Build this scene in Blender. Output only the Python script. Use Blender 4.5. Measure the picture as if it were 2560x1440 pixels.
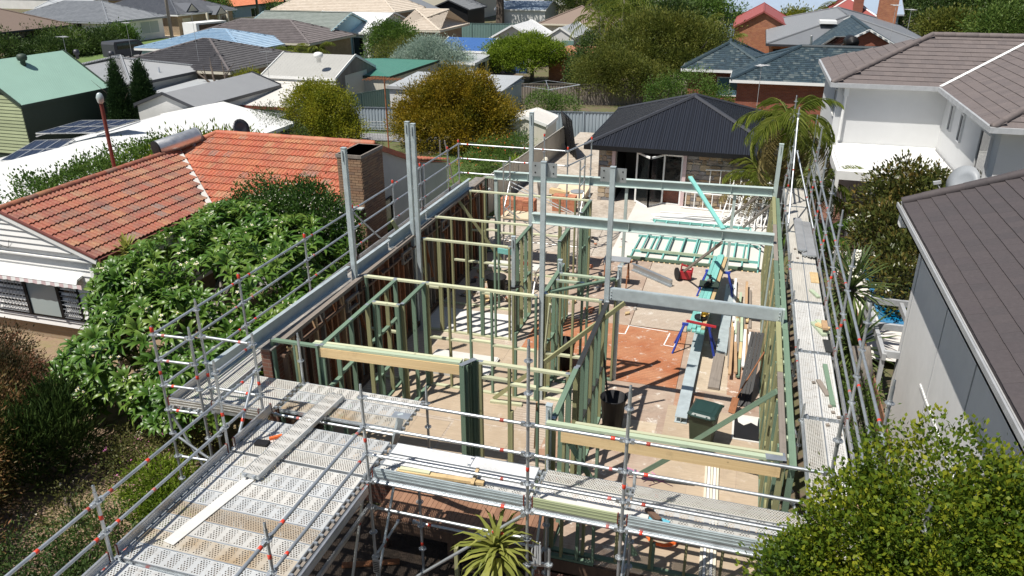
import bpy, math, random
import numpy as np
from mathutils import Vector, Matrix
for o in list(bpy.data.objects): bpy.data.objects.remove(o)
sc = bpy.context.scene
col = sc.collection
R = math.radians
rnd = random.Random(11)
# ------------------------------------------------------------------ camera, sky, sun, exposure
CF, PITCH, YAW, ROLL, CZ = 1945.5, R(23.28), R(16.66), R(-.1), 7.508      # survey of the drone camera, metres above the scaffold deck ledger
fwd = Vector((-math.sin(YAW)*math.cos(PITCH), math.cos(YAW)*math.cos(PITCH), -math.sin(PITCH)))
rgt = Vector((math.cos(YAW), math.sin(YAW), 0)); upv = rgt.cross(fwd)
cr, sr = math.cos(ROLL), math.sin(ROLL)
rgt, upv = cr*rgt + sr*upv, -sr*rgt + cr*upv
cd = bpy.data.cameras.new('camera'); cam = bpy.data.objects.new('camera', cd); col.objects.link(cam)
cd.sensor_width = 36; cd.lens = CF/2560*36; cd.clip_start = .1; cd.clip_end = 3000
cam.matrix_world = Matrix(((rgt.x, upv.x, -fwd.x, 0), (rgt.y, upv.y, -fwd.y, 0), (rgt.z, upv.z, -fwd.z, CZ), (0, 0, 0, 1)))
sc.camera = cam
w = bpy.data.worlds.new('World'); sc.world = w; w.use_nodes = True
nt = w.node_tree; sky = nt.nodes.new('ShaderNodeTexSky'); sky.sky_type = 'NISHITA'; sky.sun_disc = False
sky.sun_elevation = R(62.5); sky.sun_rotation = R(218.7); sky.air_density = 1; sky.dust_density = .8; sky.ozone_density = 1
bg = nt.nodes['Background']; nt.links.new(sky.outputs[0], bg.inputs[0]); bg.inputs[1].default_value = .062
sl = bpy.data.lights.new('sun', 'SUN'); sl.energy = 5.0; sl.angle = R(.53); sl.color = (1, .955, .88)
so = bpy.data.objects.new('sun', sl); col.objects.link(so); so.location = (-10, -12, 40)
so.rotation_euler = Vector((.32, .40, -1)).to_track_quat('-Z', 'Y').to_euler()
vs = sc.view_settings; vs.view_transform = 'Standard'; vs.look = 'None'; vs.exposure = .36; vs.gamma = 1; vs.use_curve_mapping = False
sc.cycles.use_denoising = True
sc.cycles.max_bounces = 6; sc.cycles.transparent_max_bounces = 8

G, F, T = -2.6, -1.85, .77        # street level ground, timber floor, top of the wall frames (scaffold deck ledger = 0)
def P(u, v, z):
    """survey: the point at height z seen at photo pixel (u, v); used to read real positions off the photo"""
    d = rgt*((u-1280)/CF) - upv*((v-720)/CF) + fwd
    return Vector((0, 0, CZ)) + d*((z-CZ)/d.z)

# ------------------------------------------------------------------ material helpers
class V:
    def __init__(s, nt, k): s.nt, s.k = nt, k
    def _op(s, op, *a):
        n = s.nt.nodes.new('ShaderNodeMath'); n.operation = op
        for i, x in enumerate((s,)+a):
            if isinstance(x, V): s.nt.links.new(x.k, n.inputs[i])
            else: n.inputs[i].default_value = x
        return V(s.nt, n.outputs[0])
    def __add__(s, o): return s._op('ADD', o)
    def __sub__(s, o): return s._op('SUBTRACT', o)
    def __mul__(s, o): return s._op('MULTIPLY', o)
    def __truediv__(s, o): return s._op('DIVIDE', o)
    def fr(s): return s._op('FRACT')
    def fl(s): return s._op('FLOOR')
    def ab(s): return s._op('ABSOLUTE')
    def sin(s): return s._op('SINE')
    def pw(s, o): return s._op('POWER', o)
    def gt(s, o): return s._op('GREATER_THAN', o)
    def lt(s, o): return s._op('LESS_THAN', o)
    def mn(s, o): return s._op('MINIMUM', o)
    def mx(s, o): return s._op('MAXIMUM', o)
    def clamp(s):
        n = s.nt.nodes.new('ShaderNodeClamp'); s.nt.links.new(s.k, n.inputs[0]); return V(s.nt, n.outputs[0])
class MT:
    def __init__(s, name):
        s.m = bpy.data.materials.new(name); s.m.use_nodes = True; s.nt = s.m.node_tree
        s.b = s.nt.nodes['Principled BSDF']; s.out = s.nt.nodes['Material Output']
    def node(s, t, **k):
        n = s.nt.nodes.new(t)
        for a, b in k.items(): setattr(n, a, b)
        return n
    def link(s, a, b): s.nt.links.new(a.k if isinstance(a, V) else a, b)
    def vec(s, kind='pos', scale=None):
        if kind == 'pos': o = s.node('ShaderNodeNewGeometry').outputs['Position']
        else: o = s.node('ShaderNodeTexCoord').outputs['UV' if kind == 'uv' else 'Object']
        if scale:
            mp = s.node('ShaderNodeMapping'); mp.inputs['Scale'].default_value = scale; s.link(o, mp.inputs[0]); o = mp.outputs[0]
        return o
    def uv(s):
        n = s.node('ShaderNodeSeparateXYZ'); s.link(s.vec('uv'), n.inputs[0]); return V(s.nt, n.outputs[0]), V(s.nt, n.outputs[1])
    def xyz(s, kind='pos'):
        n = s.node('ShaderNodeSeparateXYZ'); s.link(s.vec(kind), n.inputs[0]); return [V(s.nt, n.outputs[i]) for i in range(3)]
    def noise(s, v, sc_, det=4, ro=.6):
        n = s.node('ShaderNodeTexNoise'); n.inputs['Scale'].default_value = sc_; n.inputs['Detail'].default_value = det; n.inputs['Roughness'].default_value = ro
        s.link(v, n.inputs['Vector']); return V(s.nt, n.outputs['Fac'])
    def voro(s, v, sc_, feat='F1'):
        n = s.node('ShaderNodeTexVoronoi', feature=feat); n.inputs['Scale'].default_value = sc_; s.link(v, n.inputs['Vector']); return n
    def ramp(s, f, stops):
        n = s.node('ShaderNodeValToRGB'); e = n.color_ramp.elements
        while len(e) < len(stops): e.new(.5)
        for x, (p, c) in zip(e, stops): x.position = p; x.color = (*c, 1)
        s.link(f, n.inputs[0]); return n.outputs[0]
    def mix(s, f, a, b, mode='MIX'):
        n = s.node('ShaderNodeMix', data_type='RGBA', blend_type=mode)
        for i, x in ((0, f), (6, a), (7, b)):
            if isinstance(x, V): s.link(x, n.inputs[i])
            elif isinstance(x, (tuple, list)): n.inputs[i].default_value = (*x, 1)
            elif isinstance(x, (int, float)): n.inputs[i].default_value = x
            else: s.link(x, n.inputs[i])
        return n.outputs[2]
    def rand(s):
        a = V(s.nt, s.node('ShaderNodeObjectInfo').outputs['Random']); g = V(s.nt, s.node('ShaderNodeNewGeometry').outputs['Random Per Island'])
        return (a*7.31 + g).fr()
    def bright(s, c, f):
        n = s.node('ShaderNodeHueSaturation'); s.link(f, n.inputs['Value'])
        if isinstance(c, tuple): n.inputs['Color'].default_value = (*c, 1)
        else: s.link(c, n.inputs['Color'])
        return n.outputs[0]
    def base(s, c, rough=.6, metal=0, spec=None):
        if isinstance(c, tuple): s.b.inputs['Base Color'].default_value = (*c, 1)
        else: s.link(c, s.b.inputs['Base Color'])
        if isinstance(rough, V): s.link(rough, s.b.inputs['Roughness'])
        else: s.b.inputs['Roughness'].default_value = rough
        s.b.inputs['Metallic'].default_value = metal
        if spec is not None: s.b.inputs['Specular IOR Level'].default_value = spec
        return s
    def bump(s, h, dist, strength=1):
        n = s.node('ShaderNodeBump'); n.inputs['Strength'].default_value = strength; n.inputs['Distance'].default_value = dist
        s.link(h, n.inputs['Height']); s.link(n.outputs[0], s.b.inputs['Normal']); return s
def plain(name, c, rough=.6, metal=0, amt=.25, scale=3, rnd_amt=.12, bump=0, bscale=40, stretch=None, kind='pos', c2=None, spec=None):
    m = MT(name); v = m.vec(kind, stretch)
    n = m.noise(v, scale); n2 = m.noise(v, scale*7, 3)
    colr = m.mix(((n-.5)*2.2+.5).clamp(), c, c2 if c2 else tuple(x*(1-amt) for x in c))
    f = (m.rand()-.5)*(2*rnd_amt) + 1 + (n2-.5)*(amt*.9)
    m.base(m.bright(colr, f), rough, metal, spec)
    if bump: m.bump(m.noise(v, bscale, 4), bump, .7)
    return m.m
MA = {}
def timber(key, c, c2, rough=.75):
    m = MT(key); v = m.vec('obj', (6, 6, 1)); n = m.noise(v, 1.6, 5, .65)
    v2 = m.vec('obj', (22, 22, 1.2)); g = m.noise(v2, 2, 3)
    pk = m.voro(m.vec('pos'), 3.1); kn = V(m.nt, pk.outputs['Distance']).lt(.085)
    colr = m.mix(((n-.5)*1.8+.5).clamp(), c, c2)
    colr = m.mix(kn*.55, colr, tuple(x*.35 for x in c2)); st = m.noise(m.vec('pos'), 2.3, 5, .7); colr = m.mix((st*5-2.75).clamp()*.5, colr, tuple(x*.5+.02 for x in c2))
    m.base(m.bright(colr, (m.rand()-.5)*.34 + 1 + (g-.5)*.45), rough); m.bump(g, .004, .5); MA[key] = m.m
timber('green_timber', (.165, .24, .165), (.095, .155, .11))
timber('teal_timber', (.20, .47, .42), (.13, .36, .33))
timber('olive_timber', (.29, .28, .145), (.19, .195, .095))
timber('pale_timber', (.52, .52, .36), (.39, .41, .26))
timber('pale_green_timber', (.40, .46, .33), (.30, .37, .26))
timber('raw_pine', (.62, .47, .26), (.48, .33, .16))
timber('old_hardwood', (.16, .095, .06), (.07, .042, .03))
timber('weathered_timber', (.27, .235, .20), (.15, .125, .105))
timber('black_timber', (.035, .036, .034), (.02, .021, .021), .5)
def galv(key, c, rough, amt=.25, metal=.85, sc_=5):
    m = MT(key); v = m.vec('pos'); n = m.noise(v, sc_, 4); w_ = m.voro(v, 26); sp = V(m.nt, w_.outputs['Color'])
    f = (n-.5)*amt*2 + 1 + (m.rand()-.5)*.16
    n3 = m.noise(v, 1.7, 3)
    colr = m.mix((n3*2.4-1.25).clamp()*.55, m.bright(c, f), tuple(x*.55 for x in c))
    m.base(colr, (n*.25 + (rough-.12)).clamp(), metal); MA[key] = m.m
galv('galv_tube', (.50, .53, .55), .42, metal=.75)
galv('galv_steel', (.48, .545, .56), .5, metal=.4)
galv('primed_steel', (.44, .52, .49), .6, .18, .12)
galv('aluminium', (.66, .66, .65), .38)
galv('dark_steel', (.10, .10, .11), .5)
MA['red_paint'] = plain('red_paint', (.72, .06, .03), .45, amt=.3)
MA['faded_red'] = plain('faded_red', (.55, .17, .15), .6, amt=.5, scale=30); MA['dull_red'] = plain('dull_red', (.40, .06, .04), .6, amt=.5, scale=30)
MA['red_plastic'] = plain('red_plastic', (.40, .02, .03), .5)
MA['rust_red'] = plain('rust_red', (.17, .035, .025), .6)
MA['orange'] = plain('orange', (.85, .16, .03), .6)
MA['blue_steel'] = plain('blue_steel', (.03, .06, .36), .4)
MA['yellow'] = plain('yellow', (.75, .48, .02), .5)
MA['black'] = plain('black', (.014, .014, .016), .6, spec=.3)
MA['bargeboard'] = plain('bargeboard', (.16, .05, .04), .6)
MA['black_metal'] = plain('black_metal', (.012, .012, .013), .5, spec=.25)
MA['white_paint'] = plain('white_paint', (.80, .80, .78), .5, amt=.08, rnd_amt=.05)
MA['white_sheet'] = plain('white_sheet', (.60, .585, .55), .6, amt=.14, rnd_amt=.04)
MA['pink_trim'] = plain('pink_trim', (.62, .47, .47), .5, amt=.08)
MA['bin_green'] = plain('bin_green', (.018, .045, .038), .42, amt=.2)
MA['bin_body'] = plain('bin_body', (.045, .06, .035), .5, amt=.25)
MA['charcoal'] = plain('charcoal', (.045, .047, .055), .5, amt=.12)
MA['grey_paint'] = plain('grey_paint', (.30, .32, .34), .5, amt=.1)
MA['pvc_grey'] = plain('pvc_grey', (.42, .43, .44), .45)
MA['cream'] = plain('cream', (.62, .57, .46), .6, amt=.1)
MA['beige'] = plain('beige', (.58, .54, .44), .7, amt=.08)
MA['render_white'] = plain('render_white', (.64, .635, .62), .85, amt=.14, scale=.7, bump=.003, bscale=90)
MA['render_grey'] = plain('render_grey', (.56, .565, .565), .8, amt=.08, scale=.5, bump=.002, bscale=60)
MA['paint_white_board'] = plain('paint_white_board', (.74, .73, .71), .55, amt=.12, scale=1.2, rnd_amt=.04)
MA['fibro_grey'] = plain('fibro_grey', (.50, .51, .50), .75, amt=.14, scale=1.2)
MA['blue_wall'] = plain('blue_wall', (.30, .42, .52), .7, amt=.1)
MA['light_blue'] = plain('light_blue', (.32, .52, .60), .7, amt=.1)
MA['green_board'] = plain('green_board', (.36, .40, .24), .6, amt=.1)
MA['dark_green'] = plain('dark_green', (.035, .055, .04), .6, amt=.1)
MA['concrete'] = plain('concrete', (.52, .49, .45), .9, amt=.22, scale=1.3, bump=.004, bscale=30)
MA['pale_concrete'] = plain('pale_concrete', (.60, .57, .53), .9, amt=.12, scale=1.3)
MA['skin'] = plain('skin', (.48, .27, .19), .6, amt=.06)
MA['shirt_grey'] = plain('shirt_grey', (.30, .30, .30), .9)
MA['trousers'] = plain('trousers', (.34, .33, .31), .9)
MA['flower_white'] = plain('flower_white', (.82, .80, .68), .6, amt=.1)
MA['flower_yellow'] = plain('flower_yellow', (.80, .62, .12), .6, amt=.1)
MA['flower_pink'] = plain('flower_pink', (.58, .16, .38), .6, amt=.2)
MA['flower_red'] = plain('flower_red', (.65, .04, .03), .6, amt=.2)
MA['bark'] = plain('bark', (.16, .125, .10), .95, amt=.4, scale=5, bump=.02, bscale=14)
MA['bark_pale'] = plain('bark_pale', (.30, .27, .24), .95, amt=.4, scale=5, bump=.02, bscale=14)
MA['thatch'] = plain('thatch', (.20, .175, .15), .95, amt=.5, scale=9, bump=.02, bscale=30, stretch=(1, 1, .15))
MA['tarp_blue'] = plain('tarp_blue', (.05, .22, .42), .5)
MA['cyan_sheet'] = plain('cyan_sheet', (.16, .52, .66), .5)
MA['plywood'] = plain('plywood', (.62, .50, .35), .75, amt=.15, scale=2)
MA['rusty'] = plain('rusty', (.30, .12, .05), .8, amt=.4, scale=12)
MA['copper_board'] = plain('copper_board', (.46, .30, .17), .7, amt=.2)
def glass(key, c, rough=.06):
    m = MT(key); m.base(c, rough, 0, .8); MA[key] = m.m
glass('dark_glass', (.012, .015, .018)); glass('blind_glass', (.34, .40, .40), .15); glass('blue_glass', (.10, .20, .27), .08)
m = MT('clear_glass'); m.base((.02, .025, .025), .03); tr = m.node('ShaderNodeBsdfTransparent'); mx = m.node('ShaderNodeMixShader'); mx.inputs[0].default_value = .72; m.link(m.b.outputs[0], mx.inputs[1]); m.link(tr.outputs[0], mx.inputs[2]); m.link(mx.outputs[0], m.out.inputs[0]); MA['clear_glass'] = m.m
m = MT('pool_water'); n = m.noise(m.vec('pos'), 3, 4); m.base((.005, .17, .36), .05, 0, .8); m.bump(n, .03, .5); MA['pool_water'] = m.m
m = MT('solar_cell'); u, v = m.uv(); l = ((u/.16).fr()-.5).ab().gt(.47).mx(((v/.16).fr()-.5).ab().gt(.47)); m.base(m.mix(l, (.012, .016, .035), (.10, .11, .13)), .12, .1, .8); MA['solar_cell'] = m.m
def corrug(key, c, period, depth, rough=.45, metal=0, amt=.1, dirt=.0, prof='sin'):
    m = MT(key); u, v = m.uv(); n = m.noise(m.vec('pos'), .9, 5); n2 = m.noise(m.vec('pos', (1, 1, 1)), 14, 3)
    s = (u*(2*math.pi/period)).sin() if prof == 'sin' else ((u/period).fr()-.5).ab().lt(.16)
    colr = m.bright(c, (n-.5)*amt*2 + 1 + (n2-.5)*amt + (m.rand()-.5)*.04)
    if dirt: colr = m.mix((n*2.6-1.3).clamp()*dirt, colr, (.16, .13, .10))
    m.base(colr, rough, metal); m.bump(s, depth, 1); MA[key] = m.m
corrug('corr_charcoal', (.022, .025, .034), .09, .022)
corrug('corr_grey', (.21, .22, .235), .09, .018)
corrug('corr_midgrey', (.30, .31, .32), .10, .018)
corrug('corr_palegrey', (.46, .48, .49), .10, .018)
corrug('corr_white', (.72, .72, .71), .12, .012, dirt=.10)
corrug('corr_offwhite', (.66, .63, .58), .12, .012, dirt=.15)
corrug('corr_green', (.30, .47, .385), .10, .008)
corrug('corr_deepgreen', (.06, .20, .15), .10, .012)
corrug('corr_blue', (.05, .13, .34), .12, .014)
corrug('corr_lightblue', (.30, .37, .46), .12, .012)
corrug('corr_ribcream', (.36, .355, .33), .26, .02, prof='sq')
corrug('fence_steel', (.33, .385, .43), .20, .02, amt=.16, dirt=.12, prof='sq')
corrug('fence_cream', (.56, .50, .38), .20, .02, amt=.1, prof='sq')
corrug('fence_blue', (.05, .10, .24), .20, .02, amt=.1, prof='sq')
corrug('fence_green', (.16, .26, .24), .20, .02, amt=.1, prof='sq')
corrug('fence_paling', (.24, .205, .17), .11, .012, rough=.9, amt=.3, prof='sq')
corrug('sheet_cream', (.62, .585, .50), .20, .02, prof='sq')
corrug('louvre_white', (.78, .78, .77), .15, .012)
def brick(key, c1, c2, mort, bw=.24, bh=.086, amt=.3):
    m = MT(key); t = m.node('ShaderNodeTexBrick'); m.link(m.vec('uv'), t.inputs['Vector'])
    t.inputs['Color1'].default_value = (*c1, 1); t.inputs['Color2'].default_value = (*c2, 1); t.inputs['Mortar'].default_value = (*mort, 1)
    t.inputs['Scale'].default_value = 1; t.inputs['Brick Width'].default_value = bw; t.inputs['Row Height'].default_value = bh; t.inputs['Mortar Size'].default_value = .006
    n = m.noise(m.vec('pos'), 1.6, 5); m.base(m.bright(t.outputs['Color'], (n-.5)*amt*2+1), .85); m.bump(V(m.nt, t.outputs['Fac'])*-1, .006, .8); MA[key] = m.m
brick('brick_red', (.30, .085, .045), (.22, .06, .035), (.24, .17, .13))
brick('brick_orange', (.40, .15, .06), (.30, .09, .04), (.34, .26, .2))
brick('brick_brown', (.34, .235, .16), (.27, .18, .125), (.34, .28, .22))
brick('brick_house_old', (.19, .08, .05), (.13, .055, .04), (.20, .16, .13))
brick('brick_tan', (.36, .27, .18), (.30, .22, .14), (.3, .25, .19))
def tilem(key, cs, rough=.75, lichen=.0, lc=(.33, .28, .16), dark=.0, streak=False):
    m = MT(key); r = m.rand(); colr = m.ramp(r, cs)
    if streak:
        u, v_ = m.uv(); cb = m.node('ShaderNodeCombineXYZ'); m.link(u*22+r*61, cb.inputs[0]); m.link(v_*1.6+r*37, cb.inputs[1]); sk = m.noise(cb.outputs[0], 1, 3, .6)
        colr = m.mix(((sk-.5)*4.5+.6).clamp()*.9, colr, m.ramp((sk*5.3+r*3).fr(), cs))
    n = m.noise(m.vec('pos'), 1.3, 5); n2 = m.noise(m.vec('pos'), 16, 4, .7)
    if dark: colr = m.mix((n*3-1.45).clamp()*dark, colr, (.09, .07, .065))
    if lichen: colr = m.mix((n2*5-2.75).clamp()*lichen, colr, lc)
    m.base(m.bright(colr, (n2-.5)*.5+1), rough); m.bump(n2, .004, .4); MA[key] = m.m
tilem('tile_terracotta', [(0, (.33, .075, .04)), (.25, (.22, .06, .045)), (.45, (.36, .13, .06)), (.62, (.26, .065, .045)), (.8, (.38, .20, .095)), (.9, (.20, .15, .13)), (1, (.15, .075, .055))], .75, .9, (.24, .165, .10), .8, True)
tilem('tile_terracotta_clean', [(0, (.44, .09, .04)), (.3, (.36, .085, .05)), (.5, (.46, .16, .07)), (.68, (.38, .08, .045)), (.84, (.45, .25, .12)), (.93, (.27, .20, .17)), (1, (.22, .11, .08))], .68, .85, (.35, .23, .13), .45, True)
tilem('tile_brown', [(0, (.125, .104, .099)), (.5, (.142, .118, .112)), (1, (.115, .097, .094))], .8, .15, (.26, .22, .2))
tilem('tile_plum', [(0, (.060, .050, .052)), (.5, (.066, .055, .056)), (1, (.056, .048, .050))], .8, .10, (.09, .08, .08))
tilem('tile_blue', [(0, (.016, .028, .036)), (.35, (.034, .058, .075)), (.6, (.022, .040, .050)), (.85, (.05, .075, .085)), (1, (.10, .12, .12))], .5, .6, (.14, .16, .15))
tilem('tile_dark', [(0, (.040, .039, .044)), (1, (.060, .058, .064))], .7, .1)
tilem('tile_mid', [(0, (.115, .10, .10)), (1, (.15, .13, .13))], .8, .2)
tilem('tile_slategrey', [(0, (.17, .185, .205)), (1, (.21, .225, .245))], .7, .1)
tilem('tile_navy', [(0, (.060, .068, .085)), (1, (.085, .093, .11))], .7, .1)
tilem('tile_skyblue', [(0, (.20, .31, .43)), (1, (.26, .37, .48))], .6, .1)
tilem('tile_greygreen', [(0, (.24, .27, .245)), (1, (.29, .32, .295))], .8, .2)
tilem('tile_cream', [(0, (.50, .43, .35)), (1, (.56, .49, .41))], .8, .2, (.36, .32, .27))
tilem('tile_orange', [(0, (.55, .16, .07)), (1, (.62, .22, .10))], .7, .2)
tilem('tile_redpaint', [(0, (.25, .058, .05)), (1, (.30, .075, .066))], .6, .1)
tilem('tile_brownfar', [(0, (.17, .125, .10)), (1, (.21, .155, .125))], .8, .2)
tilem('stone_wall', [(0, (.20, .15, .10)), (.2, (.33, .25, .16)), (.4, (.42, .33, .22)), (.55, (.26, .25, .25)), (.7, (.36, .24, .14)), (.85, (.15, .16, .18)), (1, (.46, .38, .28))], .85, .3, (.16, .13, .1))
tilem('brick_piece', [(0, (.26, .15, .09)), (.5, (.31, .20, .12)), (1, (.20, .13, .09))], .9, .4, (.10, .075, .06), .3)
tilem('brick_pile', [(0, (.40, .15, .075)), (.5, (.48, .20, .11)), (1, (.34, .12, .07))], .9, .3, (.45, .35, .28), .1)
tilem('plank_deck', [(0, (.24, .125, .075)), (.5, (.29, .16, .10)), (1, (.20, .105, .065))], .6, .2, (.14, .08, .05))
tilem('fence_board', [(0, (.17, .085, .05)), (1, (.22, .11, .065))], .7, .2)
# perforated scaffold planks: real holes (transparent) in steel
def perf(key, c, group, pu, pv, hr, rust=0, metal=.3, rough=.5):
    m = MT(key); u, v = m.uv(); n = m.noise(m.vec('pos'), 1.1, 5); n2 = m.noise(m.vec('pos'), 9, 5, .7)
    colr = m.bright(c, (n-.5)*.5 + 1 + (n2-.5)*.35 + (m.rand()-.5)*.2)
    colr = m.mix((n2*4-2.05).clamp()*.75, colr, (.27, .22, .165)); n4 = m.noise(m.vec('pos'), 3.1, 5, .75); colr = m.mix((n4*8-4.7).clamp()*.6, colr, (.72, .70, .66))
    if rust: colr = m.mix(((n*3.2-1.2).clamp())*rust, colr, (.34, .21, .08))
    m.base(colr, rough, metal)
    a = (v/pv).fl(); cu = (u/pu + a*.5).fr()-.5; cv = (v/pv).fr()-.5
    d = (cu*cu*(pu*pu) + cv*cv*(pv*pv)).lt(hr*hr)
    edge = (v-.16).ab().lt(.125)
    d = d*edge
    if group: d = d*((u/group).fr().gt(.36))
    top = m.node('ShaderNodeNewGeometry'); nz = m.node('ShaderNodeSeparateXYZ'); m.link(top.outputs['True Normal'], nz.inputs[0])
    d = d*(V(m.nt, nz.outputs[2]).ab().gt(.9))
    tr = m.node('ShaderNodeBsdfTransparent'); mx = m.node('ShaderNodeMixShader'); m.link(d, mx.inputs[0]); m.link(m.b.outputs[0], mx.inputs[1]); m.link(tr.outputs[0], mx.inputs[2]); m.link(mx.outputs[0], m.out.inputs[0])
    MA[key] = m.m
perf('plank_grouped', (.60, .585, .545), .21, .042, .033, .0115)
perf('plank_grouped_blue', (.53, .54, .535), .21, .042, .033, .0115)
perf('plank_grouped_rust', (.58, .55, .48), .21, .042, .033, .0115, .9)
perf('plank_even', (.60, .58, .53), 0, .040, .030, .0105)
perf('plank_even_rust', (.50, .44, .36), 0, .040, .030, .0105, .6)
perf('plank_pale', (.70, .69, .66), 0, .046, .034, .0085)
m = MT('plank_ribbed'); u, v = m.uv(); n = m.noise(m.vec('pos'), 2, 5); m.base(m.bright((.47, .475, .48), (n-.5)*.8+1), .5, .55); m.bump((v*(2*math.pi/.025)).sin(), .004, .8); MA['plank_ribbed'] = m.m
m = MT('plank_ply'); u, v = m.uv(); n = m.noise(m.vec('uv', (1, 22, 1)), 2, 5); n2 = m.noise(m.vec('pos'), 1.4, 4); m.base(m.bright((.42, .40, .36), (n-.5)*.9+1+(n2-.5)*.4), .85); m.bump((v*(2*math.pi/.045)).sin(), .004, .6); MA['plank_ply'] = m.m
# ground stuff
def grnd(key, stops, sc1=.5, sc2=9, bump=.03):
    m = MT(key); v = m.vec('pos'); n = m.noise(v, sc1, 6, .65); n2 = m.noise(v, sc2, 5, .7); n3 = m.noise(v, sc2*7, 3)
    m.base(m.bright(m.ramp(n*.6+n2*.4, stops), (n2-.5)*.7+1+(n3-.5)*.5), .95); m.bump(n2+n3*.4, bump, .8); MA[key] = m.m
grnd('soil_grass', [(.32, (.075, .05, .034)), (.45, (.13, .095, .065)), (.54, (.10, .105, .04)), (.66, (.075, .11, .03))], .22, 2.5)
grnd('garden_soil', [(.3, (.15, .10, .065)), (.5, (.26, .18, .12)), (.6, (.20, .165, .08)), (.72, (.12, .14, .045))], .45, 4)
grnd('lawn', [(.32, (.16, .125, .06)), (.43, (.10, .125, .035)), (.55, (.075, .13, .028)), (.7, (.11, .16, .045))], .6, 6)
grnd('verge', [(.3, (.12, .15, .05)), (.5, (.10, .16, .04)), (.7, (.15, .18, .06))], .3, 4)
grnd('asphalt', [(.3, (.17, .17, .175)), (.6, (.21, .21, .215)), (.8, (.24, .24, .24))], .3, 20, .006)
grnd('dirt', [(.3, (.24, .195, .15)), (.45, (.38, .325, .265)), (.58, (.46, .41, .35)), (.72, (.31, .28, .245))], .8, 5, .06)
grnd('shade_tinted_soil', [(.35, (.030, .022, .016)), (.5, (.055, .040, .030)), (.65, (.085, .062, .045))], 1.2, 7)  # soil colour with the scaffold's shade painted in
grnd('rubble', [(.3, (.10, .095, .09)), (.5, (.22, .205, .19)), (.7, (.38, .35, .31))], 2, 9)
def flr(key, c1, c2, stain, splat, bw=0, wear=.5, sc_=1.0):
    m = MT(key); v = m.vec('pos'); n = m.noise(v, .8*sc_, 6, .65); n2 = m.noise(v, 5, 5, .7); g = m.noise(m.vec('pos', (1.2, 14, 1)), 3, 4)
    colr = m.mix((n*2.4-.7).clamp(), c1, c2); colr = m.mix((n2*4-2.3).clamp()*wear, colr, stain)
    sp = m.noise(v, 3.3, 6, .75); colr = m.mix((sp*9-5.15).clamp()*splat, colr, (.62, .58, .52)); dk = m.noise(v, 1.9, 5, .7); colr = m.mix((dk*7-4.0).clamp()*.5*wear, colr, (.12, .085, .065))
    colr = m.bright(colr, (g-.5)*.5+1+(m.rand()-.5)*.12)
    if bw:
        x, y, z = m.xyz(); l = ((y/bw).fr()-.5).ab().gt(.45); colr = m.mix(l*.8, colr, (.05, .03, .02))
    m.base(colr, .8); m.bump(g, .003, .4); MA[key] = m.m
flr('particle_board', (.41, .325, .235), (.33, .255, .18), (.25, .185, .125), .3)
flr('bare_boards', (.38, .305, .24), (.46, .39, .315), (.33, .20, .13), .7, .09, .5, 1.2)
flr('red_boards', (.35, .115, .045), (.44, .215, .115), (.22, .075, .035), 1.0, .08, .8, 1.6)
flr('scuffed_boards', (.27, .185, .14), (.40, .32, .25), (.24, .115, .065), 1.0, 0, .75, 1.3)
flr('sandy_patch', (.47, .39, .29), (.40, .32, .23), (.30, .15, .09), 1.2, 0, .8, 2)
flr('stained_patch', (.30, .16, .10), (.38, .25, .17), (.20, .08, .04), 1.2, 0, .9, 2)
flr('white_floor', (.62, .61, .59), (.56, .54, .52), (.46, .42, .37), .1, 0, .3)
# leaves
def leaf(key, c1, c2, c3, trans=.35, rough=.5, clump=.5, spec=.2, gain=1.28):
    m = MT(key); r = m.rand(); n = m.noise(m.vec('pos'), clump, 3); f = (r*.5 + ((n-.5)*3.0+.5)*.5).clamp(); c1, c2, c3 = [tuple(min(.6, x*gain) for x in c) for c in (c1, c2, c3)]
    colr = m.ramp(f, [(.08, c1), (.5, c2), (.92, c3)])
    m.base(colr, rough, 0, spec)
    tl = m.node('ShaderNodeBsdfTranslucent'); m.link(m.bright(colr, V(m.nt, m.node('ShaderNodeValue').outputs[0])*0+1.4), tl.inputs[0])
    mx = m.node('ShaderNodeMixShader'); mx.inputs[0].default_value = trans; m.link(m.b.outputs[0], mx.inputs[1]); m.link(tl.outputs[0], mx.inputs[2]); m.link(mx.outputs[0], m.out.inputs[0]); MA[key] = m.m
leaf('leaf_frangipani', (.034, .085, .012), (.065, .130, .018), (.135, .195, .036), .25, .36, 1.1, .35)
leaf('leaf_darkhedge', (.018, .046, .009), (.030, .068, .013), (.06, .105, .022), .2, .42)
leaf('leaf_hedge', (.032, .070, .012), (.058, .108, .018), (.11, .165, .034), .28)
leaf('leaf_yellowgreen', (.065, .095, .010), (.155, .165, .014), (.25, .225, .02), .35, .5, 1.1)
leaf('leaf_golden', (.060, .068, .008), (.155, .120, .010), (.27, .180, .016), .32, .5, .9)
leaf('leaf_bright', (.055, .095, .010), (.11, .16, .014), (.19, .24, .03), .4, .5, .9)
leaf('leaf_olive', (.040, .056, .012), (.085, .10, .018), (.165, .165, .034), .3, .5, .8)
leaf('leaf_silver', (.16, .21, .17), (.23, .29, .24), (.31, .36, .30), .25)
leaf('leaf_dark', (.020, .040, .011), (.038, .066, .016), (.075, .11, .028), .25)
leaf('leaf_mid', (.030, .060, .012), (.060, .10, .018), (.11, .15, .034), .3)
leaf('leaf_lilly', (.030, .062, .009), (.085, .130, .012), (.24, .245, .018), .3, .45, 1.8, .18, 1.1)
leaf('leaf_cypress', (.012, .030, .010), (.020, .045, .014), (.035, .065, .02), .15, .6)
leaf('leaf_palm', (.055, .080, .012), (.11, .14, .022), (.20, .21, .045), .4)
leaf('leaf_palm_dry', (.10, .085, .03), (.17, .14, .055), (.24, .20, .09), .3)
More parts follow.
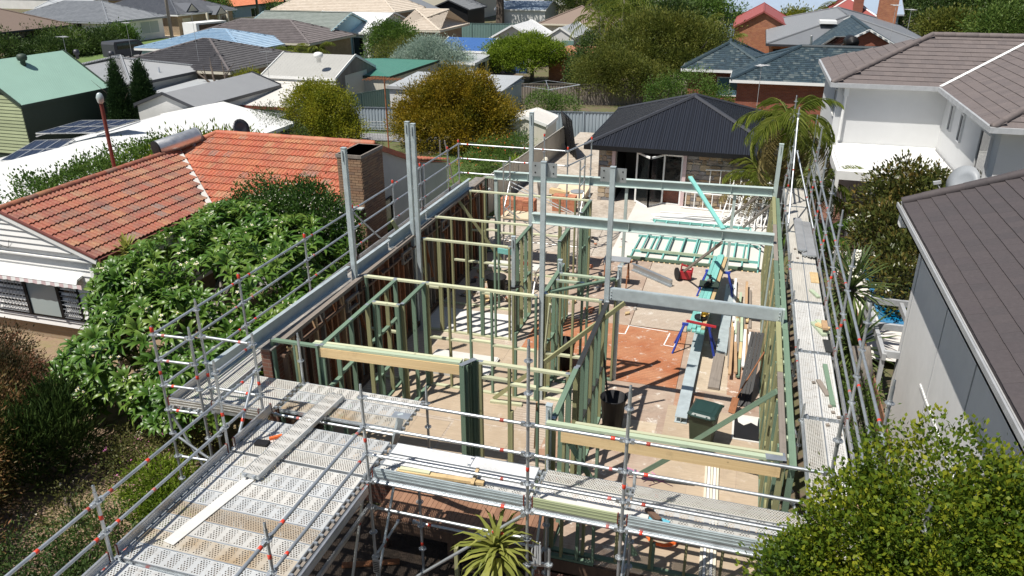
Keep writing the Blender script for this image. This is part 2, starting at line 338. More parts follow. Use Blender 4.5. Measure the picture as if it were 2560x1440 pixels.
leaf('leaf_magnolia', (.028, .038, .010), (.055, .065, .016), (.13, .085, .022), .15, .3, 1.2)
leaf('leaf_yucca', (.035, .060, .020), (.065, .095, .028), (.13, .16, .05), .25)
leaf('leaf_strap', (.10, .125, .025), (.20, .215, .05), (.30, .29, .08), .35)
leaf('leaf_copper', (.022, .028, .012), (.070, .052, .022), (.27, .115, .07), .3, .5, 1.6, .2, 1.0)
leaf('leaf_olivecopper', (.045, .05, .016), (.12, .10, .03), (.32, .15, .07), .3, .5, 1.6, .2, 1.0)
leaf('leaf_garden', (.04, .055, .015), (.08, .085, .025), (.14, .12, .04), .3)
leaf('grass_blade', (.05, .085, .02), (.085, .125, .03), (.14, .16, .05), .35)
# ------------------------------------------------------------------ mesh and object helpers
def tag(o, label=None, cat=None, group=None, kind=None):
    for k, v_ in (('label', label), ('category', cat), ('group', group), ('kind', kind)):
        if v_: o[k] = v_
    return o
def thing(name, label, cat, loc=(0, 0, 0), group=None):
    o = bpy.data.objects.new(name, None); col.objects.link(o); o.location = loc; o.empty_display_size = .2
    return tag(o, label, cat, group)
def org(o):
    p = Vector((0, 0, 0))
    while o is not None: p = p + Vector(o.location) if o.type == 'EMPTY' else p; o = o.parent
    return p
def par(o, parent):
    """parent o (given in world coordinates) to a thing or part"""
    if parent is not None:
        o.parent = parent
        o.matrix_parent_inverse = world(parent).inverted()
    return o
def world(o):
    mm = o.matrix_basis.copy()
    if o.parent is not None: mm = world(o.parent) @ o.matrix_parent_inverse @ mm
    return mm
def link(name, me, parent=None, mat=None):
    o = bpy.data.objects.new(name, me); col.objects.link(o)
    if mat is not None: o.matrix_basis = mat
    return par(o, parent)
def autouv(me):
    nf = len(me.polygons)
    if not nf: return
    uvl = me.uv_layers.new(name='uv'); nl = len(me.loops)
    vi = np.empty(nl, np.int32); me.loops.foreach_get('vertex_index', vi)
    co = np.empty(len(me.vertices)*3, np.float32); me.vertices.foreach_get('co', co); co = co.reshape(-1, 3)
    nr = np.empty(nf*3, np.float32); me.polygons.foreach_get('normal', nr); nr = nr.reshape(-1, 3)
    lt = np.empty(nf, np.int32); me.polygons.foreach_get('loop_total', lt)
    n = np.repeat(nr, lt, axis=0); e = np.stack([-n[:, 1], n[:, 0], np.zeros(nl)], 1); ln = np.linalg.norm(e, axis=1)
    fl = ln < .02; e[fl] = (1, 0, 0); ln[fl] = 1; e /= ln[:, None]; s = np.cross(n, e)
    p = co[vi]; uv = np.stack([(p*e).sum(1), (p*s).sum(1)], 1).astype(np.float32)
    uvl.data.foreach_set('uv', uv.ravel())
class MB:
    def __init__(s): s.v, s.f, s.m, s.mi = [], [], [], 0
    def add(s, vs_, fs, mi=None):
        b = len(s.v); s.v += [tuple(p) for p in vs_]
        for f in fs: s.f.append(tuple(b+i for i in f)); s.m.append(s.mi if mi is None else mi)
        return s
    def box(s, x0, x1, y0, y1, z0, z1, mi=None):
        return s.add([(x0, y0, z0), (x1, y0, z0), (x1, y1, z0), (x0, y1, z0), (x0, y0, z1), (x1, y0, z1), (x1, y1, z1), (x0, y1, z1)],
                     [(0, 3, 2, 1), (4, 5, 6, 7), (0, 1, 5, 4), (1, 2, 6, 5), (2, 3, 7, 6), (3, 0, 4, 7)], mi)
    def frame(s, p0, p1, up=(0, 0, 1)):
        p0, p1 = Vector(p0), Vector(p1); d = (p1-p0).normalized(); u = Vector(up)
        if abs(d.dot(u)) > .98: u = Vector((0, 1, 0))
        a = d.cross(u).normalized(); return p0, p1, d, a, a.cross(d)
    def bar(s, p0, p1, w, h, mi=None, up=(0, 0, 1)):
        p0, p1, d, a, b = s.frame(p0, p1, up); a *= w/2; b *= h/2
        return s.add([p0-a-b, p0+a-b, p0+a+b, p0-a+b, p1-a-b, p1+a-b, p1+a+b, p1-a+b],
                     [(0, 1, 2, 3), (7, 6, 5, 4), (0, 4, 5, 1), (1, 5, 6, 2), (2, 6, 7, 3), (3, 7, 4, 0)], mi)
    def tube(s, p0, p1, r, n=8, mi=None, r2=None, caps=True):
        p0, p1, d, a, b = s.frame(p0, p1); r2 = r if r2 is None else r2; q = []
        for p, rr in ((p0, r), (p1, r2)):
            for i in range(n): t = 2*math.pi*i/n; q.append(p + (a*math.cos(t) + b*math.sin(t))*rr)
        fs = [(i, i+n, (i+1) % n+n, (i+1) % n) for i in range(n)]
        if caps: fs += [tuple(range(n)), tuple(reversed(range(n, 2*n)))]
        return s.add(q, fs, mi)
    def path(s, pts, r, n=6, mi=None, r2=None):
        pts = [Vector(p) for p in pts]; r2 = r if r2 is None else r2
        for i in range(len(pts)-1):
            k0, k1 = i/(len(pts)-1), (i+1)/(len(pts)-1); s.tube(pts[i], pts[i+1], r+(r2-r)*k0, n, mi, r+(r2-r)*k1)
        return s
    def prism(s, poly, off, mi=None):
        n = len(poly); off = Vector(off); poly = [Vector(p) for p in poly]
        return s.add(poly + [p+off for p in poly], [tuple(reversed(range(n))), tuple(range(n, 2*n))] + [(i, (i+1) % n, (i+1) % n+n, i+n) for i in range(n)], mi)
    def ring(s, c, r0, r1, h, n=16, mi=None):
        c = Vector(c); q = []
        for z in (0, h):
            for r in (r0, r1): q += [c+Vector((math.cos(2*math.pi*i/n)*r, math.sin(2*math.pi*i/n)*r, z)) for i in range(n)]
        fs = []
        for i in range(n):
            j = (i+1) % n; fs += [(2*n+i, 3*n+i, 3*n+j, 2*n+j), (i, j, n+j, n+i), (n+i, n+j, 3*n+j, 3*n+i), (j, i, 2*n+i, 2*n+j)]
        return s.add(q, fs, mi)
    def lathe(s, c, prof, n=16, mi=None):
        c = Vector(c); q = []
        for r, z in prof: q += [c+Vector((math.cos(2*math.pi*i/n)*r, math.sin(2*math.pi*i/n)*r, z)) for i in range(n)]
        fs = [(k*n+i, k*n+(i+1) % n, (k+1)*n+(i+1) % n, (k+1)*n+i) for k in range(len(prof)-1) for i in range(n)]
        fs += [tuple(reversed(range(n))), tuple(range((len(prof)-1)*n, len(prof)*n))]
        return s.add(q, fs, mi)
    def mesh(s, name, mats, smooth=False):
        me = bpy.data.meshes.new(name); me.from_pydata(s.v, [], s.f)
        mats = mats if isinstance(mats, (list, tuple)) else [mats]
        for k in mats: me.materials.append(MA[k])
        if len(mats) > 1: me.polygons.foreach_set('material_index', s.m)
        me.update(); autouv(me)
        if smooth: me.polygons.foreach_set('use_smooth', [True]*len(me.polygons)); 
        return me
    def build(s, name, mats, parent=None, smooth=False, mat=None): return link(name, s.mesh(name, mats, smooth), parent, mat)
CACHE = {}
def cached(key, fn):
    if key not in CACHE: CACHE[key] = fn()
    return CACHE[key]
def axis_m(p0, p1, up=(0, 0, 1)):
    """matrix with local Z from p0 to p1, origin at p0"""
    _, _, d, a, b = MB().frame(p0, p1, up); p = Vector(p0)
    return Matrix(((a.x, b.x, -d.x, p.x), (a.y, b.y, -d.y, p.y), (a.z, b.z, -d.z, p.z), (0, 0, 0, 1))) @ Matrix.Rotation(math.pi, 4, 'X')
def scl(x, y, z): return Matrix.Diagonal((x, y, z, 1))
def tube_o(name, p0, p1, r, mat, parent, n=10):
    me = cached(('t', mat, n), lambda: MB().tube((0, 0, 0), (0, 0, 1), 1, n).mesh('tube', mat, True))
    return link(name, me, parent, axis_m(p0, p1) @ scl(r, r, (Vector(p1)-Vector(p0)).length))
def bar_o(name, p0, p1, w, h, mat, parent, up=(0, 0, 1)):
    """rectangular length of timber or steel: w sideways, h along up"""
    me = cached(('b', mat), lambda: MB().box(-.5, .5, -.5, .5, 0, 1).mesh('bar', mat))
    return link(name, me, parent, axis_m(p0, p1, up) @ scl(w, h, (Vector(p1)-Vector(p0)).length))
def box_o(name, x0, x1, y0, y1, z0, z1, mat, parent=None): return MB().box(x0, x1, y0, y1, z0, z1).build(name, mat, parent)
def sheet(name, pts, z, mat, kind='structure'):
    return tag(MB().add([(p[0], p[1], z) for p in pts], [tuple(range(len(pts)))]).build(name, mat), kind=kind)
def rect(x0, x1, y0, y1): return [(x0, y0), (x1, y0), (x1, y1), (x0, y1)]
# ------------------------------------------------------------------ foliage
def leafmesh(name, P0, D, L, W, mat, parent=None, N=None, fold=.18, seed=0):
    """many folded leaves: base P0, direction D, length L, width W (numpy arrays)"""
    rg = np.random.default_rng(seed); n = len(P0); D = D/np.maximum(np.linalg.norm(D, axis=1), 1e-6)[:, None]
    if N is None: N = rg.normal(size=(n, 3)) + np.array([0, 0, 1.1])
    S = np.cross(D, N); S /= np.maximum(np.linalg.norm(S, axis=1), 1e-6)[:, None]; U = np.cross(S, D)
    L = L[:, None]; W = W[:, None]; m_ = P0 + D*L*.48 + U*L*fold*.5
    v = np.stack([P0, m_+S*W*.5-U*W*.12, P0+D*L-U*L*.06, m_-S*W*.5-U*W*.12], 1).reshape(-1, 3).astype(np.float32)
    b = np.arange(n, dtype=np.int32)[:, None]*4; f = np.concatenate([b+np.array([0, 1, 2]), b+np.array([0, 2, 3])], 1).reshape(-1).astype(np.int32)
    me = bpy.data.meshes.new(name); me.vertices.add(4*n); me.vertices.foreach_set('co', v.ravel()); me.loops.add(6*n); me.loops.foreach_set('vertex_index', f)
    me.polygons.add(2*n); me.polygons.foreach_set('loop_start', np.arange(0, 6*n, 3, dtype=np.int32)); me.materials.append(MA[mat]); me.update(calc_edges=True)
    return link(name, me, parent)
def crown(name, blobs, ncl, per, csz, L, W, mat, parent=None, up=.5, seed=1, lo=.55, lump=.22, droop=0, flat=0, kind=None):
    rg = np.random.default_rng(seed); B = np.array(blobs, float); wt = B[:, 3]*B[:, 4]+B[:, 4]*B[:, 5]+B[:, 3]*B[:, 5]; wt /= wt.sum()
    k = rg.choice(len(B), ncl, p=wt); d = rg.normal(size=(ncl, 3)); d[:, 2] += .25; d /= np.linalg.norm(d, axis=1)[:, None]
    ph = rg.uniform(0, 6.28, (6, 1)); fr = rg.normal(size=(6, 3))*3.2
    lf = np.sin(fr@d.T + ph + k[None, :]*1.7).mean(0)*lump*2
    rad = (lo + (1.03-lo)*rg.random(ncl)**.6)*(1+lf); C = B[k, :3] + d*rad[:, None]*B[k, 3:6]
    n = ncl*per; off = rg.normal(size=(n, 3))*csz*.5; off[:, 2] *= 1-flat; Cc = np.repeat(C, per, 0); P0 = Cc+off
    D = off/csz*1.0 + np.repeat(d, per, 0)*.7 + rg.normal(size=(n, 3))*.55 + np.array([0, 0, up-droop])
    o = leafmesh(name, P0, D, L*rg.uniform(.65, 1.25, n), W*rg.uniform(.7, 1.2, n), mat, parent, seed=seed+5)
    if kind: o['kind'] = kind
    return o
def trunk_mb(mb, base, top, r, limbs=(), rb=None, ext=.45):
    base, top = Vector(base), Vector(top); mid = (base+top)/2 + Vector((rnd.uniform(-1, 1), rnd.uniform(-1, 1), 0))*r*.8
    mb.path([base, mid, top], r*1.25, 8, None, r*.8)
    for q in limbs:
        q = Vector(q); k = (top+q)/2 + Vector((rnd.uniform(-.2, .2), rnd.uniform(-.2, .2), .15))
        mb.path([top, k, q], r*.65, 6, None, r*.16)
        for j in range(2):
            e = q + Vector((rnd.uniform(-1, 1), rnd.uniform(-1, 1), rnd.uniform(.1, .9)))*(q-top).length*ext
            mb.path([k, (k+e)/2+Vector((0, 0, .1)), e], r*.3, 5, None, r*.08)
    return mb
def tree(name, label, cat, base, blobs, r, mat, ncl, per, csz, L, W, bark='bark', group=None, **k):
    t = thing(name, label, cat, base, group); zt = min(b[2]-b[5]*.4 for b in blobs); zt = max(zt, base[2]+.25)
    trunk_mb(MB(), base, (base[0]+.05, base[1], zt), r, [(b[0], b[1], b[2]) for b in blobs[:7]]).build('trunk', bark, t)
    crown('crown', blobs, ncl, per, csz, L, W, mat, t, seed=rnd.randrange(9999), **k); return t
def frond_mesh(key, L, droop, nl, ll, lw, mat, seed):
    def mk():
        rg = np.random.default_rng(seed); a = R(62); pts = []; p = np.zeros(3)
        for i in range(nl+1):
            pts.append(p.copy()); t = a - (a+R(droop))*(i/nl)**1.15; p = p + np.array([math.cos(t), 0, math.sin(t)])*L/nl
        pts = np.array(pts); P0, D, Ls, N = [], [], [], []
        for i in range(2, nl+1):
            t = (pts[i]-pts[i-1]); t /= np.linalg.norm(t); k = i/nl; l = ll*(math.sin(min(1, k*1.5)*math.pi/2)*(1-.65*max(0, k-.5)*2)+.12)
            for s_ in (-1, 1):
                P0.append(pts[i]); D.append(t*.75 + np.array([0, s_*1.0, -.35-rg.random()*.45])); Ls.append(l*rg.uniform(.85, 1.1)); N.append(np.array([0, 0, 1])+rg.normal(size=3)*.25)
        P0, D, Ls, N = map(np.array, (P0, D, Ls, N)); n = len(P0); Dn = D/np.linalg.norm(D, axis=1)[:, None]
        S = np.cross(Dn, N); S /= np.linalg.norm(S, axis=1)[:, None]; m_ = P0+Dn*Ls[:, None]*.5; e = P0+Dn*Ls[:, None]+np.array([0, 0, -1])*(Ls*.28)[:, None]
        v = np.stack([P0, m_+S*lw*.5, e, m_-S*lw*.5], 1).reshape(-1, 3)
        mb = MB(); mb.add(v, [q for i in range(n) for q in ((4*i, 4*i+1, 4*i+2), (4*i, 4*i+2, 4*i+3))])
        for i in range(nl): mb.tube(pts[i], pts[i+1], .022*(1-.8*i/nl)*L/2, 4, None, None, False)
        return mb.mesh('frond', mat)
    return cached(('fr', key, mat), mk)
def palm(label, base, h, r, n, L, mat='leaf_palm', dry=0, group=None, cat='palm', droop=55, ll=.55, lw=.05, nl=20, lean=(0, 0), emin=-25, emax=75):
    t = thing('palm_tree', label, cat, base, group); b = Vector(base); top = b + Vector((lean[0], lean[1], h))
    mb = MB().path([b, (b+top)/2+Vector((lean[0]*-.1, 0, 0)), top], r*1.25, 9, None, r*.8); mb.tube(top, top+Vector((0, 0, .7*L/2.2)), r*.8, 8, None, r*.35); mb.build('trunk', 'bark_pale', t)
    for i in range(n):
        k = i/max(1, n-1); el = emax+(emin-emax)*k; az = i*137.5+rnd.uniform(-12, 12)
        mt = 'leaf_palm_dry' if i >= n-dry else mat
        me = frond_mesh((round(L, 1), droop, i % 3, ll, lw, nl), L, droop-25+25*(i % 3), nl, ll, lw, mt, i % 3)
        s_ = rnd.uniform(.8, 1.1)
        link('frond', me, t, Matrix.Translation(top+Vector((0, 0, .35*(1-k)))) @ Matrix.Rotation(R(az), 4, 'Z') @ Matrix.Rotation(R(62-el)*.9, 4, 'Y') @ Matrix.Rotation(R(rnd.uniform(-15, 15)), 4, 'X') @ scl(s_, s_, s_))
    return t
# ------------------------------------------------------------------ roofs and houses
def tile_mesh(key, tw, th, prof, mat):
    def mk():
        mb = MB(); h0, h1 = ((.052, .012) if prof == 'roll' else (.034, .010)); l = th*1.1
        if prof == 'flat':
            xs = [(0, 0), (tw*.996, 0)]
        elif prof == 'roll': xs = [(0, 0), (tw*.1, .028), (tw*.24, .034), (tw*.38, .004), (tw*.5, .0), (tw*.60, .028), (tw*.74, .034), (tw*.88, .004), (tw*.985, 0)]
        else: xs = [(0, 0), (tw*.18, .02), (tw*.3, 0), (tw*.985, 0)]
        n = len(xs); q = [(x, 0, h0+z) for x, z in xs] + [(x, l, h1+z) for x, z in xs] + [(x, 0, h0+z-.03) for x, z in xs]
        fs = [(i, i+1, n+i+1, n+i) for i in range(n-1)] + [(2*n+i, 2*n+i+1, i+1, i) for i in range(n-1)] + [(2*n, 0, n), (n-1, 3*n-1, 2*n-1)]
        mb.add(q, fs); return mb
    return cached(('tile', key, tw, th, prof), mk)
def inside(px, py, poly):
    c = False; n = len(poly)
    for i in range(n):
        (x0, y0), (x1, y1) = poly[i], poly[(i+1) % n]
        if (y0 > py) != (y1 > py) and px < (x1-x0)*(py-y0)/(y1-y0)+x0: c = not c
    return c
def lay_tiles(parent, polys, tw, th, mat, nmax=0, prof='flat', stagger=True, name='roof_tile', jit=.004):
    """real tiles over roof planes: the nmax nearest ones as single parts, the rest joined"""
    mb0 = tile_mesh(mat, tw, th, prof, mat); me = cached(('tm', mat, tw, th, prof), lambda: mb0.mesh('roof_tile', mat)); spots = []
    for poly in polys:
        p = [Vector(q) for q in poly]; e = (p[1]-p[0]).normalized(); n = e.cross(p[2]-p[0]).normalized()
        if n.z < 0: n = -n
        s = n.cross(e); q2 = [((x-p[0]).dot(e), (x-p[0]).dot(s)) for x in p]
        u0, u1, v1 = min(x for x, _ in q2), max(x for x, _ in q2), max(y for _, y in q2); j = 0
        while j*th < v1:
            u = u0 - (tw/2 if (j % 2 and stagger) else 0)
            while u < u1:
                hit = sum(inside(u+tw*a, j*th+th*b, q2) for a, b in ((.5, .5), (.15, .5), (.85, .5)))
                if hit >= 2 or (hit and inside(u+tw*.5, j*th+th*.3, q2)): spots.append((p[0]+e*u+s*(j*th)+n*rnd.uniform(0, jit), e, s, n))
                u += tw
            j += 1
    spots.sort(key=lambda t: (t[0]-cam.location).length); mb = MB(); V0 = np.array(mb0.v)
    for i, (o, e, s, n) in enumerate(spots):
        mm = Matrix(((e.x, s.x, n.x, o.x), (e.y, s.y, n.y, o.y), (e.z, s.z, n.z, o.z), (0, 0, 0, 1))) @ Matrix.Rotation(R(rnd.uniform(-.7, .7)), 4, 'Z')
        if i < nmax: link(name, me, parent, mm)
        else: mb.add((V0 @ np.array(mm.to_3x3()).T + np.array(mm.translation)).tolist(), mb0.f)
    if mb.v:
        o = mb.build(name, mat, parent); o['kind'] = 'stuff'
def roof_polys(kind, x0, x1, y0, y1, ze, zr):
    xm, ym = (x0+x1)/2, (y0+y1)/2; wx, wy = (x1-x0)/2, (y1-y0)/2
    A, B, C, D = (x0, y0, ze), (x1, y0, ze), (x1, y1, ze), (x0, y1, ze)
    if kind == 'hipx': a, b = (x0+wy, ym, zr), (x1-wy, ym, zr); return [[A, B, b, a], [B, C, b], [C, D, a, b], [D, A, a]], [(a, b), (A, a), (B, b), (C, b), (D, a)]
    if kind == 'hipy': a, b = (xm, y0+wx, zr), (xm, y1-wx, zr); return [[A, B, a], [B, C, b, a], [C, D, b], [D, A, a, b]], [(a, b), (A, a), (B, a), (C, b), (D, b)]
    if kind == 'gabx': a, b = (x0, ym, zr), (x1, ym, zr); return [[A, B, b, a], [C, D, a, b]], [(a, b)]
    if kind == 'gaby': a, b = (xm, y0, zr), (xm, y1, zr); return [[B, C, b, a], [D, A, a, b]], [(a, b)]
    if kind == 'hgx': a, b = (x0, ym, zr), (x1-wy, ym, zr); return [[A, B, b, a], [B, C, b], [C, D, a, b]], [(a, b), (B, b), (C, b)]
    if kind == 'sky': return [[A, B, (x1, y1, zr), (x0, y1, zr)]], []
    if kind == 'skx': return [[B, C, (x0, y1, zr), (x0, y0, zr)]], []
    if kind == 'skl': return [[D, A, (x1, y0, zr), (x1, y1, zr)]], []
    return [[A, B, C, D]], []
def window(parent, side, c, wd, z0, z1, wall, frame='white_paint', pane='dark_glass', name='window', mull=1):
    """a framed window proud of the wall face; side F/R/L = faces y0 / x1 / x0"""
    fx = lambda a, z, d: (a, wall-d, z) if side == 'F' else ((wall+d, a, z) if side == 'R' else (wall-d, a, z))
    mb = MB(); t = .06; a0, a1 = c-wd/2, c+wd/2
    def bx(u0, u1, w0, w1, d0, d1):
        p, q = fx(u0, w0, d0), fx(u1, w1, d1); mb.box(min(p[0], q[0]), max(p[0], q[0]), min(p[1], q[1]), max(p[1], q[1]), w0, w1)
    bx(a0-t, a1+t, z0-t, z0, -.05, .05); bx(a0-t, a1+t, z1, z1+t, -.05, .04); bx(a0-t, a0, z0, z1, -.05, .04); bx(a1, a1+t, z0, z1, -.05, .04)
    for i in range(1, mull+1): k = a0+(a1-a0)*i/(mull+1); bx(k-.02, k+.02, z0, z1, -.05, .03)
    f = mb.build(name, frame, parent); mb = MB(); bx(a0, a1, z0, z1, -.05, .012); mb.build('pane', pane, f); return f
def house(name, label, rc, ze, zr, kind, rm, wm, ov=.4, zb=G, wins=(), tile=None, gut='white_paint', ridge=None, cat='house', group=None, nmax=0, prof='flat', fz=.16, doors=(), chimney=None, rr=.09):
    x0, x1, y0, y1 = rc; t = thing(name, label, cat, ((x0+x1)/2, (y0+y1)/2, zb), group)
    ax0, ax1, ay0, ay1 = x0+ov, x1-ov, y0+ov, y1-ov; zw = ze-.03; mb = MB()
    xm, ym = (x0+x1)/2, (y0+y1)/2
    if kind == 'gabx':
        zz = zw+(zr-ze)*(1-ov/((y1-y0)/2)*0)-.06; mb.prism([(ax0, ay0, zb), (ax0, ay1, zb), (ax0, ay1, zw+ov*(zr-ze)/(ym-y0)-.06), (ax0, ym, zz), (ax0, ay0, zw+ov*(zr-ze)/(ym-y0)-.06)], (ax1-ax0, 0, 0))
    elif kind == 'gaby':
        zz = zr-.09; k = zw+ov*(zr-ze)/(xm-x0)-.06; mb.prism([(ax0, ay0, zb), (ax1, ay0, zb), (ax1, ay0, k), (xm, ay0, zz), (ax0, ay0, k)], (0, ay1-ay0, 0))
    elif kind == 'hgx': mb.box(ax0, ax1, ay0, ay1, zb, zw)
    elif kind in ('skx', 'skl', 'sky'):
        zl = [zw]*4; d = zr-ze
        zl = {'skx': [zw+d*.92, zw, zw, zw+d*.92], 'skl': [zw, zw+d*.92, zw+d*.92, zw], 'sky': [zw, zw, zw+d*.92, zw+d*.92]}[kind]
        c = [(ax0, ay0), (ax1, ay0), (ax1, ay1), (ax0, ay1)]
        mb.add([(*p, zb) for p in c]+[(*p, z-.05) for p, z in zip(c, zl)], [(4, 5, 6, 7), (0, 1, 5, 4), (1, 2, 6, 5), (2, 3, 7, 6), (3, 0, 4, 7)])
    else: mb.box(ax0, ax1, ay0, ay1, zb, zw)
    mb.build('wall', wm, t)
    polys, lines = roof_polys(kind, x0, x1, y0, y1, ze, zr); mb = MB()
    for p in polys:
        n = (Vector(p[1])-Vector(p[0])).cross(Vector(p[2])-Vector(p[0])).normalized(); n = n if n.z > 0 else -n; mb.prism(p, -n*.05)
    ro = mb.build('roof', rm, t)
    if tile: lay_tiles(ro, polys, tile[0], tile[1], rm, nmax, prof)
    if gut:
        mb = MB(); e = .035
        if kind in ('gaby', 'skx', 'skl'): S_ = [(x0-e, x0, y0, y1), (x1, x1+e, y0, y1)]
        elif kind == 'gabx': S_ = [(x0, x1, y0-e, y0), (x0, x1, y1, y1+e)]
        else: S_ = [(x0-e, x1+e, y0-e, y0), (x0-e, x1+e, y1, y1+e), (x0-e, x0, y0, y1), (x1, x1+e, y0, y1)]
        for q in S_: mb.box(*q, ze-fz, ze+.02)
        if kind in ('gabx', 'gaby'):
            for q in polys:
                q = [Vector(v_) for v_ in q]; mb.bar(q[1], q[2], .05, fz); mb.bar(q[0], q[3], .05, fz)
        mb.build('gutter', gut, t)
        if kind not in ('gabx', 'gaby', 'skx', 'skl', 'sky'): MB().box(x0, x1, y0, y1, ze-fz, ze-fz+.02).build('soffit', 'white_paint', t)
    if lines and ridge:
        mb = MB()
        for a, b in lines: mb.tube(Vector(a)+Vector((0, 0, .03)), Vector(b)+Vector((0, 0, .03)), rr, 6)
        mb.build('ridge_cap', ridge, ro)
    wf = {'F': ay0, 'R': ax1, 'L': ax0}
    for q in wins: window(t, q[0], q[1], q[2], q[3], q[4], wf[q[0]], *(q[5:]))
    for sd, c, wd, hh, mm in doors:
        if sd == 'F': box_o('door', c-wd/2, c+wd/2, ay0-.04, ay0+.02, zb, zb+hh, mm, t)
        else: box_o('door', ax1-.02, ax1+.04, c-wd/2, c+wd/2, zb, zb+hh, mm, t)
    return t
# ------------------------------------------------------------------ setting: ground, street, lane, yards
sheet('ground', rect(-420, 420, -60, 700), G, 'soil_grass')
sheet('lawn', [(-16, 26), (-9.9, 26), (-9.3, 38), (-9.6, 40.3), (-16, 40.3)], G+.02, 'lawn')
sheet('lane', [(-24.5, 40.9), (-3, 42.2), (-3, 44.9), (-10, 44.6), (-24.5, 42.6)], G+.03, 'asphalt')
sheet('lawn', [(-24.5, 42.62), (-9, 44.62), (-3, 44.95), (-3, 45.7), (-24.5, 43.4)], G+.026, 'verge')
sheet('yard_soil', [(-9.2, 24.3), (-4.6, 24.3), (-5.4, 44.3), (-8.9, 42.5)], -2.16, 'dirt')
tag(MB().box(-9.25, 1.3, 24.28, 45, G, -2.18).build('yard_fill', 'dirt'), kind='structure')
tag(MB().box(-4.0, 1.22, 24.34, 31.6, -2.2, -2.10).build('patio_slab', 'pale_concrete'), kind='structure')
sheet('garden_soil', [(-30, 2), (-9.9, 2), (-9.6, 20), (-18, 20), (-30, 20)], G+.02, 'garden_soil')
# street running away at the upper left, with verges
sheet('road', [(-58.5, 40), (-52.5, 40), (-60, 80), (-66, 110), (-84, 190), (-93, 190), (-72, 110), (-66, 80)], G+.03, 'asphalt')
sheet('lawn', [(-75, 62), (-62.6, 62), (-66.1, 80), (-69, 95), (-72.5, 110), (-84, 110), (-77, 90)], G+.035, 'verge')
sheet('driveway', [(-78, 88.6), (-67.7, 88.2), (-68.3, 91.5), (-78, 92.5)], G+.042, 'cream')
tag(MB().bar((-62.5, 62, G+.06), (-66, 80, G+.06), .25, .12).bar((-66, 80, G+.06), (-72.3, 110, G+.06), .25, .12).build('kerb', 'concrete'), kind='structure')

# ------------------------------------------------------------------ fences
def ribbed_fence(label, pts, z0, z1, mat, cap=None, name='fence', pl=2.4, posts=True, group=None, wall=.04):
    t = thing(name, label, 'fence', (*pts[0], z0), group)
    for a, b in zip(pts, pts[1:]):
        a, b = Vector((*a, 0)), Vector((*b, 0)); L = (b-a).length; n = max(1, round(L/pl)); d = (b-a)/L; nn = Vector((-d.y, d.x, 0))
        for i in range(n):
            p, q = a+d*(L*i/n), a+d*(L*(i+1)/n); mb = MB(); k = max(3, round((q-p).length/.2))
            for j in range(k):
                for w0, w1, o in ((0, .55, 0), (.55, .7, 0), (.7, .85, .03), (.85, 1, .03)):
                    u0, u1 = p+(q-p)*((j+w0)/k), p+(q-p)*((j+w1)/k); o1 = {0: 0, .55: .03, .7: .03, .85: 0}[w0]
                    A, B = u0+nn*o, u1+nn*o1; mb.add([(A.x, A.y, z0), (B.x, B.y, z0), (B.x, B.y, z1), (A.x, A.y, z1)], [(0, 1, 2, 3)])
            mb.build('fence_panel', mat, t)
            if posts: box_o('fence_post', p.x-.035, p.x+.035, p.y-.05, p.y+.05, z0, z1+.03, mat, t)
        bar_o('top_rail', (a.x, a.y, z1+.01), (b.x, b.y, z1+.01), .06, .05, cap or mat, t)
    return t
ribbed_fence('long grey-blue ribbed steel fence along the far side of the back lane', [(-23, 43.3), (-15, 44.6), (-9.2, 45.6), (-1.5, 46.8)], G, -1.12, 'fence_steel')
ribbed_fence('cream sheet fence on the side boundary running back to the small garden shed', [(-10.45, 24.9), (-9.55, 33), (-9.1, 41.5)], G, -.95, 'sheet_cream')
ribbed_fence('cream steel fence panel beside the lane gate behind the clipped golden bush', [(-23.3, 39.0), (-23.1, 43.2)], G, -1.0, 'fence_cream')
ribbed_fence('weathered grey paling fence under the tall olive trees', [(-16.4, 55), (-9.5, 56.6), (-3.0, 58)], G, -1.15, 'fence_paling')
ribbed_fence('grey-green steel fence next to the dark shed with a roller door', [(-25.5, 45.0), (-23.6, 49.8)], G, -1.0, 'fence_green')
ribbed_fence('dark blue steel fence behind the blue-roofed shed', [(-33.5, 73.5), (-21, 75.5)], G, -.9, 'fence_blue')
ribbed_fence('blue steel fence running in front of the cream gabled garage', [(-24, 70.2), (-19.6, 70.4)], G, -.9, 'fence_blue')
ribbed_fence('pale green steel fence beneath the big dark street tree', [(-44, 96), (-20, 99.5)], G, -.6, 'fence_green')
ribbed_fence('grey-green steel fence behind the green-roofed shed', [(-33.5, 62.4), (-27.0, 62.9)], G, -.95, 'fence_green')
ribbed_fence('cream paling fence in front of the house with the orange roof', [(-78.5, 98), (-71.3, 112)], G, -1.3, 'cream')
t = thing('timber_fence', 'stained brown timber fence behind the flowering yucca', 'fence', (3.4, 14, G))
for i in range(40):
    y = 12.5+i*.31; box_o('plank', 3.36, 3.39, y, y+.295, G, -1.15+rnd.uniform(-.01, .01), 'fence_board', t)
for z in (-2.2, -1.4): bar_o('rail', (3.42, 12.5, z), (3.42, 24.9, z), .04, .08, 'fence_board', t)

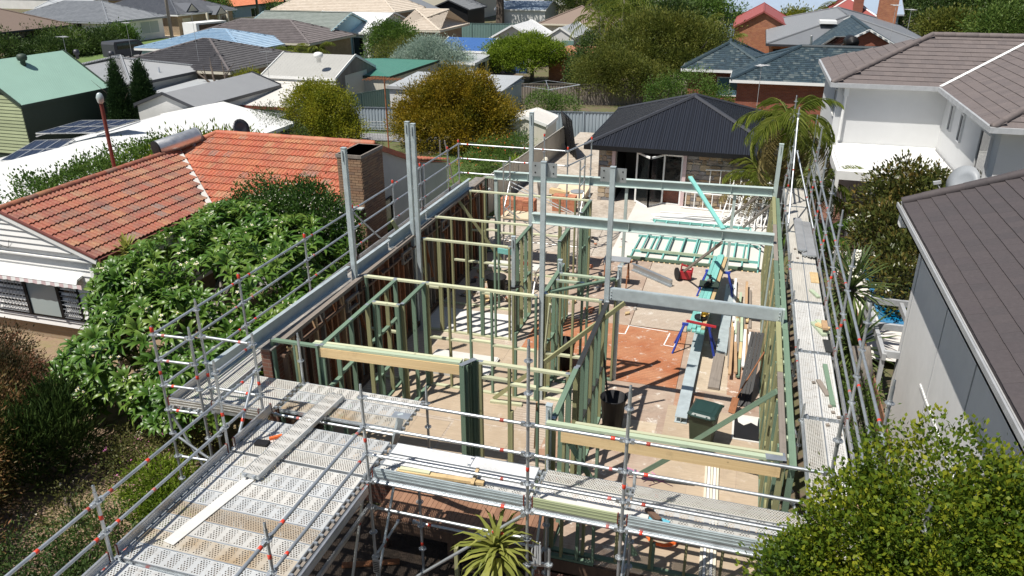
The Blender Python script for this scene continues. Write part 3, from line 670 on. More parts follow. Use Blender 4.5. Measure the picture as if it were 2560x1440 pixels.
# ------------------------------------------------------------------ house on the left: terracotta roof, weatherboard gable
lh = thing('weatherboard_house', 'white weatherboard house with a mossy terracotta tiled roof and brick chimney', 'house', (-17, 18, G))
ZE, ZR1, ZR2 = .2, 1.25, 1.62; XR, XE, YG, YE = -18.75, -15.8, 15.05, 19.9
wall = MB(); wall.prism([(-21.3, YG+.15, G+.55), (-16.15, YG+.15, G+.55), (-16.15, YG+.15, ZE-.02), (XR, YG+.15, ZR1-.12), (-21.3, YG+.15, ZE-.02)], (0, 6, 0))
wall.box(-21.3, -12.2, 20.35, 27.2, G, ZE-.02); wall.prism([(-12.25, 20.35, G), (-12.25, 30.2, G), (-12.25, 30.2, -.62), (-12.25, 27.2, ZE-.1), (-12.25, 23.55, ZR2-.08), (-12.25, 20.35, ZE-.03)], (.33, 0, 0))
W_ = wall.build('wall', 'fibro_grey', lh)
for i in range(24):                                                  # lapped weatherboards on the gable wall
    z = G+.55+i*.165
    if z < ZE: xa, xb = -21.3, -16.15
    else:
        k = (z+.1-ZE)/(ZR1-ZE); xa, xb = -21.3+(XR+21.3)*k+.05, -16.15+(XR+16.15)*k-.05
    if z+.16 > ZR1-.1: break
    o_ = .0 if z < ZE-.05 else .10; mb = MB(); mb.prism([(xa, YG+.15, z), (xa, YG+.15, z+.172), (xa, YG+.13-o_, z+.172), (xa, YG+.085-o_, z)], (xb-xa, 0, 0)); mb.build('weatherboard', 'paint_white_board', W_)
for i in range(13):
    z = G+.55+i*.165; mb = MB(); mb.prism([(-16.15, YG+.15, z), (-16.15, YG+.15, z+.172), (-16.125, YG+.15, z+.172), (-16.10, YG+.15, z)], (0, 4.7, 0)); mb.build('weatherboard', 'paint_white_board', W_)
MB().box(-21.2, -16.25, YG+.25, 20, G, G+.55).build('base_course', 'brick_tan', lh)
# roof planes
PW = [[(XE, YG, ZE), (XE, YE-.25, ZE), (XR, 22.3, ZR1), (XR, YG, ZR1)]]
PM = [[(XE, YE, ZE), (-11.85, YE, ZE), (-11.85, 23.5, ZR2), (-18.0, 23.5, ZR2), (XR, 22.35, ZR1)]]
PB = [[(-11.85, 27.2, ZE), (-21.5, 27.2, ZE), (-18.0, 23.5, ZR2), (-11.85, 23.5, ZR2)], [(-21.5, 27.2, ZE), (-21.5, YG, ZE), (XR, YG, ZR1), (XR, 22.3, ZR1), (-18, 23.5, ZR2)]]
mb = MB()
for p in PW+PM+PB:
    n = (Vector(p[1])-Vector(p[0])).cross(Vector(p[2])-Vector(p[0])).normalized(); n = n if n.z > 0 else -n; mb.prism(p, -n*.05)
rw = MB(); 
for p in PW: rw.prism(p, (0, 0, -.05))
rw = rw.build('roof', 'tile_terracotta', lh); lay_tiles(rw, PW, .30, .355, 'tile_terracotta', 300, 'roll', False)
rm_ = MB()
for p in PM+PB: rm_.prism(p, (0, 0, -.05))
rm_ = rm_.build('roof', 'tile_terracotta_clean', lh); lay_tiles(rm_, PM, .30, .355, 'tile_terracotta_clean', 300, 'roll', False)
def ridge_tiles(parent, a, b, mat, r=.11, st=.42):
    a, b = Vector(a), Vector(b); n = max(1, int((b-a).length/st)); d = (b-a)/n
    for i in range(n): tube_o('ridge_tile', a+d*i-d*.04, a+d*(i+1), r+.006*(i % 2), mat, parent, 8)
ridge_tiles(rm_, (-18.0, 23.5, ZR2+.02), (-11.85, 23.5, ZR2+.02), 'tile_terracotta_clean'); ridge_tiles(rw, (XR, YG, ZR1+.02), (XR, 22.3, ZR1+.02), 'tile_terracotta'); ridge_tiles(rm_, (XR, 22.35, ZR1+.02), (-18.0, 23.5, ZR2+.02), 'tile_terracotta_clean')
bar_o('valley_flashing', (XR+.02, 22.25, ZR1+.03), (XE, YE-.12, ZE+.05), .17, .02, 'pale_concrete', rm_)
mb = MB(); mb.bar((XE, YG-.03, ZE-.08), (XR, YG-.03, ZR1-.08), .05, .12); mb.bar((XR, YG-.03, ZR1-.08), (-21.5, YG-.03, ZE-.08), .05, .12); mb.build('barge_board', 'white_paint', lh); mb = MB(); mb.bar((XE+.05, YG, ZE-.05), (XE+.05, YE-.2, ZE-.05), .1, .1); mb.bar((XE, YE-.06, ZE-.04), (-11.85, YE-.06, ZE-.04), .1, .1); mb.bar((XE, YG-.035, ZE+.02), (XR, YG-.035, ZR1+.02), .07, .05); mb.bar((XR, YG-.035, ZR1+.02), (-21.5, YG-.035, ZE+.02), .07, .05); mb.build('gutter', 'bargeboard', lh)
MB().box(-21.3, -15.85, YG, 20, ZE-.16, ZE-.12).build('soffit', 'white_paint', lh)
wf = window(lh, 'F', -18.3, 2.9, -1.74, -.62, YG+.12, 'black_metal', 'dark_glass', mull=0)
box_o('blind', -18.55, -17.47, YG+.06, YG+.1, -1.74, -.62, 'blind_glass', lh)
for x in (-18.58, -17.45): box_o('mullion', x-.05, x+.05, YG+.02, YG+.12, -1.75, -.5, 'black_metal', lh)
mb = MB()
for s_, x0, x1 in ((0, -19.7, -18.62), (1, -17.42, -16.88)):
    for i in range(9):
        k = (x1-x0)*i/9; mb.bar((x0+k, YG+.035, -1.72), (min(x1, x0+k+.5), YG+.035, -1.72+min(1.17, (min(x1, x0+k+.5)-x0-k)*2)), .012, .012); mb.bar((x0, YG+.035, -1.72+i*.13), (x1, YG+.035, -1.72+i*.13), .012, .012)
mb.build('security_screen', 'grey_paint', lh)
aw = MB(); aw.prism([(-20.2, YG+.1, -.44), (-20.2, YG-.10, -.47), (-20.2, YG-.16, -.56), (-20.2, YG-.18, -.55), (-20.2, YG-.12, -.42), (-20.2, YG+.1, -.37)], (3.7, 0, 0)); aw = aw.build('awning', 'white_paint', lh)
mb = MB()
for i in range(26): x = -20.2+i*.148; mb.add([(x, YG-.17, -.55), (x+.148, YG-.17, -.55), (x+.148, YG-.18, -.66-.02*(i % 2)), (x, YG-.18, -.66-.02*((i+1) % 2))], [(0, 1, 2, 3)], i % 2)
mb.build('awning_valance', ['white_paint', 'pink_trim'], lh)
mb = MB()                                                            # electrical service bracket and cable on the gable
mb.path([(-19.2, YG+.08, .45), (-19.35, YG-.15, .5), (-19.3, YG-.1, .6)], .02, 6); mb.path([(-19.3, YG-.1, .6), (-19.0, YG-.03, .3), (-18.7, YG-.03, .22), (-18.6, YG-.03, .45)], .006, 5)
mb.lathe((-19.33, YG-.12, .48), [(.05, 0), (.08, .06), (.05, .12)], 8); mb.build('service_bracket', 'black', lh)
for x in (-16.18,): box_o('corner_trim', x-.02, x+.1, YG+.06, YG+.16, G+.5, ZE-.1, 'white_paint', lh)
# chimney of single bricks
cx0, cx1, cy0, cy1 = -11.72, -10.92, 20.7, 22.15; CT = 1.95
core = box_o('chimney', cx0+.02, cx1-.02, cy0+.02, cy1-.02, G, CT, 'brick_house_old', lh)
bm = MB().box(0, .215, 0, .1, 0, .070).mesh('brick', 'brick_piece'); cnt = 0; rest = MB()
for j in range(52):
    z = CT-.10-(j+1)*.084
    for side in (0, 1):
        L = (cx1-cx0) if side == 0 else (cy1-cy0); n = int(L/.225)+1; o = -.11*(j % 2)
        for i in range(n+1):
            a0, a1 = max(0, o+i*.225), min(L, o+i*.225+.215)
            if a1-a0 < .04: continue
            dd = rnd.uniform(-.003, .003)
            if side == 0: bx = (cx0+a0, cx0+a1, cy0-.012+dd, cy0+.05)
            else: bx = (cx1-.05, cx1+.012+dd, cy0+a0, cy0+a1)
            if cnt < 290:
                link('brick', bm, core, Matrix.Translation((bx[0], bx[2], z)) @ scl((bx[1]-bx[0])/.215, (bx[3]-bx[2])/.1, 1)); cnt += 1
            else: rest.box(*bx, z, z+.07)
tag(rest.build('brick', 'brick_piece', core), kind='stuff')
box_o('chimney_cap', cx0-.03, cx1+.03, cy0-.03, cy1+.03, CT-.10, CT, 'weathered_timber', lh)
box_o('flashing', cx0-.25, cx1, cy0-.2, cy0-.01, .30, .34, 'galv_steel', lh)
# side wing (low) behind the gable, its windows and downpipe
rr_ = MB().prism([(-16, 27.2, ZE-.02), (-11.85, 27.2, ZE-.02), (-11.85, 30.35, -.58), (-16, 30.35, -.58)], (0, 0, -.05)).build('roof', 'tile_terracotta_clean', lh)
lay_tiles(rr_, [[(-11.85, 30.4, -.56), (-16, 30.4, -.56), (-16, 27.2, ZE), (-11.85, 27.2, ZE)]], .30, .335, 'tile_terracotta_clean', 0, 'roll', False)
for y in (23.0, 24.3, 26.6): window(lh, 'R', y, .55, -1.75, -.55, -11.9, 'black_metal', 'dark_glass', mull=0)
tube_o('downpipe', (-11.84, 27.5, .0), (-11.84, 27.5, G), .05, 'white_paint', lh)
mb = MB(); mb.bar((-11.85, YE, ZE-.05), (-11.85, 23.5, ZR2-.05), .06, .18); mb.bar((-11.85, 23.5, ZR2-.05), (-11.85, 27.2, ZE-.05), .06, .18); mb.build('barge_board', 'tile_terracotta_clean', lh)
t = thing('water_heater', 'silver solar hot water cylinder with a black end on the terracotta roof', 'water heater', (-18.9, 21.6, 1.2))
a, b = P(392, 372, 1.45), P(492, 338, 1.65); d = (b-a).normalized()
tube_o('tank', a, b, .27, 'aluminium', t, 20); tube_o('end_cap', a-d*.06, a, .275, 'black', t, 20); tube_o('end_cap', b, b+d*.06, .275, 'grey_paint', t, 20)
mb = MB(); mb.lathe(a+Vector((0, -.3, -.45)), [(.02, 0), (.02, .3)], 6); mb.bar(a+d*.3+Vector((0, 0, -.5)), a+d*.3+Vector((0, 0, -.2)), .4, .05); mb.bar(b-d*.3+Vector((0, 0, -.5)), b-d*.3+Vector((0, 0, -.2)), .4, .05); mb.build('bracket', 'grey_paint', t)
def antenna(label, x, y, z0, z1, s=1, yaw=0, group=None, mat='galv_tube', els=9, r=.022):
    t = thing('tv_antenna', label, 'antenna', (x, y, z0), group); tube_o('mast', (x, y, z0), (x, y, z1), r, mat, t, 6)
    d = Vector((math.cos(yaw), math.sin(yaw), 0)); n = Vector((-d.y, d.x, 0)); c = Vector((x, y, z1-.08)); mb = MB().bar(c-d*.7*s, c+d*.7*s, .03, .03)
    for i in range(els): q = c+d*s*(-.65+1.3*i/(els-1)); l = s*(.35 if i < els-3 else .55); mb.tube(q-n*l, q+n*l, .012, 4)
    mb.build('boom', mat, t); return t
p = P(955, 205, 1.9)
antenna('tall rusty antenna mast rising beside the chimney gable', -12.0, 24.9, -.4, 3.65, .9, math.pi, None, 'rusty', 10, .028)
t = thing('satellite_dish', 'dark satellite dish at the far end of the terracotta roof', 'satellite dish', (-17.3, 25.2, .6))
MB().lathe((0, 0, 0), [(.01, 0), (.2, .02), (.36, .09), (.37, .10), (.2, .04), (.01, .02)], 18).build('dish', 'dark_steel', t, True, Matrix.Translation(P(600, 322, 1.2)) @ Matrix.Rotation(R(70), 4, 'Y') @ Matrix.Rotation(R(20), 4, 'X'))
q = P(600, 322, 1.2); tube_o('arm', q, q+Vector((-.1, 0, -.9)), .02, 'dark_steel', t, 6)

# ------------------------------------------------------------------ left background sheds and roofs
gs = house('green_shed', 'green steel-roofed shed with green weatherboards and a whirlybird vent', (-41.8, -36.0, 31.7, 38.0), .3, 2.3, 'gaby', 'corr_green', 'dark_green', .12, gut='dark_green', cat='shed')
for i in range(17):
    z = G+.3+i*.18; x1 = -36.1 if z < .2 else -36.1-(z-.2)/2.0*2.8
    mb = MB(); mb.prism([(-41.6, 31.82, z), (-41.6, 31.82, z+.185), (-41.6, 31.79, z+.185), (-41.6, 31.76, z)], (x1+41.6, 0, 0)); mb.build('weatherboard', 'green_board', gs)
def vent(parent, p, mat, s=.22):
    MB().lathe(p, [(s*.5, -.15), (s*.5, .12), (s*.9, .16), (s*1.05, .3), (s*.9, .45), (s*.4, .5)], 12).build('roof_vent', mat, parent, True)
vent(gs, P(58, 158, 2.0), 'dark_green', .26)
g2 = house('grey_house', 'low grey steel hip roof behind the two cypress trees', (-46.5, -37.5, 41.3, 49.5), -.1, 1.0, 'hipy', 'corr_midgrey', 'fibro_grey', .3, gut='charcoal', ridge='corr_midgrey')
vent(g2, P(193, 142, .9), 'dark_steel', .2); vent(g2, P(280, 146, .9), 'dark_steel', .2); tube_o('flue', P(399, 186, 0), P(396, 168, .45), .05, 'galv_tube', g2)
house('annex', 'flat pale grey annex roof between the cypress trees and the long grey shed', (-37.3, -32.6, 42.6, 47.5), -.75, -.6, 'sky', 'corr_palegrey', 'fibro_grey', .05, gut=None, cat='shed')
house('long_shed', 'long mid-grey gabled shed with a pale end wall beside the white roofs', (-33.1, -29.05, 36.4, 45.0), -.3, .42, 'gaby', 'corr_grey', 'render_white', .12, gut='charcoal', cat='shed')
house('lean_to', 'low charcoal lean-to roof along the foot of the long grey shed', (-29.0, -26.0, 37.2, 45.0), -1.25, -.95, 'skx', 'corr_grey', 'render_white', .05, gut='charcoal', cat='shed')
wr = house('white_roofed_house', 'wide low white steel roof carrying two solar arrays', (-31.2, -22.9, 19, 36.2), -.75, .12, 'gaby', 'corr_white', 'render_white', .3, gut='white_paint', cat='house')
def solar(label, p00, p10, p01, nx, ny, group='solar arrays on the white roof'):
    t = thing('solar_array', label, 'solar panels', p00, group); a, b = (p10-p00)/nx, (p01-p00)/ny; n = a.cross(b).normalized(); n = n if n.z > 0 else -n
    for i in range(nx):
        for j in range(ny):
            o = p00+a*(i+.02)+b*(j+.02); mb = MB().prism([o, o+a*.96, o+a*.96+b*.96, o+b*.96], n*.04); pn = mb.build('solar_panel', 'solar_cell', t)
            mb = MB(); 
            for u, v_ in ((o, o+a*.96), (o+b*.96, o+a*.96+b*.96), (o, o+b*.96), (o+a*.96, o+a*.96+b*.96)): mb.bar(u+n*.03, v_+n*.03, .035, .05)
            mb.build('panel_frame', 'aluminium', pn)
    for q in (p00, p10): tube_o('rail', q-n*.1, q+(p01-p00)-n*.05, .025, 'aluminium', t, 6)
solar('solar array of eight panels tilted on the far white roof slope', P(88, 336, .30), P(240, 334, .30), P(205, 303, .55), 4, 2); solar('solar array on the nearer white roof running out of the frame', P(0, 405, -.15), P(105, 400, -.15), P(90, 353, .1), 3, 2)
house('carport', 'long off-white carport roof at the left edge below the solar arrays', (-31, -22.0, 11, 19.2), -1.15, -.55, 'gaby', 'corr_offwhite', 'render_white', .2, gut='charcoal', cat='carport')
t = thing('lamp_post', 'dark red pole topped by a clear glass lamp behind the terracotta ridge', 'lamp post', (-20, 20.6, G)); q = P(282, 400, 1.2); q2 = P(267, 301, 3.0)
tube_o('pole', (q.x, q.y, G), (q.x, q.y, 3.05), .06, 'rust_red', t, 10); MB().lathe((q.x, q.y, 3.05), [(.05, 0), (.10, .06), (.12, .2), (.08, .32), (.02, .36)], 12).build('lamp_glass', 'blind_glass', t, True)
house('dark_tiled_house', 'dark charcoal tiled hip roof in front of the pale blue roof', (-45.6, -34.8, 47.8, 58.0), -.1, 1.5, 'hipx', 'tile_dark', 'brick_tan', .4, tile=(.3, .34), gut='cream', ridge='tile_mid', prof='roll')
house('sky_blue_house', 'faded sky-blue tiled hip roof beside the parked white van', (-52, -41.0, 58.5, 68), -.1, 1.2, 'hipx', 'tile_skyblue', 'light_blue', .4, tile=(.3, .34), gut='white_paint', ridge='tile_skyblue', prof='roll')
house('brown_tiled_house', 'grey-brown tiled hip roof behind the pale blue roof', (-53, -38.5, 65.0, 74), 0, 1.6, 'hipx', 'tile_mid', 'brick_tan', .4, tile=(.3, .34), gut='cream', ridge='tile_mid', prof='roll')
b = house('blue_gabled_house', 'long grey-green tiled roof with a light blue gable wall', (-50, -39.8, 70.0, 82.0), 0, 1.9, 'gabx', 'tile_greygreen', 'light_blue', .3, tile=(.3, .34), gut='light_blue', ridge='tile_greygreen', wins=[('R', 74, 1.6, -1.9, -.6, 'white_paint', 'dark_glass')], prof='roll')
b = house('white_verandah_house', 'white-roofed weatherboard house with a glazed verandah', (-46.5, -37.8, 76.0, 88), 0, 1.6, 'gabx', 'corr_white', 'paint_white_board', .3, gut='white_paint', wins=[('F', -40, 2.2, -2.3, -.5, 'white_paint', 'dark_glass'), ('F', -43.2, 2.2, -2.3, -.5, 'white_paint', 'dark_glass'), ('R', 82, 1.2, -1.7, -.7)])
for x in (-38.2, -41.5): box_o('verandah_post', x-.08, x+.08, 75.9, 76.06, G, 0, 'white_paint', b)
b = house('roller_door_shed', 'grey corrugated gable garage with a dark timber end and cream roller door', (-31.5, -25.95, 46.6, 52.6), 0, 1.15, 'gabx', 'corr_ribcream', 'fibro_grey', .1, gut='white_paint', cat='garage', doors=[('R', 49.6, 3.4, 2.6, 'sheet_cream')])
vent(b, P(797, 150, 1.05), 'white_paint', .3)
mb = MB()
for i in range(14):
    y = 46.75+i*.41; h = -.05+1.08*(1-abs(y+.2-49.6)/3.0)
    if 47.9 < y+.2 < 51.3: mb.box(-26.04, -25.99, y, y+.40, .02, h)
    else: mb.box(-26.04, -25.99, y, y+.40, G, h)
mb.build('cladding_board', 'weathered_timber', b)
b = house('cream_shed', 'small cream skillion-roofed shed in front of the roller door garage', (-31.4, -25.9, 40.6, 46.9), -.85, -.30, 'sky', 'corr_offwhite', 'fibro_grey', .1, gut='rust_red', cat='shed')
house('green_roofed_shed', 'low shed with a deep green steel roof beside the silver bush', (-28.9, -24.0, 50.6, 60), -.35, .15, 'hgx', 'corr_deepgreen', 'sheet_cream', .1, gut='dark_green', cat='shed')
house('flat_roofed_garage', 'wide pale grey low-pitched garage roof half hidden by the golden tree', (-22.1, -14.5, 46.2, 51.2), -.25, .0, 'sky', 'corr_palegrey', 'render_white', .1, gut='pvc_grey', cat='garage')
b = house('blue_roofed_shed', 'pale grey shed with a bright blue steel roof', (-26.2, -21.6, 65.0, 71.0), -.15, .65, 'gabx', 'corr_blue', 'fibro_grey', .08, gut='white_paint', cat='shed', doors=[('R', 68, 2.2, 2.1, 'charcoal')])
house('awning_shed', 'pale ribbed awning roof attached in front of the blue-roofed shed', (-25.3, -21.2, 60.5, 64.9), -.55, -.35, 'sky', 'corr_palegrey', 'fibro_grey', .1, gut='white_paint', cat='shed', doors=[('R', 62.6, 1.6, 1.9, 'charcoal')])
b = house('cream_garage', 'cream garage with a white gabled roof behind the blue fence', (-24.4, -19.8, 74.0, 81), 0, 1.25, 'gaby', 'corr_white', 'cream', .3, gut='white_paint', cat='garage')
house('grey_gable_shed', 'small grey gabled shed with a green door behind the cream garage', (-19.9, -16.9, 78, 86), -.1, .8, 'gaby', 'corr_palegrey', 'render_white', .1, gut='white_paint', cat='shed', doors=[('F', -17.6, 1.2, 2.2, 'fence_green')])
b = house('brick_two_storey_house', 'two-storey tan brick house under a cream tiled roof', (-58, -41.2, 89.5, 99), 1.05, 3.6, 'hipx', 'tile_cream', 'brick_brown', .5, tile=(.3, .34), gut='cream', ridge='tile_cream', wins=[('F', -47.5, 1.9, -.9, .5), ('F', -44.3, .9, -.9, .5), ('F', -53, 1.9, -.9, .5), ('R', 91.8, 1.1, -.7, .5), ('R', 95.2, 1.3, -.7, .5)], prof='roll')
b = house('cream_pavilion', 'single-storey wing with a cream pyramid-like hip roof and blue panels', (-36.0, -30.8, 77.5, 86.5), .25, 2.0, 'hipx', 'tile_cream', 'brick_brown', .7, tile=(.3, .34), gut='cream', ridge='tile_cream', prof='roll')
house('apartment_block', 'tall beige rendered apartment block with dark windows', (-60, -44.6, 122, 140), 9, 9.3, 'flat', 'concrete', 'beige', .05, gut=None, cat='apartment block', wins=[('F', -56.5, 2, 3.6, 5.4), ('F', -52.5, 1.6, 3.8, 5.4), ('F', -48, 3.2, 3.2, 5.4), ('R', 126, 2.2, 3.6, 5.4), ('R', 132, 2.2, 3.6, 5.4)])
house('dark_carport', 'charcoal gabled carport roof at the foot of the beige apartments', (-44.5, -38.5, 108, 116), .3, 1.5, 'gaby', 'corr_grey', 'black_metal', .3, gut='charcoal', cat='carport')
house('slate_roofed_cottage', 'grey roofed cottage between the cream pavilion and the apartments', (-49, -40.2, 95, 104), .2, 1.9, 'gaby', 'tile_slategrey', 'fibro_grey', .3, gut='grey_paint')
house('pale_shed', 'pale blue-grey shed right of the dark carport', (-38, -30, 118, 127), -.2, .8, 'gabx', 'corr_lightblue', 'render_white', .2, gut='white_paint', cat='shed')
house('brown_bungalow', 'small brown tiled hip roof under the tall palms', (-24.4, -16, 92.5, 101), -.05, 1.7, 'hipx', 'tile_brownfar', 'cream', .4, gut='cream', ridge='tile_brownfar')
house('white_gable_cottage', 'white gabled roof glimpsed above the olive tree', (-18, -12.4, 128, 137), 1.0, 2.2, 'gaby', 'corr_white', 'render_white', .2, gut='white_paint')
b = house('white_hip_house', 'white house with a silver-grey tiled hip roof and hedge in front', (-90, -73.8, 79.6, 90), 0, 2.0, 'hipx', 'tile_slategrey', 'paint_white_board', .5, tile=(.3, .34), gut='grey_paint', ridge='tile_slategrey', wins=[('F', -81.7, 1.2, -1.9, -.5), ('F', -79, 1.5, -.9, -.2), ('R', 82.5, 1.6, -2.2, -.5, 'white_paint', 'dark_glass'), ('R', 87, 3.2, -1.8, -.4, 'white_paint', 'blind_glass')], prof='roll')
b = house('navy_gabled_house', 'brick house with a navy tiled roof, two small gablets and a columned porch', (-88, -73.0, 91.0, 104), .1, 2.6, 'hipx', 'tile_navy', 'brick_tan', .5, tile=(.3, .34), gut='white_paint', ridge='tile_navy', wins=[('R', 93.2, 1.5, -2.4, -.5, 'cream', 'cream'), ('R', 101.5, 1.6, -2.0, -.6)], prof='roll')
for y, z, x in ((94.6, 1.05, -73.4), (99.2, .45, -72.2)):
    mb = MB().prism([(x, y-1.4, z-.75), (x, y+1.4, z-.75), (x, y, z+.35)], (-3, 0, 0)).build('gablet', 'tile_navy', b); mb = MB().prism([(x+.02, y-1.0, z-.7), (x+.02, y+1.0, z-.7), (x+.02, y, z+.15)], (.04, 0, 0)).build('gablet_face', 'cream', b)
for y in (96.5, 99, 101): box_o('porch_column', -72.75, -72.5, y-.13, y+.13, G, .05, 'cream', b)
b = house('orange_roofed_house', 'pale blue house under a bright orange tiled hip roof', (-92, -75.9, 105.6, 122), .15, 3.2, 'hipy', 'tile_orange', 'blue_wall', .5, tile=(.3, .34), gut='charcoal', ridge='tile_orange', wins=[('R', 113.5, 2.2, -1.9, -.4), ('R', 118, 3, -1.9, -.4), ('F', -79, 1.5, -1.8, -.5)], prof='roll')
house('brown_corner_house', 'dark brown tiled roof behind the hedge at the left edge', (-92, -75.5, 66, 76), 0, 2.0, 'hipx', 'tile_brownfar', 'brick_tan', .5, gut='charcoal', ridge='tile_brownfar')
house('cream_outbuilding', 'small pale roofed outbuilding left of the white hip house', (-104, -96, 98, 106), 0, 1.2, 'gabx', 'corr_palegrey', 'render_white', .2, gut='white_paint', cat='shed', wins=[('F', -98, 1, -1.6, -.5)])
house('salmon_roofed_hall', 'long salmon-coloured roof along the top left corner', (-150, -108, 130, 150), .5, 2.8, 'gabx', 'tile_orange', 'render_white', .5, gut='white_paint', cat='hall')
house('brown_ridge_house', 'brown tiled roof behind the navy gabled house', (-104, -88.5, 112, 130), .6, 3.4, 'hipx', 'tile_brownfar', 'brick_tan', .5, gut='charcoal', ridge='tile_orange')
house('green_carport', 'flat green-edged carport right of the orange-roofed house', (-80, -72, 130, 138), -.1, .05, 'flat', 'corr_white', 'dark_green', .4, gut='dark_green', cat='carport')
# ------------------------------------------------------------------ right background
b = house('slate_tile_house', 'red brick house with a mottled blue-black shingle roof', (-4.6, 1.3, 56.0, 64), .2, 1.7, 'hipy', 'tile_blue', 'brick_red', .45, tile=(.21, .24), gut='white_paint', ridge='tile_blue', wins=[('F', -1.3, 1.6, -1.5, -.35, 'white_paint', 'blue_glass')], rr=.12)
b = house('slate_tile_wing', 'larger red brick wing with a mottled blue shingle roof beside the grey rendered house', (-1.2, 13, 51.7, 60), .2, 1.9, 'hipx', 'tile_blue', 'brick_red', .45, tile=(.21, .24), gut='white_paint', ridge='tile_blue', rr=.12, doors=[('F', 5.0, 1.1, 2.4, 'black')])
b = house('slate_tile_upper', 'rear blue shingle roof carrying solar tubes and a black ball tank', (4.1, 12.2, 66, 80), .0, 2.2, 'gaby', 'tile_blue', 'brick_red', .3, tile=(.21, .24), gut='white_paint', ridge='tile_blue', rr=.12)
solar('blue solar collector panels on the rear shingle roof', P(2030, 128, .62), P(2075, 128, .62), P(2088, 92, 1.85), 3, 2, 'solar collectors on the shingle roof')
t = thing('solar_tank', 'black cylindrical solar tank beside the blue collectors', 'water tank', P(2132, 105, 2.4)); q = P(2132, 107, 1.75); tube_o('tank', q+Vector((-.1, 1.3, 0)), q, .42, 'black_metal', t, 18); tube_o('bracket', q+Vector((-.2, .3, -.8)), q+Vector((-.2, .3, 0)), .08, 'grey_paint', t, 6)
b = house('grey_steel_house', 'orange brick house under a long grey steel roof with a white skylight', (1.0, 15, 74, 100), .2, 2.2, 'hipy', 'corr_grey', 'brick_orange', .5, gut='charcoal', ridge='corr_grey', wins=[('F', 2.6, 1.8, -1.6, -.3, 'black', 'dark_glass')])
q = P(2070, 52, 1.9); bx = MB().box(q.x-.7, q.x+.7, q.y-.9, q.y+.9, q.z-.2, q.z+.04).build('skylight', 'white_paint', b); tube_o('flue', P(2028, 110, .5), P(2029, 90, 1.2), .09, 'white_paint', b)
box_o('chimney', 12.6, 14.4, 97, 98.6, 0, 2.9, 'brick_orange', b)
b = house('red_gable_house', 'orange brick gable with a faded red painted roof', (-2.4, 3.6, 88.4, 104), .3, 1.95, 'gaby', 'tile_redpaint', 'brick_orange', .25, gut='tile_redpaint', ridge='tile_redpaint')
house('long_blue_house', 'very long pale blue steel roof across the top right', (-4.6, 17, 109, 124), .6, 3.6, 'gabx', 'corr_lightblue', 'blue_wall', .5, gut='grey_paint', wins=[('F', 0, 1.4, -1.2, -.1), ('F', 8, 1.4, -1.2, -.1), ('F', 12, 1.6, -1.2, -.1)])
house('white_annex', 'flat white roofed annex behind the olive trees left of the pale blue roof', (-10, -4.8, 111, 121), .4, .6, 'flat', 'corr_white', 'render_white', .2, gut='white_paint', cat='shed')
t = house('pink_hip_house', 'pinkish-red tiled hip roof with a brick chimney behind the grey steel roof', (7, 13, 101, 108), .8, 2.9, 'hipx', 'tile_redpaint', 'brick_orange', .3, gut='white_paint', ridge='white_paint')
box_o('chimney', 10.4, 11.4, 101.5, 102.4, 1, 3.1, 'brick_red', t)
house('white_shed_right', 'white flat roof glimpsed through the big olive tree', (-8.0, -3.0, 66, 71), -.4, -.3, 'flat', 'corr_white', 'cream', .2, gut='white_paint', cat='shed')
box_o_ = thing('brick_screen_wall', 'low red brick garden wall right of the bright green tree', 'wall', (-15.5, 68, G)); box_o('wall', -16.6, -13.2, 66.5, 74, G, -.4, 'brick_orange', box_o_)
for i, (u, v, z, h, lab) in enumerate(((1895, 240, .4, 2.1, 'white TV antenna in front of the blue shingle roof'), (2225, 100, 2.6, 2.6, 'thin antenna mast left of the twin aerial'), (2268, 80, 2.8, 1.8, 'twin-element aerial above the grey rendered house'), (325, 112, .8, 2.2, 'thin antenna mast above the dark tiled roof'), (165, 128, 1.8, 1.2, 'small leaning aerial behind the green shed ridge'), (492, 120, 1.3, 3, 'antenna mast standing on the dark charcoal roof'), (672, 190, .2, 2, 'thin mast in front of the roller door garage'))):
    q = P(u, v, z); antenna(lab, q.x, q.y, z-1.2, z+h*.8, .55, R(60+25*i), None, 'pvc_grey', 8, .014)
def pole(label, u, v, top, r=.14, mat='weathered_timber', arm=0):
    b = P(u, v, G); t = thing('power_pole', label, 'power pole', b); MB().tube(b, (b.x, b.y, top), r*1.2, 10, None, r*.8).build('pole', mat, t, True)
    if arm: bar_o('cross_arm', (b.x-1.2, b.y, top-.6), (b.x+1.2, b.y, top-.6), .1, .12, mat, t)
pole('grey timber power pole standing by the kerb of the street', 434, 116, 9, .17); pole('green steel pole by the white paling fence', 649, 66, 9, .16, 'bin_body'); pole('dark slim pole next to the cream-roofed house', 717, 58, 9, .12, 'black_metal', 1)
t = thing('power_line', 'sagging power lines between the street poles', 'cable', P(434, 116, G)); mb = MB()
for k, (a, b) in enumerate(((P(434, 116, G), P(649, 66, G)), (P(649, 66, G), P(717, 58, G)), (P(0, 55, G), P(434, 116, G)))):
    for j in range(3):
        p, q = Vector((a.x-.6+.6*j, a.y, 8.4-.3*(j % 2))), Vector((b.x-.6+.6*j, b.y, 8.4-.3*(j % 2))); mb.path([p+(q-p)*(i/8)-Vector((0, 0, 1.1*(1-(i/4-1)**2))) for i in range(9)], .03, 4)
mb.build('wire', 'black', t)
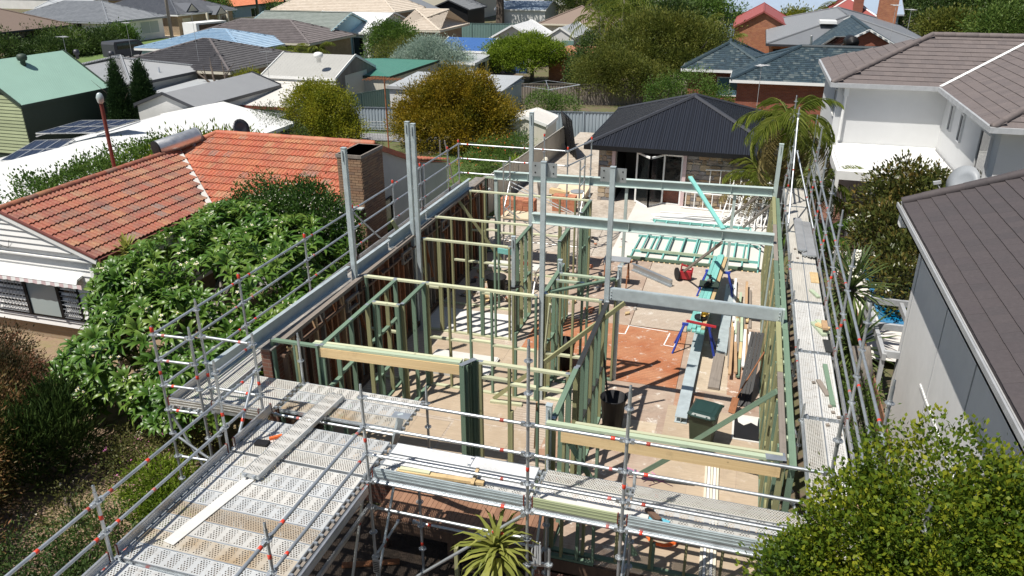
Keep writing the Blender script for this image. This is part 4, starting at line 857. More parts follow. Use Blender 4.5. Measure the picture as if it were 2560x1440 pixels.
# vehicles far up the street
def van(label, cat, at_, yaw, L, W, H, body, glassm='dark_glass', box=False, z0=G+.03):
    t = thing(cat.replace(' ', '_'), label, cat, at_); M0 = Matrix.Translation(at_) @ Matrix.Rotation(yaw, 4, 'Z')
    mb = MB(); h0 = .35
    pr = [(-L/2, h0), (L/2, h0), (L/2, h0+.55), (L/2-.25, h0+.75), (L/2-1.0, H-.05), (L/2-1.25, H), (-L/2+.12, H), (-L/2, H-.25)] if not box else [(-L/2, h0), (L/2, h0), (L/2, H*.55), (L/2-.6, H*.62), (L/2-.9, H), (-L/2, H)]
    mb.prism([(x, -W/2, z) for x, z in pr], (0, W, 0)); mb.build('body', body, t, False, M0)
    mb = MB(); mb.add([(L/2-.27, -W/2+.12, h0+.78), (L/2-.27, W/2-.12, h0+.78), (L/2-.97, W/2-.18, H-.12), (L/2-.97, -W/2+.18, H-.12)], [(0, 1, 2, 3)]); mb.v = [(x+.03, y, z+.02) for x, y, z in mb.v]; mb.build('windscreen', glassm, t, False, M0)
    for s_ in (-1, 1):
        mb = MB().box(-L/2+.4, L/2-1.25, s_*(W/2+.005)-.01, s_*(W/2+.005)+.01, h0+.75, H-.2); mb.build('side_window', glassm, t, False, M0)
        for x in (-L/2+.8, L/2-.85):
            wo = MB().tube((x, s_*(W/2-.16), .33), (x, s_*(W/2+.02), .33), .33, 14).build('wheel', 'black', t, False, M0); MB().tube((x, s_*(W/2+.02), .33), (x, s_*(W/2+.035), .33), .2, 12).build('rim', 'aluminium', wo, False, M0)
van('dark blue-black van parked on the street behind the grey hip roof', 'van', P(318, 146, G), R(84), 4.3, 1.75, 1.85, 'charcoal'); van('white camper van parked across the street from the pale blue roof', 'camper van', P(527, 112, G), R(80), 5.6, 2.2, 2.7, 'white_paint', box=True)
t = thing('mailbox', 'small white mailbox on a post at the lawn edge', 'mailbox', P(289, 115, G)); q = P(289, 115, G); box_o('post', q.x-.06, q.x+.06, q.y-.06, q.y+.06, G, G+.9, 'white_paint', t); MB().prism([(q.x-.3, q.y-.3, G+.9), (q.x+.3, q.y-.3, G+.9), (q.x+.3, q.y-.3, G+1.2), (q.x, q.y-.3, G+1.35), (q.x-.3, q.y-.3, G+1.2)], (0, .6, 0)).build('box', 'white_paint', t)
# rotary clothes line behind the lane fence
q = P(1372, 228, -1.0); t = thing('clothes_line', 'rotary clothes hoist with bare arms behind the lane fence', 'clothes line', (q.x, q.y, G)); tube_o('post', (q.x, q.y, G), (q.x, q.y, -.7), .04, 'galv_tube', t)
for i in range(4):
    a = R(20+90*i); e = Vector((q.x+math.cos(a)*2.1, q.y+math.sin(a)*2.1, -.6)); tube_o('arm', (q.x, q.y, -.9), e, .025, 'galv_tube', t, 6); a2 = R(110+90*i); tube_o('wire', e, (q.x+math.cos(a2)*2.1, q.y+math.sin(a2)*2.1, -.6), .012, 'galv_tube', t, 5)

# ------------------------------------------------------------------ stone outbuilding with charcoal roof
SX0, SX1, SY0, SY1 = -6.2, 1.75, 31.25, 39.6
sb = thing('stone_studio', 'stone-clad studio with a charcoal corrugated hip roof and open glass doors', 'building', (-2.7, 35, -2.2))
MB().box(SX0+.5, -4.98, 31.75, 39.2, G, .2).box(-2.2, SX1-.3, 31.75, 39.2, G, .2).box(-4.98, -2.2, 31.75, 31.95, .02, .2).box(-4.98, -2.2, 38.9, 39.2, G, .2).build('wall', 'concrete', sb)
MB().box(-4.98, -2.2, 31.6, 32.6, -2.25, -2.19).build('floor_slab', 'concrete', sb); MB().box(-4.98, -2.2, 32.6, 39, -2.25, -2.19).box(-4.98, -2.2, 34.4, 34.5, -2.19, .2).box(-4.99, -4.96, 32, 34.4, -2.19, .2).box(-2.22, -2.19, 32, 34.4, -2.19, .2).box(-4.98, -2.2, 31.95, 34.5, .15, .2).build('interior_dark', 'black', sb)  # black lining paints in the darkness of the unlit room
polys, lines = roof_polys('hipy', SX0, SX1, SY0, SY1, .26, 1.76); mb = MB()
for p in polys:
    n = (Vector(p[1])-Vector(p[0])).cross(Vector(p[2])-Vector(p[0])).normalized(); mb.prism(p, -n*.05)
rf = mb.build('roof', 'corr_charcoal', sb); mb = MB()
for p in polys[:4]:                                                   # corrugation crowns as raised ribs
    A, B = Vector(p[0]), Vector(p[1]); e = (B-A).normalized(); n = e.cross(Vector(p[2])-A).normalized(); s = n.cross(e); q2 = [((Vector(x)-A).dot(e), (Vector(x)-A).dot(s)) for x in p]; L = (B-A).length; u = .12
    while u < L-.05:
        hi = max((q for q in [k/60*q2[2][1] for k in range(1, 61)] if inside(u, q-.001, q2)), default=0)
        if hi > .1: a, b = A+e*u+n*.012, A+e*u+s*hi+n*.012; mb.bar(a, b, .055, .022, None, n)
        u += .155
tag(mb.build('roof_rib', 'corr_charcoal', rf), kind='stuff'); mb = MB()
for a, b in lines: mb.tube(Vector(a)+Vector((0, 0, .02)), Vector(b)+Vector((0, 0, .02)), .09, 6)
mb.build('ridge_cap', 'charcoal', rf)
mb = MB().box(SX0-.04, SX1+.04, SY0-.06, SY0, .1, .28).box(SX0-.06, SX0, SY0, SY1, .1, .28).box(SX0, SX1, SY0, 31.75, .08, .10); mb.build('gutter', 'black_metal', sb)
# random rubble stone facing: each stone a piece
def stones(x0, x1, y, z0, z1):
    z = z0; out = []
    while z < z1-.04:
        h = min(rnd.uniform(.13, .27), z1-z); x = x0
        while x < x1-.03:
            w_ = min(rnd.uniform(.16, .46), x1-x)
            if x1-x-w_ < .09: w_ = x1-x
            if h > .2 and rnd.random() < .4: out += [(x, w_, z, h*.5), (x, w_, z+h*.5, h*.5)]
            else: out.append((x, w_, z, h))
            x += w_
        z += h
    return out
st = [s for r_ in ((SX0+.5, -5.1, -2.2, .18), (-2.08, SX1-.3, -2.2, .18)) for s in stones(r_[0], r_[1], 31.7, r_[2], r_[3])]
for x, w_, z, h in st:
    j = lambda: rnd.uniform(-.022, .022); a = .01; d = rnd.uniform(.03, .075)
    q = [(x+a+abs(j()), z+a+abs(j())), (x+w_*.5+j(), z+a*.5), (x+w_-a-abs(j()), z+a+abs(j())), (x+w_-a, z+h*.5+j()), (x+w_-a-abs(j()), z+h-a-abs(j())), (x+w_*.5+j(), z+h-a), (x+a+abs(j()), z+h-a-abs(j())), (x+a, z+h*.5+j())]
    MB().prism([(u, 31.75, v_) for u, v_ in q], (0, -d, 0)).build('stone', 'stone_wall', sb)
mb = MB().box(-5.12, -4.98, 31.58, 31.8, -2.2, .17).box(-2.22, -2.08, 31.58, 31.8, -2.2, .17).box(-4.98, -2.22, 31.58, 31.8, .02, .17); mb.build('door_surround', 'pink_trim', sb)
def gdoor(a, b, label=None):
    a, b = Vector(a), Vector(b); mb = MB(); z0, z1 = -2.17, .0
    for p, q in (((a.x, a.y, z0), (a.x, a.y, z1)), ((b.x, b.y, z0), (b.x, b.y, z1)), ((a.x, a.y, z0+.06), (b.x, b.y, z0+.06)), ((a.x, a.y, z1-.05), (b.x, b.y, z1-.05))): mb.bar(p, q, .07, .07)
    f = mb.build('glass_door', 'white_paint', sb); MB().prism([(a.x, a.y, z0+.1), (b.x, b.y, z0+.1), (b.x, b.y, z1-.1), (a.x, a.y, z1-.1)], (0, .012, 0)).build('pane', 'clear_glass', f)
gdoor((-4.1, 31.85, 0), (-3.45, 31.0, 0)); gdoor((-3.45, 31.0, 0), (-2.98, 31.75, 0)); gdoor((-2.98, 31.8, 0), (-2.25, 31.7, 0))
t = thing('orange_crate', 'orange plastic crate standing behind the right glass door', 'crate', (-2.6, 32.4, -2.19)); mb = MB().prism([(-2.95, 32.2, -2.19), (-2.3, 32.2, -2.19), (-2.22, 32.15, -1.5), (-3.03, 32.15, -1.5)], (0, .5, 0)); mb.build('body', 'orange', t); box_o('rim', -3.06, -2.19, 32.12, 32.7, -1.5, -1.44, 'orange', t)
# ------------------------------------------------------------------ garden shed and black screens at the back
gsd = house('garden_shed', 'cream sheet-metal garden shed with a white gable roof by the lane', (-12.6, -10.2, 40.6, 43.2), -1.0, -.62, 'gaby', 'corr_offwhite', 'sheet_cream', .06, gut='white_paint', cat='shed')
t = thing('louvre_screen', 'stack of black louvred screens leaning on the side fence', 'screen', (-9.0, 40.3, -2.3))
for i in range(3):
    o = Vector((-9.05+.25*i, 40.6-.5*i, -2.3)); mb = MB(); tl = Vector((-.35, .0, 0))
    a = [o, o+Vector((.55, -1.3, 0)), o+Vector((.55, -1.3, 2.1))+tl, o+Vector((0, 0, 2.1))+tl]
    for p_, q_ in zip(a, a[1:]+a[:1]): mb.bar(p_, q_, .06, .06)
    f = mb.build('frame', 'black_metal', t)
    for k in range(1, 15): bar_o('louvre', a[0]+(a[3]-a[0])*k/15, a[1]+(a[2]-a[1])*k/15, .05, .09, 'black_metal', f)
# ------------------------------------------------------------------ right neighbour: two-storey rendered house
rh = thing('rendered_house', 'two-storey pale grey rendered house with a brown tiled roof', 'house', (7, 33, G))
ZE = 2.7; ex0, exv, ey0, eyf = 3.2, 7.1, 34.2, 26.3                    # back-wing eave, valley x, front eaves
MB().box(3.55, 14, 34.65, 42, G, ZE-.05).box(7.5, 14, 26.75, 34.65, G, ZE-.05).box(3.45, 3.85, 34.6, 34.75, G, ZE-.1).build('wall', 'render_grey', rh)
ry, zr = 38.2, ZE+1.55; rx = 11.1
PA = [[(ex0, ey0, ZE), (exv, ey0, ZE), (rx, ry, zr), (ex0+4.0, ry, zr)], [(ex0, 42.2, ZE), (ex0, ey0, ZE), (ex0+4.0, ry, zr)]]
PBv = [[(exv, ey0, ZE), (exv, eyf, ZE), (rx, eyf+4.0, zr), (rx, ry, zr)], [(exv, eyf, ZE), (15.1, eyf, ZE), (rx, eyf+4.0, zr)]]
PC = [[(15.1, 42.2, ZE), (ex0, 42.2, ZE), (ex0+4, ry, zr), (rx, ry, zr)]]
mb = MB()
for p in PA+PBv+PC: mb.prism(p, (0, 0, -.05))
rf = mb.build('roof', 'tile_brown', rh); lay_tiles(rf, PA+PBv, .32, .36, 'tile_brown', 300, 'flat')
for a, b in (((ex0, ey0, ZE), (ex0+4, ry, zr)), ((ex0+4, ry, zr), (rx, ry, zr)), ((exv, eyf, ZE), (rx, eyf+4, zr)), ((rx, eyf+4, zr), (rx, ry, zr))): ridge_tiles(rf, Vector(a)+Vector((0, 0, .05)), Vector(b)+Vector((0, 0, .05)), 'tile_brown', .12, .4)
bar_o('valley_flashing', (exv, ey0, ZE+.05), (rx, ry, zr+.06), .14, .02, 'white_paint', rf)
mb = MB().box(ex0-.08, exv, ey0-.1, ey0, ZE-.14, ZE+.03).box(exv-.1, exv, eyf-.1, ey0-.1, ZE-.14, ZE+.03).box(exv, 15, eyf-.1, eyf, ZE-.14, ZE+.03).box(ex0-.1, ex0, ey0, 42, ZE-.14, ZE+.03); mb.build('gutter', 'pvc_grey', rh)
MB().box(ex0, exv, ey0, 34.7, ZE-.16, ZE-.14).box(exv, 7.55, eyf, ey0, ZE-.16, ZE-.14).box(7.55, 15, eyf, 26.8, ZE-.16, ZE-.14).box(ex0, 3.6, 34.7, 42, ZE-.16, ZE-.14).build('soffit', 'white_paint', rh)
mb = MB().box(3.68, 3.86, 34.3, 34.62, 2.2, 2.55).tube((3.77, 34.5, 2.3), (3.77, 34.5, .4), .06, 8).box(8.5, 8.75, 26.4, 26.72, 2.1, 2.5).tube((8.6, 26.62, 2.2), (8.6, 26.62, -.5), .06, 8); mb.build('downpipe', 'white_paint', rh)
def lwin(y0, y1, z0, z1):                                             # recessed window in the left-facing wall x=7.5
    mb = MB().box(7.42, 7.5, y0-.05, y1+.05, z1, z1+.05).box(7.42, 7.5, y0-.05, y1+.05, z0-.05, z0).box(7.42, 7.5, y0-.05, y0, z0, z1).box(7.42, 7.5, y1, y1+.05, z0, z1); f = mb.build('window', 'render_grey', rh); box_o('pane', 7.46, 7.49, y0, y1, z0, z1, 'dark_glass', f)
lwin(33.0, 33.35, 1.3, 2.2); lwin(31.3, 31.65, 1.25, 2.15); lwin(27.5, 28.7, .5, 2.2)
window(rh, 'L', 36, .5, 1.2, 2.2, 3.55, 'white_paint', 'dark_glass', mull=0)
pg = thing('pergola', 'white louvred pergola roof against the rendered house', 'pergola', (5.4, 32, G))
mb = MB().box(3.4, 7.45, 30.0, 30.12, -.12, .2).box(3.4, 3.52, 30.12, 34.6, -.12, .2).box(3.52, 7.45, 34.5, 34.62, .05, .26); mb.build('beam', 'white_paint', pg)
for i in range(29): box_o('louvre', 3.54, 7.43, 30.14+i*.15, 30.28+i*.15, .17, .20, 'louvre_white', pg)
for x, y in ((3.46, 30.06), (3.46, 34.4)): box_o('post', x-.06, x+.06, y-.06, y+.06, G, -.12, 'white_paint', pg)
tag(MB().box(3.2, 12, 28.4, 34.6, G, -2.25).build('pool_terrace', 'brick_house_old'), kind='structure')
sheet('pool_paving', [(3.45, 20), (9, 20), (9, 28.4), (3.45, 28.4)], G+.30, 'pale_concrete')
sheet('pool_water', [(4.5, 22.6), (6.1, 22.6), (6.1, 27.4), (4.5, 27.4)], G+.31, 'pool_water')
t = thing('swim_spa_rim', 'blue tiled rim around the small swimming pool', 'pool rim', (5.3, 25, G+.3)); mb = MB().box(4.35, 4.5, 22.4, 27.6, G+.2, G+.36).box(6.1, 6.25, 22.4, 27.6, G+.2, G+.36).box(4.5, 6.1, 27.4, 27.6, G+.2, G+.36).box(4.5, 6.1, 22.4, 22.6, G+.2, G+.36); mb.build('coping', 'tarp_blue', t)
t = thing('pool_blind', 'white folding pool chair lying on the blue pool cover', 'chair', (5.1, 25.5, G+.35))
for i in range(6): bar_o('slat', (4.75, 25.0+i*.14, G+.45), (5.25, 25.15+i*.14, G+.75-.02*i), .09, .02, 'white_paint', t)
mb = MB()
for x in (4.75, 5.2): mb.bar((x, 24.9, G+.36), (x+.03, 25.9, G+.8), .03, .03).bar((x, 25.9, G+.36), (x+.03, 25.2, G+.7), .03, .03)
mb.build('frame', 'dark_steel', t)
for i, (x, y) in enumerate(((4.2, 29.3), (5.0, 29.6))):
    t = thing('outdoor_table' if i else 'outdoor_chair', ('white outdoor table in the shade under the pergola', 'white outdoor chair beside the table under the pergola')[1-i], ('table' if i else 'chair'), (x, y, -2.25)); hh = (.45, .74)[i]; w_ = (.24, .45)[i]
    box_o('top' if i else 'seat', x-w_, x+w_, y-w_, y+w_, -2.25+hh, -2.21+hh, 'white_paint', t)
    for a in (-1, 1):
        for b in (-1, 1): box_o('leg', x+a*(w_-.03)-.02, x+a*(w_-.03)+.02, y+b*(w_-.03)-.02, y+b*(w_-.03)+.02, -2.25, -2.25+hh, 'white_paint', t)
    if not i: box_o('backrest', x-w_, x+w_, y+w_-.03, y+w_, -2.25+hh, -1.35, 'white_paint', t)
t = thing('glass_fence', 'frameless glass pool fence below the pergola', 'fence', (5.2, 28.5, -2.25))
for i in range(4): x = 3.5+i*1.15; box_o('glass_panel', x, x+1.1, 28.45, 28.465, -2.2, -1.15, 'clear_glass', t); box_o('spigot', x+.2, x+.26, 28.42, 28.5, -2.25, -2.08, 'aluminium', t)
t = thing('satellite_dish', 'big pale satellite dish on the rendered house above the brown roof', 'satellite dish', (6.5, 24, 0)); q = P(2413, 458, 1.3)
MB().lathe((0, 0, 0), [(.02, 0), (.25, .03), (.48, .12), (.50, .14), (.25, .05), (.02, .02)], 24).build('dish', 'grey_paint', t, True, Matrix.Translation(q) @ Vector((-.75, -.62, .42)).to_track_quat('Z', 'Y').to_matrix().to_4x4())
mb = MB().path([q+Vector((.05, 0, -.1)), q+Vector((-.45, -.1, -.45)), q+Vector((-.75, -.05, -.05))], .018, 6); mb.bar(q+Vector((-.85, -.05, -.05)), q+Vector((-.65, -.05, .0)), .09, .09); mb.tube(q+Vector((.05, 0, -.1)), q+Vector((.2, .2, -1.8)), .035, 8); mb.build('feed_arm', 'pvc_grey', t)
# ------------------------------------------------------------------ near right house with the dark brown roof
nh = thing('near_house', 'pale rendered house at the right edge with a plum-brown tiled roof', 'house', (6, 12, G))
ZG, gx = 2.5, 3.47
PN = [[(gx, 18.0, ZG), (gx, 1.5, ZG), (gx+4.9, 1.5, ZG+1.75), (gx+4.9, 18.0, ZG+1.75)]]
MB().prism([(3.92, 17.6, G), (11, 17.6, G), (11, 17.6, ZG+1.1), (8.3, 17.6, ZG+1.6), (3.92, 17.6, ZG-.02)], (0, -16, 0)).build('wall', 'render_white', nh)
rf = MB().prism(PN[0], (0, 0, -.06)).prism([(gx+4.9, 18.0, ZG+1.75), (gx+4.9, 1.5, ZG+1.75), (gx+9.8, 1.5, ZG), (gx+9.8, 18.0, ZG)], (0, 0, -.06)).build('roof', 'tile_plum', nh)
lay_tiles(rf, PN, .30, .275, 'tile_plum', 300, 'flat', jit=.001)
ridge_tiles(rf, (gx, 17.98, ZG+.05), (gx+4.9, 17.98, ZG+1.82), 'tile_plum', .10, .4)
mb = MB().box(gx-.10, gx+.0, 1.5, 18.05, ZG-.12, ZG-.08).box(gx-.10, gx-.07, 1.5, 18.05, ZG-.12, ZG+.01).box(gx-.02, gx, 1.5, 18.05, ZG-.12, ZG-.05); mb.bar((gx, 18.03, ZG-.06), (gx+4.9, 18.03, ZG+1.7), .05, .18); mb.build('gutter', 'pvc_grey', nh)
MB().box(gx, 3.95, 1.5, 18.0, ZG-.15, ZG-.13).build('soffit', 'grey_paint', nh); box_o('eave_return', gx-.02, gx+.4, 17.7, 17.98, ZG-.45, ZG-.1, 'white_paint', nh)
for y in (17.3, 14.6, 12.4): box_o('control_joint', 3.905, 3.92, y-.012, y+.012, G, ZG-.1, 'pvc_grey', nh)
mb = MB().box(3.9, 3.93, 9, 15.2, -.42, -.36).box(3.9, 3.93, 9, 13.2, -1.15, -1.10); mb.build('ledge', 'white_paint', nh)
MB().prism([(3.91, 12.55, -2.3), (3.91, 11.9, -2.3), (3.91, 12.35, -.9)], (-.012, 0, 0)).build('window', 'dark_glass', nh)
pl = thing('side_pergola', 'grey steel pergola frame between the pool and the near house', 'pergola', (3.8, 19, G))
for a, b in (((3.6, 17.3, -.9), (3.6, 20.6, -.9)), ((4.4, 17.3, -.9), (4.4, 20.6, -.9)), ((3.5, 20.5, -.85), (5.4, 20.5, -.85)), ((3.5, 18.9, -.85), (5.4, 18.9, -.85)), ((3.6, 17.4, -.85), (4.9, 17.4, -.85))): bar_o('beam', a, b, .09, .16, 'pvc_grey', pl)
for x, y in ((3.6, 17.4), (3.6, 20.5)): bar_o('post', (x, y, G), (x, y, -.95), .09, .09, 'pvc_grey', pl)
t = thing('thatch_palm_trunk', 'leaning grey fibrous palm trunk beside the timber fence', 'palm', (3.2, 16.5, G)); MB().path([(3.45, 16.1, G), (3.2, 16.7, -1.6), (3.05, 17.1, -.6)], .34, 10, None, .2).build('trunk', 'thatch', t, True)

# ================================================================== the house being built
# floor: platform, sheets and boards
tag(MB().box(-8.0, 1.2, 11.45, 24.22, F-.26, F-.01).box(-2.45, 1.2, 10.0, 11.45, F-.26, F-.01).build('floor', 'old_hardwood'), kind='structure')
def fsheet(name, x0, x1, y0, y1, z, mat, parent=None): return box_o(name, x0, x1, y0, y1, z-.006, z, mat, parent)
fp = bpy.data.objects['floor']
E_ = lambda *a: fsheet(*a, fp)
# tan particleboard sheets, laid over the boards with joints
for (x0, x1, ys) in ((-7.95, -5.4, (11.6, 12.5)), (-7.1, -4.2, (13.55, 14.45, 15.35, 16.25)), (-5.35, -3.6, (11.7, 12.6)), (-.95, 1.15, (10.1, 11.0, 11.9, 12.8, 13.7))):
    for i, y in enumerate(ys):
        xm = (x0+x1)/2+(.5 if i % 2 else -.4)
        if x0 == -.95 and y == 13.7: E_('floor_sheet', x0, .52, y, y+1.75, F+.006, 'particle_board'); E_('floor_sheet', .52, 1.15, y, 14.45, F+.006, 'particle_board'); continue
        E_('floor_sheet', x0, xm-.004, y, y+.895, F+.006, 'particle_board'); E_('floor_sheet', xm+.004, x1, y, y+.895, F+.006, 'particle_board')
E_('floor_sheet', -2.3, -.96, 10.1, 13.5, F+.006, 'scuffed_boards')
E_('floor_boards', -7.9, -2.5, 11.5, 14.7, F+.001, 'bare_boards'); E_('floor_boards', -7.9, -2.5, 14.71, 24.2, F+.0012, 'bare_boards')
E_('floor_boards', -2.49, 1.15, 10.05, 16.2, F+.0014, 'scuffed_boards'); E_('red_floor_boards', -4.9, -.86, 16.21, 19.25, F+.002, 'red_boards'); E_('floor_boards', -.85, 1.15, 16.21, 19.9, F+.0016, 'scuffed_boards'); E_('floor_boards', -2.4, 1.15, 19.9, 24.2, F+.0018, 'bare_boards')
E_('floor_sheet', -7.85, -5.3, 17.62, 18.95, F+.010, 'white_floor'); E_('floor_boards', -4.95, -2.42, 19.26, 24.2, F+.0022, 'scuffed_boards')
E_('floor_patch', -.55, .28, 16.3, 18.9, F+.0032, 'sandy_patch'); E_('floor_patch', .29, .62, 16.25, 19.2, F+.0034, 'stained_patch'); E_('floor_patch', -2.4, -.9, 19.3, 20.6, F+.0035, 'bare_boards'); E_('floor_patch', -2.0, -1.1, 13.6, 14.6, F+.0075, 'sandy_patch'); E_('floor_patch', -3.3, -2.5, 12.7, 14.2, F+.0028, 'stained_patch'); E_('floor_patch', -.84, -.2, 14.6, 16.2, F+.003, 'stained_patch')
mb = MB()                                                            # set-out lines painted on the red boards
for a, b in (((-2.75, 18.7), (-2.45, 18.7)), ((-2.45, 18.7), (-2.42, 19.25)), ((-2.42, 19.25), (-1.35, 19.15)), ((-1.3, 19.1), (-1.38, 18.35)), ((-1.38, 18.35), (-1.12, 18.32)), ((-1.12, 18.32), (-1.05, 18.85))): mb.bar((*a, F+.006), (*b, F+.006), .03, .003)
tag(mb.build('floor_marking', 'white_paint', fp))
mb = MB().box(.5, 1.05, 14.5, 15.42, F+.004, F+.009); mb.build('floor_opening', 'black', fp); mb = MB().box(.46, .5, 14.46, 15.46, F, F+.02).box(.5, 1.05, 15.42, 15.46, F, F+.02).box(.5, 1.05, 14.46, 14.5, F, F+.02).prism([(.55, 15.42, F+.012), (1.0, 15.42, F+.012), (.98, 15.1, F+.012), (.85, 15.2, F+.012), (.7, 15.05, F+.012), (.58, 15.15, F+.012)], (0, 0, .004)); mb.build('opening_trim', 'white_sheet', fp)
for i in range(26):
    x = -3.3+i*.177; box_o('floor_joist', x, x+.045, 24.1, 24.34, F-.2, F-.02, 'raw_pine', fp)
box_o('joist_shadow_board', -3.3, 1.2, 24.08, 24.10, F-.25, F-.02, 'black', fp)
tag(MB().box(-8.42, -8.0, 11.3, 24.3, G, F-.02).box(-8.0, -2.45, 11.30, 11.45, G, F-.2).box(-2.45, 1.2, 9.9, 10.0, G, F-.3).box(-2.6, -2.45, 10, 11.3, G, F-.2).build('base_wall', 'brick_house_old'), kind='structure')
# old brick veneer with its weathered frame on the left side
ow = thing('old_brick_wall', 'old brick wall with a weathered brown stud frame on the left side of the site', 'wall', (-8.3, 18, F))
MB().box(-8.42, -8.22, 11.3, 24.0, F-.02, .60).build('brick_skin', 'brick_house_old', ow); box_o('cavity_flashing', -8.45, -8.1, 11.2, 24.0, .60, .625, 'rubble', ow)
for i in range(44):
    y = 11.5+i*.288; bar_o('stud', (-8.03, y, F), (-8.03+rnd.uniform(-.01, .01), y+rnd.uniform(-.03, .03), .66 if i % 3 else .4), .055, .10, rnd.choice(['old_hardwood', 'old_hardwood', 'rusty', 'copper_board', 'weathered_timber']), ow, (1, 0, 0))
for z, h in ((.70, .075), (.40, .05), (F+.04, .08)): bar_o('rail', (-8.02, 11.4, z), (-8.02, 23.9, z), .11, h, 'weathered_timber' if z > .5 else 'old_hardwood', ow)
for y in (13.9, 16.9, 19.6): 
    mb = MB().box(-8.0, -7.93, y, y+.55, .2, .24).box(-8.0, -7.93, y, y+.55, .46, .50).box(-8.0, -7.93, y, y+.04, .24, .46).box(-8.0, -7.93, y+.51, y+.55, .24, .46); mb.build('vent_frame', 'weathered_timber', ow)
for k in range(9): y = 11.6+k*1.35; bar_o('brace', (-7.99, y, .5), (-7.99, y+.5, -.9), .02, .09, rnd.choice(['rusty', 'raw_pine', 'old_hardwood']), ow, (1, 0, 0))
def wallframe(label, ax, a0, a1, c, sp=.46, tp='pale_timber', st='green_timber', bp='pale_green_timber', nog=(-.62,), open_=(), z1=T, lean=0, dbl=False, nmat=None, bottom=True, wd=.09):
    """stud wall on axis ax from a0 to a1 at c: plates, studs and noggings as single sticks"""
    q = (lambda a, z: (a, c, z)) if ax == 'x' else (lambda a, z: (c, a, z)); side = (0, 1, 0) if ax == 'x' else (1, 0, 0)
    t = thing('wall_frame', label, 'wall frame', q((a0+a1)/2, F))
    bar_o('top_plate', q(a0, z1-.0225), q(a1, z1-.0225), wd, .045, tp, t)
    if dbl: bar_o('top_plate', q(a0+.02, z1-.0685), q(a1-.02, z1-.0685), wd, .045, st, t)
    segs = []; p = a0
    for o0, o1 in list(open_)+[(a1, a1)]:
        if o0 > p: segs.append((p, o0))
        p = o1
    zt = z1-.046-(.046 if dbl else 0)
    for s0, s1 in segs:
        if bottom: bar_o('bottom_plate', q(s0, F+.0225), q(s1, F+.0225), wd, .045, bp, t)
        n = max(1, round((s1-s0)/sp)); xs = [s0+.0225+(s1-s0-.045)*i/n for i in range(n+1)]
        for x in xs:
            m_ = st if not isinstance(st, (list, tuple)) else rnd.choice(st)
            bar_o('stud', q(x, F+.046), q(x+rnd.uniform(-.006, .006), zt), .045, wd-.002, m_, t, side)
        for x in xs[1:-1]:
            if rnd.random() < .28: bar_o('stud', q(x+.047, F+.046), q(x+.048, zt-rnd.choice((0, 0, .9))), .045, wd-.006, rnd.choice(OL) if 'OL' in globals() else 'olive_timber', t, side)
        for k in (0, -1): bar_o('nail_plate', q(xs[k]-.04, z1+.002), q(xs[k]+.04, z1+.002), wd*.8, .003, 'galv_tube', t)
        for z in nog:
            for u, v_ in zip(xs, xs[1:]):
                if v_-u > .2 and rnd.random() < .9: zz = z+rnd.choice((-.03, .03)); bar_o('nogging', q(u+.024, zz), q(v_-.024, zz), wd-.004, .045, nmat or tp, t)
    return t
OL = ['olive_timber', 'olive_timber', 'green_timber']; GR = ['green_timber', 'green_timber', 'olive_timber']
wallframe('long pale-topped cross wall frame in the middle of the house', 'x', -7.93, -3.86, 14.78, .55, 'pale_timber', OL, 'pale_timber', (-.55,), ((-7.15, -6.42),))
wallframe('short pale cross wall frame between the two tall central columns', 'x', -3.72, -2.48, 14.92, .5, 'pale_timber', OL, 'pale_timber', (-.7,))
wallframe('pale cross wall frame in front of the white floor sheet', 'x', -7.62, -5.28, 17.5, .42, 'pale_timber', OL, 'pale_timber', (-.55,))
wallframe('pale cross wall frame ending at the tall column by the middle beam', 'x', -8.0, -5.22, 19.28, .46, 'pale_timber', OL, 'pale_timber', (-.5,))
wallframe('rearmost pale cross wall frame in front of the alloy tower', 'x', -7.95, -4.1, 22.0, .5, 'pale_timber', OL, 'pale_timber', (-.5,))
wallframe('small green frame stub at the far left back corner', 'x', -8.0, -7.55, 23.65, .4, 'pale_green_timber', GR, 'green_timber', (-.6,))
wallframe('green frame running back from the front left room', 'y', 11.4, 14.73, -7.15, .48, 'green_timber', GR, 'green_timber', (-.2, -1.1), ((12.6, 13.3),))
wallframe('short green frame boxing in the cupboard beside the long cross wall', 'y', 13.55, 14.73, -6.46, .55, 'green_timber', GR, 'green_timber', ())
wallframe('short pale frame closing the cupboard front', 'x', -7.1, -6.5, 13.5, .6, 'pale_timber', GR, 'green_timber', ())
wallframe('green corridor frame beside the steel stub post', 'y', 17.6, 19.23, -5.24, .46, 'green_timber', GR, 'green_timber', (-.6,))
wallframe('green doorway stack of studs in the middle of the corridor', 'y', 18.25, 19.35, -4.2, .22, 'green_timber', OL, 'green_timber', (-.4,))
wallframe('green frame at the far end of the corridor', 'y', 20.7, 22.0, -4.15, .3, 'green_timber', GR, 'green_timber', (-.4,))
wallframe('green corner frame behind the column on the cross wall', 'y', 14.98, 16.75, -3.75, .4, 'green_timber', GR, 'green_timber', (-.6,))
wallframe('pale doorhead frame across the corridor with the bracketed posts', 'x', -3.68, -2.36, 16.16, .62, 'pale_green_timber', GR, 'green_timber', ())
wallframe('short pale second rail below the corridor doorhead', 'x', -3.66, -3.05, 15.75, .6, 'pale_green_timber', GR, 'green_timber', ())
wallframe('black-topped wall frame dividing the hall from the big room', 'y', 11.95, 14.9, -2.36, .42, 'black_timber', GR, 'green_timber', (-.6,))
wallframe('green front part of the dividing wall frame by the front lintel', 'y', 10.2, 11.93, -2.38, .5, 'green_timber', OL, 'green_timber', (-.6,))
fl = wallframe('front left green frame carrying a raw pine lintel', 'x', -8.2, -7.2, 11.38, .42, 'green_timber', GR, 'green_timber', (-.5,))
